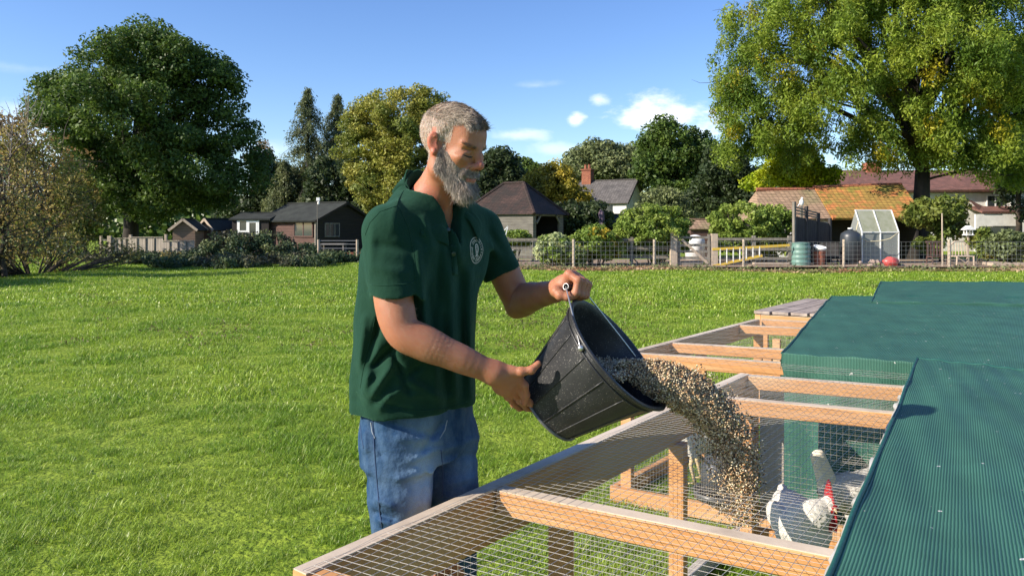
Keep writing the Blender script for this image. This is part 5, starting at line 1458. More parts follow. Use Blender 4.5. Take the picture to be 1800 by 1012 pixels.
# masks on the head vertices
x, y, z = Vh.T
def sm(v, a, b): t = np.clip((v-a)/(b-a), 0, 1); return t*t*(3-2*t)
hairline = .070 + .0*z
scalp = sm(z, .030 + .55*np.clip(x+.01, 0, 1), .040 + .55*np.clip(x+.01, 0, 1)) * (x < .05) + sm(z, .070, .078)*(x >= .02)
backh = (x < -.012) & (z > -.062)
scalp = np.maximum(scalp, np.where(backh, sm(z, -.062, -.045), 0))
side = (np.abs(y) > .045) & (x > -.02) & (x < .032) & (z > .008)
scalp = np.maximum(scalp, np.where(side, 1, 0)) * (np.abs(y) < .083)
earm = (np.abs(y) > .0755) & (np.abs(z) < .04) & (np.abs(x+.002) < .03)
scalp[earm] = 0
# beard: below a curve from the ear to the mouth
bl_top = np.where(x < .03, -.012 - .10*(x-.0)*(x > 0), -.015 - (x-.03)*.85)
beard = (x > .012) & (z < np.where(x < .02, .004, bl_top)) & (z > -.060 - .80*np.clip(x-.010,0,.1)) & (z > -.128)
beard &= ~((x > .082) & (np.abs(y) < .021) & (z > -.082) & (z < -.064))        # lips
must = (x > .070) & (z < -.048) & (z > -.066) & (np.abs(y) < .034)
beard = beard | must
beard &= ~earm
beard &= ~((x > .092) & (z > -.050))
beardm = beard.astype(float)
lip = ((x > .086) & (np.abs(y) < .022) & (z > -.081) & (z < -.064)).astype(float)
red = np.maximum(earm*1.0, sm(x, .098, .108)*(np.abs(z+.033) < .02)) ; red = np.maximum(red, .5*(z < -.12)*(x < .03))
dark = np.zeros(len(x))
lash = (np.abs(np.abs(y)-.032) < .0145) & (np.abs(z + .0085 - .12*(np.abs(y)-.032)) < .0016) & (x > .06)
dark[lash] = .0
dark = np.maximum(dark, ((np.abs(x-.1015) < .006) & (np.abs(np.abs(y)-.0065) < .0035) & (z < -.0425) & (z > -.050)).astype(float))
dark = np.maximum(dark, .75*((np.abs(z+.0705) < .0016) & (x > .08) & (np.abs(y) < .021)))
# merge the body
nH, nR_, nL_, nT_ = len(Vhw), len(Vr), len(Vl), len(Vt)
BV = np.concatenate([Vhw, Vr, Vl, Vt]); BF = np.concatenate([Fh, Fr+nH, Fl+nH+nR_, Ft+nH+nR_+nL_])
tot = len(BV); pad = np.zeros(tot - nH)
def ext(a): return np.concatenate([a, pad])
redA = ext(red); redA[nH:] = 0
knuck = np.zeros(tot)
for kk in (K1,K2,K3,K4): knuck = np.maximum(knuck, .5*np.exp(-(np.linalg.norm(BV-kk,axis=1)/.02)**2))
for o in (.012,.033,.053,.071): knuck = np.maximum(knuck, .6*np.exp(-(np.linalg.norm(BV-ring(o,97,.035),axis=1)/.018)**2))
redA = np.maximum(redA, knuck); redA = np.maximum(redA, .35*np.exp(-(np.linalg.norm(BV-P(690,596,1.8),axis=1)/.05)**2))
nail = np.zeros(tot)
root = thing('person', 'bearded man in a dark green polo shirt and blue jeans emptying a bucket', 'person', (float(P(740,400,2.02)[0]), 2.02, 0))
RO = np.array(root.location)
body = np_mesh('body', BV - RO, BF, M['skin'], root, smooth=True, attrs={'stubble': ext(np.maximum(scalp*.9, beardm)), 'red': redA, 'lip': ext(lip), 'dark': ext(dark), 'nail': nail})

# ---- hair strands
def vert_normals(V, F):
    n = np.zeros_like(V); a, b, c, d = V[F[:, 0]], V[F[:, 1]], V[F[:, 2]], V[F[:, 3]]
    fn = np.cross(c - a, d - b)
    for i in range(4): np.add.at(n, F[:, i], fn)
    return n / (np.linalg.norm(n, axis=1)[:, None] + 1e-12)
NH = vert_normals(Vh, Fh)
def strands(name, idx, n, length, dirf, width, m, parent, seed, lift=.4, curl=.15, segs=3):
    r = np.random.default_rng(seed)
    k = r.choice(idx, n); p = Vh[k] + r.normal(size=(n, 3)) * .0009; nn = NH[k]
    d = dirf(p, nn); d = d - nn * (d * nn).sum(1)[:, None]; d /= np.linalg.norm(d, axis=1)[:, None] + 1e-9
    d = d + r.normal(size=(n, 3)) * curl
    ln = length(p) * (.55 + .6 * r.random(n)); lf = lift if not callable(lift) else lift(p)
    side = np.cross(d, nn); side /= np.linalg.norm(side, axis=1)[:, None] + 1e-9
    tw = r.normal(size=(n, 1)) * .6; side = side + nn * tw; side /= np.linalg.norm(side, axis=1)[:, None]
    V = []; 
    lf = np.broadcast_to(lf, (n,))[:, None]
    bend = r.normal(size=(n, 3)) * curl
    for j in range(segs + 1):
        t = j / segs
        c = p - nn * .001 * (1-t) + (d * t + nn * lf * (t - .45 * t * t) + bend * t * t) * ln[:, None]
        w = width * (1 - .75 * t)
        V += [c - side * w / 2, c + side * w / 2]
    V = np.stack(V, 1)
    base = (np.arange(n) * (2 * (segs + 1)))[:, None]
    F = np.concatenate([base + np.array([[2*j, 2*j+1, 2*j+3, 2*j+2]]) for j in range(segs)], 0)
    return np_mesh(name, hw(V.reshape(-1, 3)) - RO, F, m, parent)
def hair_mat(name, c1, c2, val=.35):
    m = mat(name, c1, .45, c2, nscale=60, detail=3, contrast=(.35,.65), island=val, spec=.4); return m
M['hairg'] = hair_mat('greying_fair_hair', (.46,.37,.28), (.22,.17,.125), .6)
M['hairs'] = hair_mat('silver_cropped_hair', (.60,.51,.42), (.42,.34,.27), .4)
M['beard'] = hair_mat('grey_beard_hair', (.40,.33,.265), (.19,.15,.12), .5)
topi = np.where((scalp > .5) & (z > .062))[0]
sidei = np.where((scalp > .4) & (z <= .08))[0]
for_lift = .35
def dtop(p, nn):
    v = np.zeros_like(p); v[:, 0] = 1; v[:, 2] = .2; v[:, 1] = -.5*np.sign(p[:, 1])*(np.abs(p[:, 1]) > .03)*1.0 - .25; return v
strands('hair', topi, 14000, lambda p: np.where(p[:, 0] > .035, .016, np.where(p[:,0] > -.03, .012, .008)), dtop, .0010, M['hairg'], root, 1, lift=.36, curl=.15)
hsd = strands('cropped_hair', sidei, 16000, lambda p: .0040 + .005*np.clip((p[:, 2])/.08, 0, 1), lambda p, nn: np.tile([.15, 0, -1.0], (len(p), 1)), .0009, M['hairs'], root, 2, lift=.35, curl=.2)
# fringe tufts
fr_ = np.where((x > .048) & (z > .066) & (z < .088) & (np.abs(y) < .05))[0]
strands('fringe', fr_, 1600, lambda p: np.full(len(p), .021), lambda p, nn: np.tile([.6, -.5, .1], (len(p), 1)), .0011, M['hairg'], root, 3, lift=.35, curl=.2)
bi = np.where(beardm > 0)[0]
def blen(p):
    l = .008 + .016*sm(-p[:, 2], .055, .105)*sm(p[:, 0], .0, .07)
    l = np.where((p[:, 2] > -.068) & (p[:, 0] > .07), .008, l); l = np.where(p[:, 0] < .03, .006 + .007*sm(-p[:, 2], .0, .08), l); return l
def bdir(p, nn):
    v = np.stack([np.where(p[:, 0] > .05, .15, .35), p[:, 1]*4, -np.ones(len(p))], 1)
    m_ = (p[:, 2] > -.068) & (p[:, 0] > .075); v[m_, 1] = np.sign(p[m_, 1])*1.0; v[m_, 2] = -.7; return v
# extra beard volume below the chin
Vb_keep = Vh
strands('beard', bi, 26000, blen, bdir, .0010, M['beard'], root, 4, lift=.40, curl=.2, segs=3)
ci = np.where((beardm > 0) & (z < -.085) & (x > .03))[0]
strands('beard_point', ci, 6500, lambda p: np.full(len(p), .030), lambda p, nn: np.stack([np.full(len(p), .35), -p[:, 1]*6, -np.ones(len(p))], 1), .0012, M['beard'], root, 5, lift=.30, curl=.16, segs=4)
# eyebrows
ei = np.where((np.abs(z-.0115-.20*(np.abs(y)-.013)) < .0042) & (np.abs(y) > .013) & (np.abs(y) < .05) & (x > .05))[0]
strands('eyebrow', ei, 520, lambda p: np.full(len(p), .008), lambda p, nn: np.stack([np.zeros(len(p)), np.sign(p[:, 1]), np.full(len(p), .15)], 1), .0009, hair_mat('brow_hair', (.20,.14,.10), (.11,.08,.055)), root, 6, lift=.3, curl=.25)
# lashes
li = np.where(lash)[0]
if False: strands('eyelash', li, 36, lambda p: np.full(len(p), .0045), lambda p, nn: np.tile([.5, 0, -1.], (len(p), 1)), .0006, M['dark'], root, 7, lift=1.0, curl=.1)

# ---- polo shirt
def to_t(p): return p
TZ = np.array([.93, 1.02, 1.12, 1.25, 1.36, 1.44, 1.50, 1.55, 1.60, 1.66])
# centre line px,d at those heights
def ctr(z):
    zz = [.95, 1.10, 1.25, 1.42, 1.56, 1.66]
    px = [728, 728, 735, 750, 757, 757]; dd_ = [2.03, 2.02, 2.01, 2.0, 2.0, 2.0]
    d = np.interp(z, zz, dd_); q = np.interp(z, zz, px); return (q-900)/FPX*d, d
HWs = np.interp(TZ, [.93,1.0,1.12,1.30,1.44,1.52,1.58,1.62,1.66], [.188,.186,.180,.187,.190,.168,.112,.070,.06])
DTs = np.interp(TZ, [.93,1.0,1.12,1.30,1.44,1.52,1.58,1.62,1.66], [.140,.138,.128,.128,.126,.105,.080,.065,.055])
def torso(p, inset=0.0):
    cx_, cy_ = ctr(p[:, 2]); q = p[:, :2] - np.stack([cx_, cy_], 1)
    f = q @ Ff[:2]; l = q @ Ll[:2]
    w = np.interp(p[:, 2], TZ, HWs) - inset; t = np.interp(p[:, 2], TZ, DTs) - inset
    e = 2.35
    rr = (np.abs(f/t)**e + np.abs(l/w)**e)**(1/e)
    return (rr - 1)*np.minimum(w, t)*.92
sh = SDF()
sh.func(lambda p: np.maximum(torso(p), np.maximum(p[:, 2]-1.655, 1.016 - p[:, 2])), (-.25, 2, 1.3), .5)
# shoulders
NB = P(757, 340, 1.99)
SRc = P(684, 403, 1.868); SLc = P(845, 402, 2.15)
sh.cone(NB + np.array([0,0,-.058]) - Ll*.04, SRc, .043, .057, k=.045)
sh.cone(NB + np.array([0,0,-.045]) + Ll*.04, SLc, .045, .058, k=.045)
CR = P(694, 516, 1.825); CL = P(883, 481, 2.175)
axR = (P(694,535,1.815)-P(690,490,1.833)); axR /= np.linalg.norm(axR); axL = (CL-LS)/np.linalg.norm(CL-LS)
def sleeve(s0, c, ax, r0, r1, rin, nrm):
    q = SDF(); e = c + ax*.03
    q.cone(s0, e, r0, r1, k=.02)
    nrm = np.array(nrm)/np.linalg.norm(nrm)
    q.func(lambda p: (p-c)@nrm, c, .2, k=.003, mode='s')
    q.cone(c-ax*.020, c+ax*.10, rin, rin, k=.004, mode='s')
    return q.eval
sh.func(sleeve(SRc, CR, axR, .060, .0615, .0525, -np.array([.02,.1,-1.0])), CR, .3, k=.022)
sh.func(sleeve(SLc, CL, axL, .059, .0595, .0490, -np.array([.42,.05,-.9])), CL, .3, k=.02)
# fold system: (p0, p1, width, amplitude) positive = ridge
folds = []
def fold(px0, py0, px1, py1, w=.012, a=.010, px2=None, py2=None):
    folds.append((px0, py0, px1, py1, w, a))
# photo-space fold lines, turned into planes through the camera side of the cloth
F_ = [
 (690,640,650,700,9,.012),(725,655,668,715,8,.010),(700,600,650,650,7,-.012),(740,640,690,690,7,-.010),(662,600,640,690,8,.010),
 (700,690,800,700,7,.004),(668,560,650,640,7,-.010),(640,560,628,690,8,.007),(705,665,760,690,8,.007),(690,620,720,690,6,-.009),
 (735,430,742,520,8,.008),(752,440,745,560,8,.007),(775,420,765,560,7,-.006),(790,480,800,690,9,.008),(808,470,815,690,8,-.007),
 (825,480,826,700,8,.007),(778,560,788,720,9,-.006),(765,600,768,720,10,.005),(842,490,838,640,7,-.006),(700,330,690,400,9,.004),
 (660,430,720,440,9,-.005),(655,470,715,480,9,.005),(655,400,650,490,9,.004),(745,530,752,620,9,.008),(750,500,765,600,8,-.007),
 (800,395,812,470,7,.006),(785,385,790,450,6,-.006),(860,420,880,455,8,.006),(868,400,885,430,7,.004),(745,385,760,440,7,.006),
 (645,700,720,722,6,-.004),(632,640,628,700,8,-.006)]
def foldf(p):
    px = p[:, 0]/p[:, 1]*FPX + 900; py = HORY - (p[:, 2]-CAMH)/p[:, 1]*FPX
    d = np.zeros(len(p))
    for (x0,y0,x1,y1,w,a) in F_:
        bx_, by_ = x1-x0, y1-y0; l2 = bx_*bx_+by_*by_
        t = np.clip(((px-x0)*bx_+(py-y0)*by_)/l2, 0, 1)
        dist2 = (px-x0-t*bx_)**2 + (py-y0-t*by_)**2
        d -= 1.6*a*np.exp(-dist2/(w*w))*np.sin(np.pi*np.clip(t*.86+.07,0,1))**.5
    # gentle cloth waviness
    d += .0018*np.sin(p[:, 2]*38+p[:, 0]*21)*np.sin(p[:, 0]*44+p[:, 1]*31) + .0012*np.sin(p[:, 2]*17-p[:, 1]*57+p[:, 0]*39)
    return d
sh.func(foldf, (-.25, 2, 1.3), .8, mode='add')
# neck hole (V at the front)
ncen = P(757, 335, 1.985)
sh.cone(P(748, 372, 2.0), P(768, 290, 1.955), .066, .075, k=.006, mode='s')
vt = P(797, 432, 1.93)
def vneck(p):
    # wedge along the chest midline from the neck hole down to vt
    q = p - vt; f = q @ Ff; l = q @ Ll; h = q[:, 2]
    return np.maximum(np.maximum(np.abs(l) - h*.36, -h), -f - .035)
sh.func(vneck, vt, .2, k=.004, mode='s')
Vs_, Fs_ = sh.mesh((-.58, 1.68, .93), (.10, 2.36, 1.70), .0045)
def shirt_mat():
    m = bpy.data.materials.new('green_pique_cotton'); m.use_nodes = True; nt = m.node_tree; b = nt.nodes['Principled BSDF']
    b.inputs['Roughness'].default_value = .9; b.inputs['Specular IOR Level'].default_value = .15; b.inputs['Sheen Weight'].default_value = .25; b.inputs['Sheen Roughness'].default_value=.5; b.inputs['Sheen Tint'].default_value=(.25,.6,.4,1)
    tc = N(nt,'ShaderNodeTexCoord'); n = N(nt,'ShaderNodeTexNoise'); n.inputs['Scale'].default_value=9; n.inputs['Detail'].default_value=8; L(nt,tc.outputs['Object'],n.inputs['Vector'])
    mr = N(nt,'ShaderNodeMapRange'); mr.inputs['From Min'].default_value=.35; mr.inputs['From Max'].default_value=.65; L(nt,n.outputs['Fac'],mr.inputs['Value'])
    mx = N(nt,'ShaderNodeMix',data_type='RGBA'); L(nt,mr.outputs[0],mx.inputs['Factor']); mx.inputs['A'].default_value=(.0042,.026,.0145,1); mx.inputs['B'].default_value=(.0072,.034,.0195,1); L(nt,mx.outputs['Result'],b.inputs['Base Color'])
    v = N(nt,'ShaderNodeTexNoise'); v.inputs['Scale'].default_value=700; v.inputs['Detail'].default_value=2; L(nt,tc.outputs['Object'],v.inputs['Vector'])
    v2 = N(nt,'ShaderNodeTexNoise'); v2.inputs['Scale'].default_value=22; v2.inputs['Detail'].default_value=4; L(nt,tc.outputs['Object'],v2.inputs['Vector'])
    ma = N(nt,'ShaderNodeMath',operation='MULTIPLY_ADD'); L(nt,v2.outputs['Fac'],ma.inputs[0]); ma.inputs[1].default_value=9.0; L(nt,v.outputs['Fac'],ma.inputs[2])
    bp = N(nt,'ShaderNodeBump'); bp.inputs['Distance'].default_value=.0006; L(nt,ma.outputs[0],bp.inputs['Height']); L(nt,bp.outputs[0],b.inputs['Normal'])
    return m
M['shirt'] = shirt_mat()
shirt = np_mesh('polo_shirt', Vs_ - RO, Fs_, M['shirt'], root, smooth=True)
bvh = BVHTree.FromPolygons([tuple(v) for v in Vs_], [tuple(int(i) for i in f) for f in Fs_])
bvhB = BVHTree.FromPolygons([tuple(v) for v in BV[:nH]], [tuple(int(i) for i in f) for f in Fh])
def cast(px, py, off=.001, tree=None):
    o = Vector((0,0,CAMH)); q = Vector(tuple(P(px,py,1.0))) - o; q.normalize()
    h = (tree or bvh).ray_cast(o, q)
    return None if h[0] is None else (h[0] + h[1]*off, h[1])
def seam(name, line, r=.0011, m=None, off=.0003, sub=6):
    pts = []
    for (x0,y0),(x1,y1) in zip(line[:-1], line[1:]):
        for t in np.linspace(0,1,sub,endpoint=False):
            h = cast(x0+(x1-x0)*t, y0+(y1-y0)*t, off)
            if h: pts.append(h[0] - Vector(RO))
    if len(pts) > 3:
        return MB().tube(pts, r, 5).build(name, m or M['shirt'], shirt, smooth=True)
def face_line(name, line, r, m):
    pts = []
    for (x0,y0),(x1,y1) in zip(line[:-1], line[1:]):
        for t in np.linspace(0,1,5,endpoint=False):
            h = cast(x0+(x1-x0)*t, y0+(y1-y0)*t, .0, bvhB)
            if h: pts.append(h[0]-Vector(RO))
    if len(pts) > 3: n_ = len(pts); MB().tube(pts, [r*(.35+.65*math.sin(math.pi*(i+.5)/n_)) for i in range(n_)], 6).build(name, m, body, smooth=True)
M['lashline'] = mat('dark_lash_line', (.03,.018,.013), .6); M['crease'] = mat('skin_crease', (.20,.08,.045), .7)
EZ = -.0125
def hp_(px_l, py_l, z_l):   # head-local to photo
    w_ = hw((px_l, py_l, z_l))[0]; return (w_[0]/w_[1]*FPX+900, HORY-(w_[2]-CAMH)/w_[1]*FPX)
face_line('lash_line', [hp_(.088,-.0165,EZ+.001), hp_(.090,-.024,EZ-.001), hp_(.088,-.033,EZ-.0015), hp_(.082,-.042,EZ), hp_(.076,-.050,EZ+.002)], .0021, M['lashline'])
face_line('eyelid_crease', [hp_(.088,-.019,.0035), hp_(.086,-.030,.0045), hp_(.080,-.042,.002), hp_(.074,-.049,-.003)], .0007, M['crease'])
face_line('smile_line', [hp_(.098,-.018,-.036), hp_(.090,-.027,-.045), hp_(.086,-.031,-.055)], .0009, M['crease'])
seam('shoulder_seam', [(709,335),(700,352),(697,362),(668,372),(650,392),(640,418)])
seam('armhole_seam', [(700,362),(718,400),(728,450),(731,500)])
seam('sleeve_hem', [(651,500),(670,502),(690,501),(712,499),(728,497)])
seam('hem_stitching', [(626,688),(650,704),(690,716),(740,722),(790,717),(828,703)])
seam('side_seam', [(659,560),(650,600),(640,640),(632,690)])
# placket
pl = []
for t in np.linspace(0, 1, 12):
    px, py = 797 + 2*t, 431 + 52*t
    for dx in (-4, 5):
        h = cast(px+dx, py, .0015); pl.append(h[0] - Vector(RO) if h else Vector((0,0,0)))
o = mesh_obj('placket', pl, [(2*i, 2*i+1, 2*i+3, 2*i+2) for i in range(11)], M['shirt'], shirt, True); so_ = o.modifiers.new('thickness','SOLIDIFY'); so_.thickness=.0012; so_.offset = 0
M['button'] = mat('dark_green_button', (.01,.03,.02), .3)
for (px, py) in ((789,404),(798,446)):
    h = cast(px, py, .0045)
    if h:
        q = h[1].to_track_quat('Z','Y').to_matrix().to_4x4()
        MB().lathe([(.0055,0),(.0055,.002),(.004,.0024)], tuple(h[0]-Vector(RO)), 12, axis=q.to_3x3()).build('button', M['button'], shirt, smooth=False)
# collar: stand and fall, open at the front
cV = []; cF = []
axC = P(768, 290, 1.955) - P(748, 372, 2.0); axC /= np.linalg.norm(axC)
cb_ = P(753, 352, 1.990)
ef = Ff - axC*(Ff@axC); ef /= np.linalg.norm(ef); el = np.cross(axC, ef)
nth = 41; prof_n = 9
for i in range(nth):
    th = R(-152 + 304*i/(nth-1)); u = abs(th)/R(152)     # 0 = back of the neck
    dirv = -ef*math.cos(th) + el*math.sin(th)
    lift = .032*(1-u)**1.0 - .052*u**1.5
    r0 = .060 + .012*u; fall = .044 + .008*u**3
    c0 = cb_ + axC*lift
    fr_off = ef*(.020*u**2)
    prof = [(r0-.004, -.004), (r0-.001, .012), (r0+.001, .026), (r0+.006, .031), (r0+.011, .026), (r0+.011+.013*(.12+.88*u), .026-fall*.33), (r0+.011+.023*(.12+.88*u), .026-fall*.66), (r0+.011+.032*(.12+.88*u), .026-fall), (r0+.009+.031*(.12+.88*u), .023-fall)]
    pv = np.array([c0 + fr_off + dirv*rr1 + axC*zz1 for (rr1, zz1) in prof])
    for it in range(4):
        need = np.array([-1, -1, .000, .002, .005, .006, .006, .006, .0045]); dv = sh.eval(pv); e_ = 1e-3
        gr = np.stack([(sh.eval(pv+np.eye(3)[q_]*e_)-dv)/e_ for q_ in range(3)], 1); gr /= np.linalg.norm(gr, axis=1)[:, None]+1e-9
        pv = pv + gr*np.clip(need-dv, 0, .02)[:, None]
    for q_ in pv: cV.append(q_ - RO)
for i in range(nth-1):
    for j in range(prof_n-1): a = i*prof_n+j; cF.append((a, a+1, a+prof_n+1, a+prof_n))
co = mesh_obj('collar', cV, cF, M['shirt'], shirt, True); so_ = co.modifiers.new('thickness','SOLIDIFY'); so_.thickness=.0028; so_.offset=0
ss = co.modifiers.new('smooth','SUBSURF'); ss.levels=1; ss.render_levels=1

# ---- logo on the left chest
M['thread'] = mat('cream_embroidery_thread', (.62,.60,.48), .8)
lc = cast(838, 440, .0)
lN = Vector(tuple(Ff*.97 + UZ*.12)).normalized(); lN = lN*.45 + lc[1]*.55; lN.normalize()
lU = Vector((0,0,1)).cross(lN).normalized(); lV_ = lN.cross(lU)
LR = .0345
def proj(u, v, off=.0012):
    o = lc[0] + lU*u + lV_*v + lN*.05
    h = bvh.ray_cast(o, -lN)
    if h[0] is None: return o - lN*.05 - Vector(RO)
    return h[0] + lN*off - Vector(RO)
lg = MB()
def stroke(pts, w):
    n = len(pts); vs = []
    for i, (u, v) in enumerate(pts):
        a = pts[max(i-1, 0)]; b = pts[min(i+1, n-1)]; dx, dy = b[0]-a[0], b[1]-a[1]; l = math.hypot(dx, dy) or 1
        ox, oy = -dy/l*w/2, dx/l*w/2
        vs += [proj(u+ox, v+oy), proj(u-ox, v-oy)]
    lg.add(vs, [(2*i, 2*i+1, 2*i+3, 2*i+2) for i in range(n-1)])
stroke([(LR*math.cos(t), LR*math.sin(t)) for t in np.linspace(0, 2*math.pi, 65)], .0016)
# motif: a drop with a pointed lower end over a leafy squiggle
def drop(s): return [(s*.0088*math.sin(t)*(.62+.38*math.cos(t*.5)**2 if t < math.pi else .62+.38*math.cos((2*math.pi-t)*.5)**2), .004 + s*(.0125*math.cos(t) if math.cos(t) > 0 else .0185*math.cos(t))) for t in np.linspace(0, 2*math.pi, 33)]
stroke(drop(1.0), .0024); stroke(drop(.55), .0016); stroke([(0,-.002),(0,-.014)], .0016)
stroke([(-.011,-.014),(-.005,-.0165),(0,-.0145),(.006,-.0135),(.011,-.0155),(.007,-.018),(.001,-.0195),(-.003,-.0225)], .0015)
lg.build('emblem_ring', M['thread'], shirt)
def ring_text(txt, r, a0, a1, h, flip=False):
    mbt = MB(); n = len(txt)
    for i, chh in enumerate(txt):
        if chh == ' ': continue
        cu_ = bpy.data.curves.new('letter', 'FONT'); cu_.body = chh; cu_.size = h*1.4; cu_.align_x = 'CENTER'; cu_.resolution_u = 2
        ob = bpy.data.objects.new('letter', cu_); me = ob.to_mesh()
        ang = R(a0 + (a1-a0)*i/(n-1)); vs = []
        for v_ in me.vertices:
            xx_, yy_ = v_.co.x, v_.co.y - h*.5
            if flip: a = ang + math.pi/2; bu_, bv_ = r*math.cos(ang), r*math.sin(ang)
            else: a = ang - math.pi/2; bu_, bv_ = r*math.cos(ang), r*math.sin(ang)
            vs.append(proj(bu_ + xx_*math.cos(a) - yy_*math.sin(a), bv_ + xx_*math.sin(a) + yy_*math.cos(a)))
        fs = [tuple(p.vertices) for p in me.polygons]; mbt.add(vs, fs); ob.to_mesh_clear(); bpy.data.objects.remove(ob); bpy.data.curves.remove(cu_)
    return mbt.build('emblem_lettering', M['thread'], shirt)
ring_text('THE ZERO MILES', .0265, 196, -12, .0078)
ring_text('MEAT COMPANY', .0265, 208, 332, .0078, flip=True)

# ---- jeans
je = SDF()
def pelvis(p):
    cx_, cy_ = ctr(p[:, 2]); q = p[:, :2] - np.stack([cx_+.012, cy_], 1); f = q @ Ff[:2]; l = q @ Ll[:2]
    e = 2.2; rr = (np.abs(f/.117)**e + np.abs(l/.171)**e)**(1/e); return np.maximum((rr-1)*.117, np.abs(p[:, 2]-.96)-.085)
je.func(pelvis, (-.25,2.02,1.0), .3)
rh, rk, rn = P(699,770,1.965), P(703,960,1.93), P(708,1130,1.93)
RA = np.array([P(700,1240,2.0)[0], 2.0, .07]); LA = np.array([P(812,1200,2.14)[0], 2.14, .07])
je.chain([rh, P(700,860,1.95), rn, RA*.5+rn*.5, RA], [.087,.077,.064,.060,.058], k=.035)
lh = P(789,765,2.08)
je.chain([lh, P(797,860,2.08), P(800,1050,2.10), LA*.5+P(800,1050,2.10)*.5, LA], [.084,.068,.060,.058,.056], k=.012)
JF = [(775,745,745,790,6,-.006),(775,775,700,770,7,.004),(770,790,720,810,6,.004),(780,790,840,770,6,.004),(785,800,835,800,7,-.005),(760,765,690,745,7,-.004),
      (665,880,690,890,6,.006),(660,900,690,912,5,-.006),(668,915,700,922,6,.006),(645,800,650,870,8,-.004),(700,840,735,830,7,.004),(760,830,752,900,7,.005),(790,850,830,840,8,.004),(800,900,830,890,8,-.005),(655,740,670,800,6,-.004),(640,760,648,830,6,.005)]
def jfold(p):
    px = p[:, 0]/p[:, 1]*FPX + 900; py = HORY - (p[:, 2]-CAMH)/p[:, 1]*FPX; d = np.zeros(len(p))
    for (x0,y0,x1,y1,w,a) in JF:
        bx_, by_ = x1-x0, y1-y0; l2 = bx_*bx_+by_*by_; t = np.clip(((px-x0)*bx_+(py-y0)*by_)/l2, 0, 1)
        d -= 1.6*a*np.exp(-((px-x0-t*bx_)**2+(py-y0-t*by_)**2)/(w*w))
    d += .0035*np.sin(p[:, 2]*43+p[:, 0]*25)*np.sin(p[:, 0]*30-p[:, 2]*19)*np.clip((1.0-p[:, 2])*2, .3, 1.4); return d
je.func(jfold, (-.25,2,.6), 1.2, mode='add')
je.func(lambda p: p[:, 2]-.055-0*p[:, 0] if False else -(p[:, 2]-.05), (0,0,0), 1, k=.004, mode='i')
Vj, Fj = je.mesh((-.56, 1.74, -.02), (.08, 2.34, 1.12), .006)
def jeans_mat():
    m = bpy.data.materials.new('washed_blue_denim'); m.use_nodes = True; nt = m.node_tree; b = nt.nodes['Principled BSDF']; b.inputs['Roughness'].default_value=.85; b.inputs['Specular IOR Level'].default_value=.2
    at = N(nt,'ShaderNodeAttribute'); at.attribute_name='wash_and_shade'; tc = N(nt,'ShaderNodeTexCoord')
    n = N(nt,'ShaderNodeTexNoise'); n.inputs['Scale'].default_value=16; n.inputs['Detail'].default_value=8; n.inputs['Roughness'].default_value=.7
    mp = N(nt,'ShaderNodeMapping'); mp.inputs['Scale'].default_value=(1,1,.5); L(nt,tc.outputs['Object'],mp.inputs[0]); L(nt,mp.outputs[0],n.inputs['Vector'])
    ad = N(nt,'ShaderNodeMath',operation='MULTIPLY_ADD'); L(nt,n.outputs['Fac'],ad.inputs[0]); ad.inputs[1].default_value=1.0; L(nt,at.outputs['Fac'],ad.inputs[2])
    mr = N(nt,'ShaderNodeMapRange'); mr.inputs['From Min'].default_value=.40; mr.inputs['From Max'].default_value=1.5; L(nt,ad.outputs[0],mr.inputs['Value'])
    mx = N(nt,'ShaderNodeMix',data_type='RGBA'); L(nt,mr.outputs[0],mx.inputs['Factor']); mx.inputs['A'].default_value=(.012,.045,.11,1); mx.inputs['B'].default_value=(.21,.315,.43,1); 
    f = N(nt,'ShaderNodeTexNoise'); f.inputs['Scale'].default_value=500; L(nt,tc.outputs['Object'],f.inputs['Vector'])
    m2 = N(nt,'ShaderNodeMix',data_type='RGBA',blend_type='OVERLAY'); m2.inputs['Factor'].default_value=.35; L(nt,mx.outputs['Result'],m2.inputs['A']); L(nt,f.outputs['Fac'],m2.inputs['B']); L(nt,m2.outputs['Result'],b.inputs['Base Color'])
    n2 = N(nt,'ShaderNodeTexNoise'); n2.inputs['Scale'].default_value=35; n2.inputs['Detail'].default_value=8; L(nt,tc.outputs['Object'],n2.inputs['Vector'])
    bp = N(nt,'ShaderNodeBump'); bp.inputs['Distance'].default_value=.007; L(nt,n2.outputs['Fac'],bp.inputs['Height']); L(nt,bp.outputs[0],b.inputs['Normal']); return m
M['jeans'] = jeans_mat()
pxj = Vj[:, 0]/Vj[:, 1]*FPX+900; pyj = HORY-(Vj[:, 2]-CAMH)/Vj[:, 1]*FPX
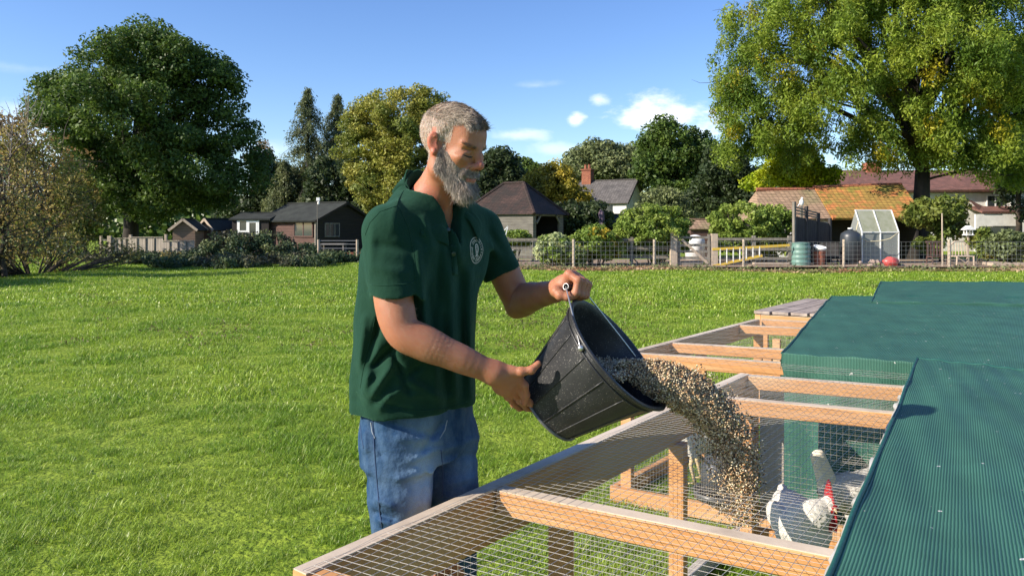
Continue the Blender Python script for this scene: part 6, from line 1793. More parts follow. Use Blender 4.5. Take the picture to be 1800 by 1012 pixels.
# faded thigh fronts; left one weaker, that leg's shade put into the colour
fr1 = (rh*.4+P(700,900,1.95)*.6); q = (Vj-fr1); wash_and_shade = 1.1*np.exp(-((q@Ll)/.045)**2 - (q[:, 2]/.16)**2)*((q@Ff) > .02) 
fr2 = (lh*.4+P(797,900,2.08)*.6); q = (Vj-fr2); wash_and_shade += .35*np.exp(-((q@Ll)/.045)**2 - (q[:, 2]/.16)**2)*((q@Ff) > .02)
jeans = np_mesh('jeans', Vj - RO, Fj, M['jeans'], root, smooth=True, attrs={'wash_and_shade': wash_and_shade})
bvhJ = BVHTree.FromPolygons([tuple(v) for v in Vj], [tuple(int(i) for i in f) for f in Fj])
M['denimseam'] = mat('denim_seam', (.03,.06,.13), .9); M['seamlight'] = mat('worn_seam', (.22,.26,.30), .9)
def jseam(line, m, r=.0016, name='seam'):
    pts = []
    for (x0,y0),(x1,y1) in zip(line[:-1], line[1:]):
        for t in np.linspace(0,1,8,endpoint=False):
            h = cast(x0+(x1-x0)*t, y0+(y1-y0)*t, .0004, bvhJ)
            if h: pts.append(h[0]-Vector(RO))
    if len(pts) > 3: MB().tube(pts, r, 5).build(name, m, jeans, smooth=True)
jseam([(655,738),(658,790),(663,850),(668,905),(672,930)], M['denimseam'], name='side_seam')
jseam([(632,735),(636,770),(640,790)], M['denimseam'], name='pocket_seam')
jseam([(652,742),(654,758),(660,772)], M['seamlight'], name='pocket_edge')
jseam([(786,738),(782,755),(772,772)], M['seamlight'], name='fly_seam')
jseam([(775,790),(779,830),(778,880)], M['denimseam'], name='inseam')
# boots
M['boot'] = mat('brown_leather_boot', (.10,.06,.035), .6, (.06,.04,.025), nscale=20, bump=.001)
for A_, dirv in ((RA, Ff), (LA, Ff)):
    b_ = SDF(); a0 = np.array([A_[0], A_[1], .0])
    b_.chain([a0+np.array([0,0,.13]), a0+np.array([0,0,.05])-dirv*.01], [.045,.042], k=.03); b_.chain([a0+np.array([0,0,.045])-dirv*.03, a0+dirv*.09+np.array([0,0,.045]), a0+dirv*.17+np.array([0,0,.035])], [.04,.045,.035], k=.03)
    b_.func(lambda p: -(p[:, 2]-.0), (0,0,0), 1, k=.004, mode='i')
    v_, f_ = b_.mesh(a0-np.array([.25,.25,.02]), a0+np.array([.25,.25,.2]), .006)
    np_mesh('boot', v_-RO, f_, M['boot'], root, smooth=True)
# belt-less waistband hidden under the shirt; fine arm hair
M['armhair'] = hair_mat('fair_arm_hair', (.42,.28,.17), (.32,.2,.12), .3)
NR = vert_normals(Vr, Fr)
rr_ = np.random.default_rng(31); pxr = Vr[:, 0]/Vr[:, 1]*FPX+900; pyr = HORY-(Vr[:, 2]-CAMH)/Vr[:, 1]*FPX
ids = np.where((pxr > 675) & (pxr < 845) & (pyr > 525))[0]
wgt = np.exp(-((pxr[ids]-715)/70)**2); k = rr_.choice(ids, 800, p=wgt/wgt.sum())
p = Vr[k]; nn = NR[k]; d = np.tile(fa, (800,1)) + rr_.normal(size=(800,3))*.35; d -= nn*(d*nn).sum(1)[:,None]*.7; d /= np.linalg.norm(d,axis=1)[:,None]
s_ = np.cross(d, nn); s_ /= np.linalg.norm(s_,axis=1)[:,None]; ln = (.004+.005*rr_.random(800))[:,None]
V4 = np.stack([p-s_*.00013, p+s_*.00013, p+(d+nn*.35)*ln+s_*.0001, p+(d+nn*.35)*ln-s_*.0001],1).reshape(-1,3)
np_mesh('arm_hair', V4-RO, np.arange(3200).reshape(-1,4), M['armhair'], root)

# ================================================================ bucket
BR = .168; BB = .104; BL = .245
bax = np.array([.737*math.cos(R(17)), -math.sin(R(17)), .675*math.cos(R(17))]); bax /= np.linalg.norm(bax)
BC = P(1084.5, 618, 1.925)            # centre of the opening
# local frame: z = axis, x = down-right along the rim's major axis
bxv = np.array([.675, 0, -.737]); bxv -= bax*(bxv@bax); bxv /= np.linalg.norm(bxv); byv = np.cross(bax, bxv)
BM = Matrix(((bxv[0],byv[0],bax[0],BC[0]),(bxv[1],byv[1],bax[1],BC[1]),(bxv[2],byv[2],bax[2],BC[2]),(0,0,0,1)))
bk = thing('bucket', 'ribbed black rubber bucket tipped over the pen, dusty with grain', 'bucket'); bk.matrix_world = BM
def bucket_mat():
    m = mat('black_rubber', (.018,.019,.021), .42, (.032,.032,.034), nscale=14, detail=8, bump=.0006, bscale=60, spec=.45)
    nt = m.node_tree; b = nt.nodes['Principled BSDF']; tc = N(nt,'ShaderNodeTexCoord')
    n = N(nt,'ShaderNodeTexNoise'); n.inputs['Scale'].default_value=300; n.inputs['Detail'].default_value=1; L(nt,tc.outputs['Object'],n.inputs['Vector'])
    n2 = N(nt,'ShaderNodeTexNoise'); n2.inputs['Scale'].default_value=7; L(nt,tc.outputs['Object'],n2.inputs['Vector'])
    ad = N(nt,'ShaderNodeMath',operation='MULTIPLY_ADD'); L(nt,n2.outputs['Fac'],ad.inputs[0]); ad.inputs[1].default_value=.28; L(nt,n.outputs['Fac'],ad.inputs[2])
    mr = N(nt,'ShaderNodeMapRange'); mr.inputs['From Min'].default_value=.80; mr.inputs['From Max'].default_value=.84; mr.inputs['To Max'].default_value=.45; L(nt,ad.outputs[0],mr.inputs['Value'])
    mx = N(nt,'ShaderNodeMix',data_type='RGBA'); L(nt,mr.outputs[0],mx.inputs['Factor']); L(nt,b.inputs['Base Color'].links[0].from_socket,mx.inputs['A']); mx.inputs['B'].default_value=(.36,.34,.30,1); L(nt,mx.outputs['Result'],b.inputs['Base Color']); return m
M['rubber'] = bucket_mat(); M['rubberedge'] = mat('scuffed_rubber_edge', (.16,.16,.155), .55, (.08,.08,.08), nscale=20)
def rz(t): return BB + (BR-BB)*t      # t 0 base..1 rim
nth = 96; V = []; F = []
def spout(a, t):   # flare towards local +x at the rim
    return (1 + .10*math.exp(-(a/.35)**2)*max(0, t-.55)/.45)
rings = [(t, 0) for t in np.linspace(0, 1, 13)]
for (t, _) in rings:
    for k in range(nth):
        a = 2*math.pi*k/nth; aa = (a+math.pi) % (2*math.pi)-math.pi; rr = rz(t)*spout(aa, t); V.append((rr*math.cos(a), rr*math.sin(a), (t-1)*BL))
for (t, _) in reversed(rings):
    for k in range(nth):
        a = 2*math.pi*k/nth; aa = (a+math.pi) % (2*math.pi)-math.pi; rr = (rz(t)-.0045)*spout(aa, t); V.append((rr*math.cos(a), rr*math.sin(a), (t-1)*BL + (.004 if t == 0 else 0)))
nr = len(rings)*2
for i in range(nr-1):
    for k in range(nth): F.append((i*nth+k, i*nth+(k+1)%nth, (i+1)*nth+(k+1)%nth, (i+1)*nth+k))
F.append(tuple(reversed(range(nth)))); F.append(tuple(range((nr-1)*nth, nr*nth)))
bo = mesh_obj('bucket_body', V, F, M['rubber'], bk, True)
for k in range(14):
    a = R(12+360/14*k); aa = (a+math.pi) % (2*math.pi)-math.pi
    pts = [((rz(t)*spout(aa, t)+.0006)*math.cos(a), (rz(t)*spout(aa, t)+.0006)*math.sin(a), (t-1)*BL) for t in np.linspace(.03,.9,8)]
    MB().tube(pts, .0022, 6).build('rib', M['rubber'], bo, smooth=True)
pts = [((rz(1)*spout(((a+math.pi)%(2*math.pi))-math.pi, 1)+.001)*math.cos(a), (rz(1)*spout(((a+math.pi)%(2*math.pi))-math.pi, 1)+.001)*math.sin(a), -.004) for a in np.linspace(0, 2*math.pi, 97)]
MB().tube(pts, .0052, 8, cap=False).build('rim', M['rubber'], bk, smooth=True)
pts = [((rz(.92)+.001)*math.cos(a), (rz(.92)+.001)*math.sin(a), -.022) for a in np.linspace(0, 2*math.pi, 97)]
MB().tube(pts, .003, 8, cap=False).build('rim_band', M['rubber'], bk, smooth=True)
pts = [((BB+.0005)*math.cos(a), (BB+.0005)*math.sin(a), -BL+.001) for a in np.linspace(0, 2*math.pi, 97)]
MB().tube(pts, .0042, 8, cap=False).build('foot_ring', M['rubberedge'], bk, smooth=True)
# bail: ears on the rim, wire up to the grip
M['steelwire'] = mat('bright_steel_wire', (.62,.62,.60), .3, metal=.85)
inv = BM.inverted()
def BLc(p): return inv @ Vector(tuple(p))
e1 = BLc(P(1044, 600, 1.80)); a1_ = math.atan2(e1.y, e1.x); e1 = Vector((rz(1)*math.cos(a1_), rz(1)*math.sin(a1_), -.016)); e2 = Vector((-e1.x, -e1.y, -.016))
gA = BLc(GA - g*.004); gB = BLc(GA + g*.098)
def bez(p0, p1, c0, n=14):
    return [p0*(1-t)**2 + c0*2*t*(1-t) + p1*t*t for t in np.linspace(0,1,n)]
cA = (e1+gA)/2 + Vector((0,0,.006)) + (e1.normalized()*.012); cB = (e2+gB)/2 + (e2.normalized()*.012)
w1 = bez(e1*1.03, gA, cA); w2 = bez(gB, e2*1.03, cB)
MB().tube(w1 + w2, .0021, 6).build('handle_wire', M['steelwire'], bk, smooth=True)
hg = MB(); hg.tube([gA, gA*.5+gB*.5, gB], [.0088,.0088,.0088], 14, cap=False); hg.tube([gB, gA], [.0066,.0066], 14, cap=False)
grip = hg.build('handle_grip', M['rubber'], bk, smooth=True)
rg_ = []
for k in range(25): a = 2*math.pi*k/24; dvec = (gB-gA).normalized(); s1 = dvec.orthogonal().normalized(); s2 = dvec.cross(s1); rg_.append(gA + (s1*math.cos(a)+s2*math.sin(a))*.0080)
MB().tube(rg_, .0012, 5, cap=False).build('grip_edge', M['alu'], bk, smooth=True)
for e in (e1, e2):
    mb = MB(); mb.ball((0,0,0), .0085, 10); o = mb.build('handle_ear', M['steelwire'], bk, smooth=True); o.location = e*1.025

# ================================================================ grain
M['grain'] = None
def grain_mat():
    m = bpy.data.materials.new('mixed_grain_pellets'); m.use_nodes = True; nt = m.node_tree; b = nt.nodes['Principled BSDF']; b.inputs['Roughness'].default_value=.6
    ge = N(nt,'ShaderNodeNewGeometry'); cr = N(nt,'ShaderNodeValToRGB'); cr.color_ramp.interpolation='CONSTANT'
    cols = [(0,(.50,.34,.18)),(.22,(.66,.52,.32)),(.42,(.34,.22,.12)),(.54,(.15,.105,.065)),(.66,(.72,.61,.42)),(.80,(.06,.042,.03)),(.88,(.55,.29,.13)),(.95,(.26,.24,.10))]
    el = cr.color_ramp.elements; el[0].position=0; el[0].color=cols[0][1]+(1,); el[1].position=cols[1][0]; el[1].color=cols[1][1]+(1,)
    for pp, cc in cols[2:]: e = el.new(pp); e.color = cc+(1,)
    L(nt,ge.outputs['Random Per Island'],cr.inputs[0]); L(nt,cr.outputs[0],b.inputs['Base Color']); return m
M['grain'] = grain_mat()
rg = np.random.default_rng(99)
# stream centre line (px, py), depth, half-thickness in px
SL = [(1085,640,1.93,10),(1120,652,1.93,26),(1160,664,1.93,38),(1200,680,1.94,42),(1240,706,1.95,42),(1272,742,1.96,42),(1296,785,1.965,38),(1308,830,1.97,34),(1314,880,1.97,26),(1318,925,1.97,20)]
SLa = np.array(SL, float); seg = np.r_[0, np.cumsum(np.hypot(np.diff(SLa[:, 0]), np.diff(SLa[:, 1])))]
def stream_point(n, tfun, spread):
    t = tfun; px = np.interp(t, seg, SLa[:, 0]); py = np.interp(t, seg, SLa[:, 1]); d = np.interp(t, seg, SLa[:, 2]); hw_ = np.interp(t, seg, SLa[:, 3])
    e = 3.0; px2 = np.interp(t+e, seg, SLa[:, 0]); py2 = np.interp(t+e, seg, SLa[:, 1]); tx, ty = px2-px, py2-py; l = np.hypot(tx, ty)+1e-9; tx/=l; ty/=l
    a = rg.random(n)*2*np.pi; q = rg.random(n)**.5*spread*.93
    u = np.cos(a)*q*hw_; w = np.sin(a)*q*hw_
    # ragged lower side: the inner curve is looser
    frac = np.clip((t-150)/(seg[-1]-150), 0, 1)
    loose = (rg.random(n) < .35*frac)
    shift = np.where(loose, -np.abs(rg.normal(size=n))*30*frac, 0)
    u = u + np.where(loose, -shift*0, 0)
    nx_, ny_ = -ty, tx            # normal (screen), pointing down-left
    X_ = px + nx_*(u - shift*1.0); Y_ = py + ny_*(u - shift*1.0)
    dd_ = d + w/FPX*d*.9
    return np.stack([(X_-900)/FPX*dd_, dd_, CAMH-(Y_-HORY)/FPX*dd_], 1)
def pellets(P_, size, name, parent=None):
    n = len(P_); base = np.array([(0,0,1.35),(0,0,-1.35),(1,0,.45),(0,1,.45),(-1,0,.45),(0,-1,.45),(1,0,-.45),(0,1,-.45),(-1,0,-.45),(0,-1,-.45)])
    f = [(0,2,3),(0,3,4),(0,4,5),(0,5,2),(1,7,6),(1,8,7),(1,9,8),(1,6,9),(2,6,7),(2,7,3),(3,7,8),(3,8,4),(4,8,9),(4,9,5),(5,9,6),(5,6,2)]
    q = rg.normal(size=(n,4)); q /= np.linalg.norm(q,axis=1)[:,None]; w_,x_,y_,z_ = q.T
    Rm = np.stack([1-2*(y_*y_+z_*z_),2*(x_*y_-z_*w_),2*(x_*z_+y_*w_),2*(x_*y_+z_*w_),1-2*(x_*x_+z_*z_),2*(y_*z_-x_*w_),2*(x_*z_-y_*w_),2*(y_*z_+x_*w_),1-2*(x_*x_+y_*y_)],1).reshape(n,3,3)
    s = (size*(.65+.7*rg.random(n)))[:,None,None]
    V_ = (np.einsum('nij,kj->nki', Rm, base)*s + P_[:,None,:]).reshape(-1,3)
    F_2 = (np.arange(n)[:,None,None]*10 + np.array(f)[None]).reshape(-1,3)
    return V_, F_2
tt = rg.random(19000)**1.0*seg[-1]
dens = np.interp(tt, [0, 120, 230, 330, seg[-1]], [1, 1, .85, .42, .10]); tt = tt[rg.random(len(tt)) < dens]
S1 = stream_point(len(tt), tt, 1.0)
t2 = 120 + rg.random(2600)*(seg[-1]-120); S2 = stream_point(len(t2), t2, 1.35)
# spill haze of pellets on the inner side of the curve
n3 = 900; ux = 1215 + 85*rg.random(n3); uy = 745 + 110*rg.random(n3)**1.2; keep = (ux-1215)/85 + .25 > (uy-745)/150; ux, uy = ux[keep], uy[keep]; d3 = 1.94+.08*rg.random(len(ux))
S3 = np.stack([(ux-900)/FPX*d3, d3, CAMH-(uy-HORY)/FPX*d3], 1)
Pst = np.concatenate([S1, S2, S3])
Vp, Fp = pellets(Pst, 0.0019, 'g')
# grain surface inside the bucket
nI = 2600; ang = rg.random(nI)*2*np.pi; q = np.sqrt(rg.random(nI))
# plane: passes near the lip, tilts gently; clip to the bucket interior
lipL = Vector((.150, 0, -.02)); 
gp = np.stack([.02+.20*(rg.random(9000)-.15), .30*(rg.random(9000)-.5), np.zeros(9000)],1)
wx = P(1130, 636, 1.95)
cand = np.stack([wx[0] + .26*(rg.random(12000)-.75), wx[1] + .30*(rg.random(12000)-.5), np.zeros(12000)],1); cand[:,2] = wx[2] - .02 - .06*(cand[:,0]-wx[0]) + .004*rg.normal(size=12000)
iM = np.array(inv); lc_ = cand@iM[:3,:3].T + iM[:3,3]; tpar = 1 + lc_[:,2]/BL
ins_ = (tpar > .35) & (tpar < 1.0) & (np.hypot(lc_[:,0],lc_[:,1]) < (BB+(BR-BB)*tpar)-.008)
Vp2, Fp2 = pellets(cand[ins_][:4500], 0.0019, 'g2')
# solid core of the grain stream
core = SDF()
cp = [P(1095,650,1.93),P(1130,658,1.93),P(1160,668,1.93),P(1200,686,1.94),P(1236,710,1.95),P(1264,744,1.96),P(1284,780,1.965)]
core.chain(cp, [.012,.030,.044,.050,.046,.036,.014], k=.02)
Vc, Fc = core.mesh(P(1040,820,1.93)-np.array([0,.1,0]), P(1340,600,1.97)+np.array([0,.1,0]), .005)
r8 = np.random.default_rng(8); Vc = Vc + r8.normal(size=Vc.shape)*.001
coreF = np.concatenate([Fc[:, [0,1,2]], Fc[:, [0,2,3]]])
# pellets stuck all over the core surface
k = r8.integers(0, len(Vc), 9000); Vp3, Fp3 = pellets(Vc[k] + r8.normal(size=(9000,3))*.003, 0.0019, 'g3')
Va = np.concatenate([Vp, Vp2, Vp3]); Fa = np.concatenate([Fp, Fp2+len(Vp), Fp3+len(Vp)+len(Vp2)])
go_ = np_mesh('pouring_grain', Va, Fa, M['grain']); tag(go_, 'stream of mixed grain pouring from the black bucket', 'grain', kind='stuff')
M['graincore'] = mat('packed_grain', (.30,.23,.15), .9, (.06,.05,.04), nscale=140, detail=3)
me = go_.data; nvo = len(me.vertices)
gc = np_mesh('grain_core', Vc, coreF, M['graincore'], go_); gc.name = 'packed_grain'
# grain floor inside the bucket
gi_ = []
for rr1 in np.linspace(0, 1, 9):
    for k in range(40):
        gi_.append((rr1, 2*math.pi*k/40))
# ================================================================ poultry
M['feather'] = mat('white_feathers', (.66,.63,.57), .8, (.54,.51,.45), nscale=40, detail=5, bump=.002, bscale=55)
M['feathergrey'] = mat('pale_grey_feathers', (.40,.40,.42), .8, (.55,.54,.54), nscale=30, bump=.003)
M['creamfeather'] = mat('cream_tail_feathers', (.88,.78,.62), .8, (.82,.70,.52), nscale=30, bump=.002)
M['comb'] = mat('red_comb_and_wattles', (.42,.022,.03), .5, (.30,.015,.022), nscale=60, bump=.0015, sss=.003)
M['beak'] = mat('horn_beak', (.55,.42,.22), .4); M['leg'] = mat('yellow_bird_leg', (.72,.55,.32), .6, (.6,.45,.25), nscale=60)
def feathers(name, V, F, n, parent, m, org, seed, ln=.035, wd=.014, dirv=(-1,0,-.4), sel=None):
    r = np.random.default_rng(seed); NN = vert_normals(V, F); idx = np.arange(len(V)) if sel is None else np.where(sel(V))[0]
    k = r.choice(idx, n); p = V[k]; nn = NN[k]; d = np.tile(np.array(dirv, float), (n,1)) + r.normal(size=(n,3))*.25; d -= nn*(d*nn).sum(1)[:,None]; d /= np.linalg.norm(d,axis=1)[:,None]+1e-9
    s = np.cross(d, nn); l = (ln*(.6+.8*r.random(n)))[:,None]; w = wd
    q = [p - s*w*.3, p + s*w*.3, p + d*l*.6 + s*w*.5 + nn*l*.10, p + d*l*.6 - s*w*.5 + nn*l*.10, p + d*l + nn*l*.10]
    VV = np.stack(q, 1).reshape(-1,3); b = (np.arange(n)*5)[:,None]
    FF = np.concatenate([b+np.array([[0,1,2]]), b+np.array([[0,2,3]]), b+np.array([[3,2,4]])])
    return np_mesh(name, VV-org, FF, m, parent)
def bird(label, org, fwd, sc, cat, seed, comb=1.0, headp=None, tail=True, cat_name='cockerel', tailm=None, tl_len=1.0):
    """fwd = unit heading; bird-local x forward, y left, z up; origin on the ground"""
    org = np.array(org, float); fx = np.array([fwd[0], fwd[1], 0.]); fx /= np.linalg.norm(fx); ly = np.array([-fx[1], fx[0], 0]); Rm = np.stack([fx, ly, [0,0,1]], 1)
    w = lambda p: org + sc*(np.atleast_2d(p)@Rm.T)
    root = thing(cat_name, label, cat, tuple(org))
    s = SDF()
    s.ell((0,0,.30),(.15,.095,.105)); s.ell((.08,0,.30),(.09,.085,.10),k=.05); s.ell((-.12,0,.33),(.10,.06,.065),k=.05)
    hp = np.array(headp if headp is not None else (.17,0,.47))
    s.chain([(.10,0,.35), ((.10+hp[0])/2+.02, 0, (.35+hp[2])/2), tuple(hp)], [.065,.046,.030], k=.04)
    s.ell(tuple(hp+np.array([.008,0,.008])), (.034,.024,.027), k=.015)
    for y in (1,-1):
        s.cone((.0,y*.055,.235),(.0,y*.055,.175),.045,.028,k=.03); s.ell((-.02,y*.088,.31),(.115,.022,.065),k=.015)
    V, F = s.mesh((-.30,-.15,.10),(.30,.15,.58),.0045)
    body = np_mesh('body', w(V)-org, F, M['feather'], root, smooth=True)
    Vw = w(V)
    feathers('feathers', Vw, F, 3200, root, M['feather'], org, seed, ln=.020*sc, wd=.013, dirv=tuple(Rm@np.array([-1,0,-.35])))
    if tail:
        ts = SDF()
        for k in range(7):
            a = R(58+4*k); yy = .006*math.sin(k*2.1); b0 = np.array([-.17,yy,.345]); e = b0+tl_len*np.array([-.03-.10*math.cos(a),yy*1.5,.06+.11*math.sin(a)])
            ts.cone(b0, e, .034, .010, k=.03)
        vt_, ft_ = ts.mesh((-.40,-.08,.25),(-.08,.08,.62),.0045)
        vt_[:, 1] *= .75
        np_mesh('tail', w(vt_)-org, ft_, tailm or M['feather'], root, smooth=True)
    cb = MB(); hc = hp
    # comb: serrated blade
    n = 9; top = []; bot = []
    for k in range(n*2+1):
        t = k/(n*2); xx = hc[0]-.045+.085*t; zz = hc[2]+.026 + comb*(.030*math.sin(math.pi*min(1,t*1.05))+ (.012 if k % 2 else -.004)); top.append((xx,0,zz)); bot.append((xx,0,hc[2]+.012))
    vs = []; 
    for y in (-.004,.004):
        vs += [w((a[0],hc[1]+y*(1.2),a[2]))[0]-org for a in bot] + [w((a[0],hc[1]+y*.5,a[2]))[0]-org for a in top]
    m_ = n*2+1; fs = []
    for k in range(m_-1): fs += [(k,k+1,m_+k+1,m_+k),(2*m_+k+1,2*m_+k,3*m_+k,3*m_+k+1),(m_+k,m_+k+1,3*m_+k+1,3*m_+k)]
    cb.add(vs,fs); cb.build('comb', M['comb'], root)
    wt = SDF(); wt.ell(hc+np.array([.016,0,.0]),(.034,.0275,.025),k=.01)
    for y in (1,-1): wt.ell(hc+np.array([.026,y*.011,-.030*comb]),(.015,.009,.028*comb),k=.01)
    v_, f_ = wt.mesh(hc-np.array([.06,.06,.10]), hc+np.array([.07,.06,.06]), .003); np_mesh('wattles', w(v_)-org, f_, M['comb'], root, smooth=True)
    bk_ = MB(); bk_.tube([w(hc+np.array([.035,0,.004]))[0]-org, w(hc+np.array([.055,0,.0]))[0]-org, w(hc+np.array([.064,0,-.008]))[0]-org],[.009*sc,.006*sc,.001],8); bk_.build('beak', M['beak'], root, smooth=True)
    for y in (1,-1):
        MB().ball(tuple(w(hc+np.array([.020,y*.0255,.008]))[0]-org), .0042*sc, 8).build('eye', M['dark'], root, smooth=True)
        lg_ = MB(); kx=.0; lg_.tube([w((kx,y*.055,.20))[0]-org, w((kx-.02,y*.055,.105))[0]-org, w((kx+.005,y*.055,.012))[0]-org],[.016*sc,.010*sc,.009*sc],8)
        for aa in (-.5,0,.5): lg_.tube([w((kx+.005,y*.055,.014))[0]-org, w((kx+.005+.065*math.cos(aa),y*.055+.065*math.sin(aa),.008))[0]-org],[.008*sc,.004*sc],6)
        lg_.tube([w((kx+.005,y*.055,.014))[0]-org, w((kx-.035,y*.055,.008))[0]-org],[.007*sc,.004*sc],6); lg_.build('leg', M['leg'], root, smooth=True)
    return root
bird('white cockerel with a tall dark red comb facing the camera inside the nearest pen', G(1406,3.06), (.05,-1), .94, 'cockerel', 3, comb=2.0, headp=(.13,.070,.42), tl_len=.2)
bird('white hen at the right, half under the nearest net, with an upright cream tail', G(1512,3.38), (.97,.2), .95, 'hen', 5, comb=.5, headp=(.20,0,.38), cat_name='hen', tailm=M['creamfeather'], tl_len=.95)
bird('white hen behind the falling grain in the middle of the pens', G(1226,4.35), (.85,-.5), 1.12, 'hen', 7, comb=.8, headp=(.14,0,.42), cat_name='hen', tl_len=1.2)
M['feeder'] = mat('black_feeder_plastic', (.03,.03,.032), .4, (.06,.06,.06), nscale=8)
t = thing('poultry_feeder', 'black hanging poultry feeder with a pale wire prop behind the falling grain', 'feeder', tuple(G(1262,3.75)))
MB().lathe([(.05,.16),(.085,.19),(.085,.30),(.06,.33),(.02,.34)],(0,0,0),20).build('hopper', M['feeder'], t, smooth=True)
MB().lathe([(.09,.13),(.12,.135),(.125,.17),(.115,.17),(.10,.15)],(0,0,0),20).build('tray', M['feeder'], t, smooth=True)
MB().tube([(.05,-.02,.16),(.12,-.03,.02)],.006,6).build('prop', M['steelwire'], t)
MB().tube([(0,0,.33),(0,0,.70)],.0015,4).build('hanging_wire', M['steelwire'], t)
# ================================================================ grass
def blade_clump(name, n, rad, h, w, seed, m, curve=.5):
    r = np.random.default_rng(seed); V = []; F = []
    for _ in range(n):
        a = r.random()*6.283; q = rad*math.sqrt(r.random()); p = np.array([q*math.cos(a), q*math.sin(a), -.01])
        hd = r.random()*6.283; d = np.array([math.cos(hd), math.sin(hd), 0]); s = np.array([-d[1], d[0], 0])
        hh = h*(.45+.75*r.random()); c = curve*hh*(.3+r.random()); ww = w*(.7+.6*r.random()); i = len(V)
        for t, k in ((0,1),(.4,.9),(.75,.6)):
            cc = p + d*c*t**2 + np.array([0,0,hh*(t - .18*t*t)])
            V += [cc - s*ww*k*.5, cc + s*ww*k*.5]
        V.append(p + d*c*1.15 + np.array([0,0,hh*.86]))
        F += [(i,i+1,i+3,i+2),(i+2,i+3,i+5,i+4),(i+4,i+5,i+6,i+6)]
    me = bpy.data.meshes.new(name)
    me.from_pydata([tuple(v) for v in V], [], [f if f[2] != f[3] else f[:3] for f in F]); me.materials.append(m); me.update()
    return bpy.data.objects.new(name, me)
def grass_mat(name, c1, c2, c3):
    m = bpy.data.materials.new(name); m.use_nodes = True; nt = m.node_tree; b = nt.nodes['Principled BSDF']
    b.inputs['Roughness'].default_value = .42; b.inputs['Specular IOR Level'].default_value = .45
    oi = N(nt,'ShaderNodeObjectInfo'); ge = N(nt,'ShaderNodeNewGeometry')
    no = N(nt,'ShaderNodeTexNoise'); no.inputs['Scale'].default_value=.9; no.inputs['Detail'].default_value=4; L(nt,ge.outputs['Position'],no.inputs['Vector'])
    mr = N(nt,'ShaderNodeMapRange'); mr.inputs['From Min'].default_value=.4; mr.inputs['From Max'].default_value=.6; L(nt,no.outputs['Fac'],mr.inputs['Value'])
    mx = N(nt,'ShaderNodeMix',data_type='RGBA'); L(nt,mr.outputs[0],mx.inputs['Factor']); mx.inputs['A'].default_value=c1+(1,); mx.inputs['B'].default_value=c2+(1,)
    m2 = N(nt,'ShaderNodeMapRange'); m2.inputs['From Min'].default_value=.86; m2.inputs['From Max'].default_value=.9; L(nt,ge.outputs['Random Per Island'],m2.inputs['Value'])
    mx2 = N(nt,'ShaderNodeMix',data_type='RGBA'); L(nt,m2.outputs[0],mx2.inputs['Factor']); L(nt,mx.outputs['Result'],mx2.inputs['A']); mx2.inputs['B'].default_value=c3+(1,)
    h = N(nt,'ShaderNodeHueSaturation'); m3 = N(nt,'ShaderNodeMapRange'); m3.inputs['To Min'].default_value=.6; m3.inputs['To Max'].default_value=1.35; L(nt,ge.outputs['Random Per Island'],m3.inputs['Value']); L(nt,m3.outputs[0],h.inputs['Value']); L(nt,mx2.outputs['Result'],h.inputs['Color'])
    L(nt,h.outputs[0],b.inputs['Base Color'])
    tr = N(nt,'ShaderNodeBsdfTranslucent'); L(nt,h.outputs[0],tr.inputs['Color']); ms = N(nt,'ShaderNodeMixShader'); ms.inputs[0].default_value=.4
    L(nt,b.outputs[0],ms.inputs[1]); L(nt,tr.outputs[0],ms.inputs[2]); L(nt,ms.outputs[0],nt.nodes['Material Output'].inputs['Surface'])
    return m
M['grass'] = grass_mat('grass_blades', (.225,.37,.032), (.345,.47,.05), (.50,.52,.19))
def scatter(name, label, pts, rots, scales, clumps):
    me = bpy.data.meshes.new(name); n = len(pts)
    me.vertices.add(n); me.vertices.foreach_set('co', np.asarray(pts, np.float32).ravel())
    for an, arr, ty in (('sc', scales, 'FLOAT'), ('rz', rots, 'FLOAT'), ('idx', rng.integers(0, len(clumps), n), 'INT')):
        a = me.attributes.new(an, ty, 'POINT'); a.data.foreach_set('value', np.asarray(arr, np.float32 if ty == 'FLOAT' else np.int32))
    o = bpy.data.objects.new(name, me); C.objects.link(o)
    tag(o, label, 'grass', kind='stuff')
    col = bpy.data.collections.new(name + '_clumps')
    for c in clumps: col.objects.link(c)
    ng = bpy.data.node_groups.new(name, 'GeometryNodeTree')
    ng.interface.new_socket('Geometry', in_out='INPUT', socket_type='NodeSocketGeometry'); ng.interface.new_socket('Geometry', in_out='OUTPUT', socket_type='NodeSocketGeometry')
    gi = ng.nodes.new('NodeGroupInput'); go = ng.nodes.new('NodeGroupOutput')
    ip = ng.nodes.new('GeometryNodeInstanceOnPoints'); ci = ng.nodes.new('GeometryNodeCollectionInfo'); ci.inputs['Collection'].default_value = col; ci.inputs['Separate Children'].default_value = True; ci.inputs['Reset Children'].default_value = True
    ip.inputs['Pick Instance'].default_value = True
    def named(nm, ty):
        a = ng.nodes.new('GeometryNodeInputNamedAttribute'); a.data_type = ty; a.inputs['Name'].default_value = nm; return a.outputs['Attribute']
    cx = ng.nodes.new('ShaderNodeCombineXYZ'); ng.links.new(named('rz','FLOAT'), cx.inputs['Z'])
    e2r = ng.nodes.new('FunctionNodeEulerToRotation'); ng.links.new(cx.outputs[0], e2r.inputs[0])
    ng.links.new(gi.outputs[0], ip.inputs['Points']); ng.links.new(ci.outputs[0], ip.inputs['Instance']); ng.links.new(named('idx','INT'), ip.inputs['Instance Index'])
    ng.links.new(e2r.outputs[0], ip.inputs['Rotation']); ng.links.new(named('sc','FLOAT'), ip.inputs['Scale']); ng.links.new(ip.outputs[0], go.inputs[0])
    md = o.modifiers.new('scatter', 'NODES'); md.node_group = ng
    return o
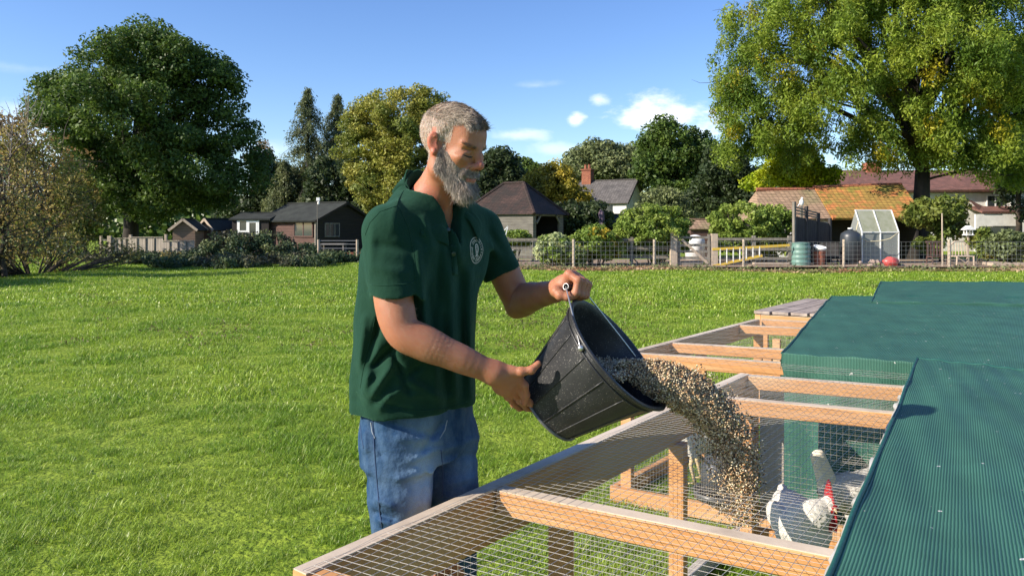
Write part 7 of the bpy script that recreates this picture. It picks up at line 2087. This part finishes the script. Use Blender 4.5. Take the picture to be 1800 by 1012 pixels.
near = [blade_clump('grass_clump', 64, .07, .048, .0035, 100+i, M['grass'], .8) for i in range(5)]
mid = [blade_clump('grass_clump', 100, .16, .056, .0068, 120+i, M['grass'], .8) for i in range(4)]
far = [blade_clump('grass_clump', 130, .5, .075, .02, 140+i, M['grass'], .7) for i in range(3)]
def field(d0, d1, dens, margin=.12):
    area = (.7+margin)*2*(d1*d1-d0*d0)/2; n = int(area*dens)
    d = np.sqrt(rng.random(n)*(d1*d1-d0*d0)+d0*d0); x = (rng.random(n)*2-1)*(.7+margin)*d
    return np.stack([x, d, ground_z(x, d)], 1)
def tuft(p):
    x, y = p[:,0], p[:,1]
    n = np.sin(x*2.1+1)*np.sin(y*1.7+2)+.6*np.sin(x*5.3+y*3.1)+.5*np.sin(x*9.1-y*7.7)
    return np.clip(1+.22*n,.5,1.7)
a = field(1.2, 6.2, 150, .3); scatter('grass_near', 'short lush grass in the near part of the field', a, rng.random(len(a))*6.28, (.6+.7*rng.random(len(a)))*tuft(a), near)
a = field(5.8, 14, 38); scatter('grass_middle', 'short grass across the middle of the field', a, rng.random(len(a))*6.28, (.6+.7*rng.random(len(a)))*tuft(a), mid)
a = field(13, 40, 7.5, .05); a = a[~((a[:,1] > 25.9) & (a[:,0] > -.6))]
scatter('grass_far', 'grass in the far part of the field up to the fences', a, rng.random(len(a))*6.28, .6+.6*rng.random(len(a)), far)
# scattered dry weeds
M['dryweed'] = leaf_mat('dry_weeds', (.16,.12,.05), (.10,.11,.03))
rw = np.random.default_rng(15); cl = []
for _ in range(150):
    d = 9 + 11*rw.random()**1.2; cl.append([(rw.random()*1.25-.6)*d if rw.random() < .6 else (-.1+.25*rw.random())*d, d])
cl = np.array(cl); k = rw.integers(0, len(cl), 7000); q = cl[k] + rw.normal(size=(7000,2))*.16
pts = np.stack([q[:,0], q[:,1], ground_z(q[:,0],q[:,1]) + .02 + np.abs(rw.normal(size=7000))*.055], 1)
o = leaves_mesh('meadow_weeds', pts, .018*(.6+rw.random(7000)), M['dryweed'], None, np.tile([0,-.2,.5],(7000,1)), .35, seed=16)
tag(o, 'small dry brownish weeds scattered over the field', 'weeds', kind='stuff')
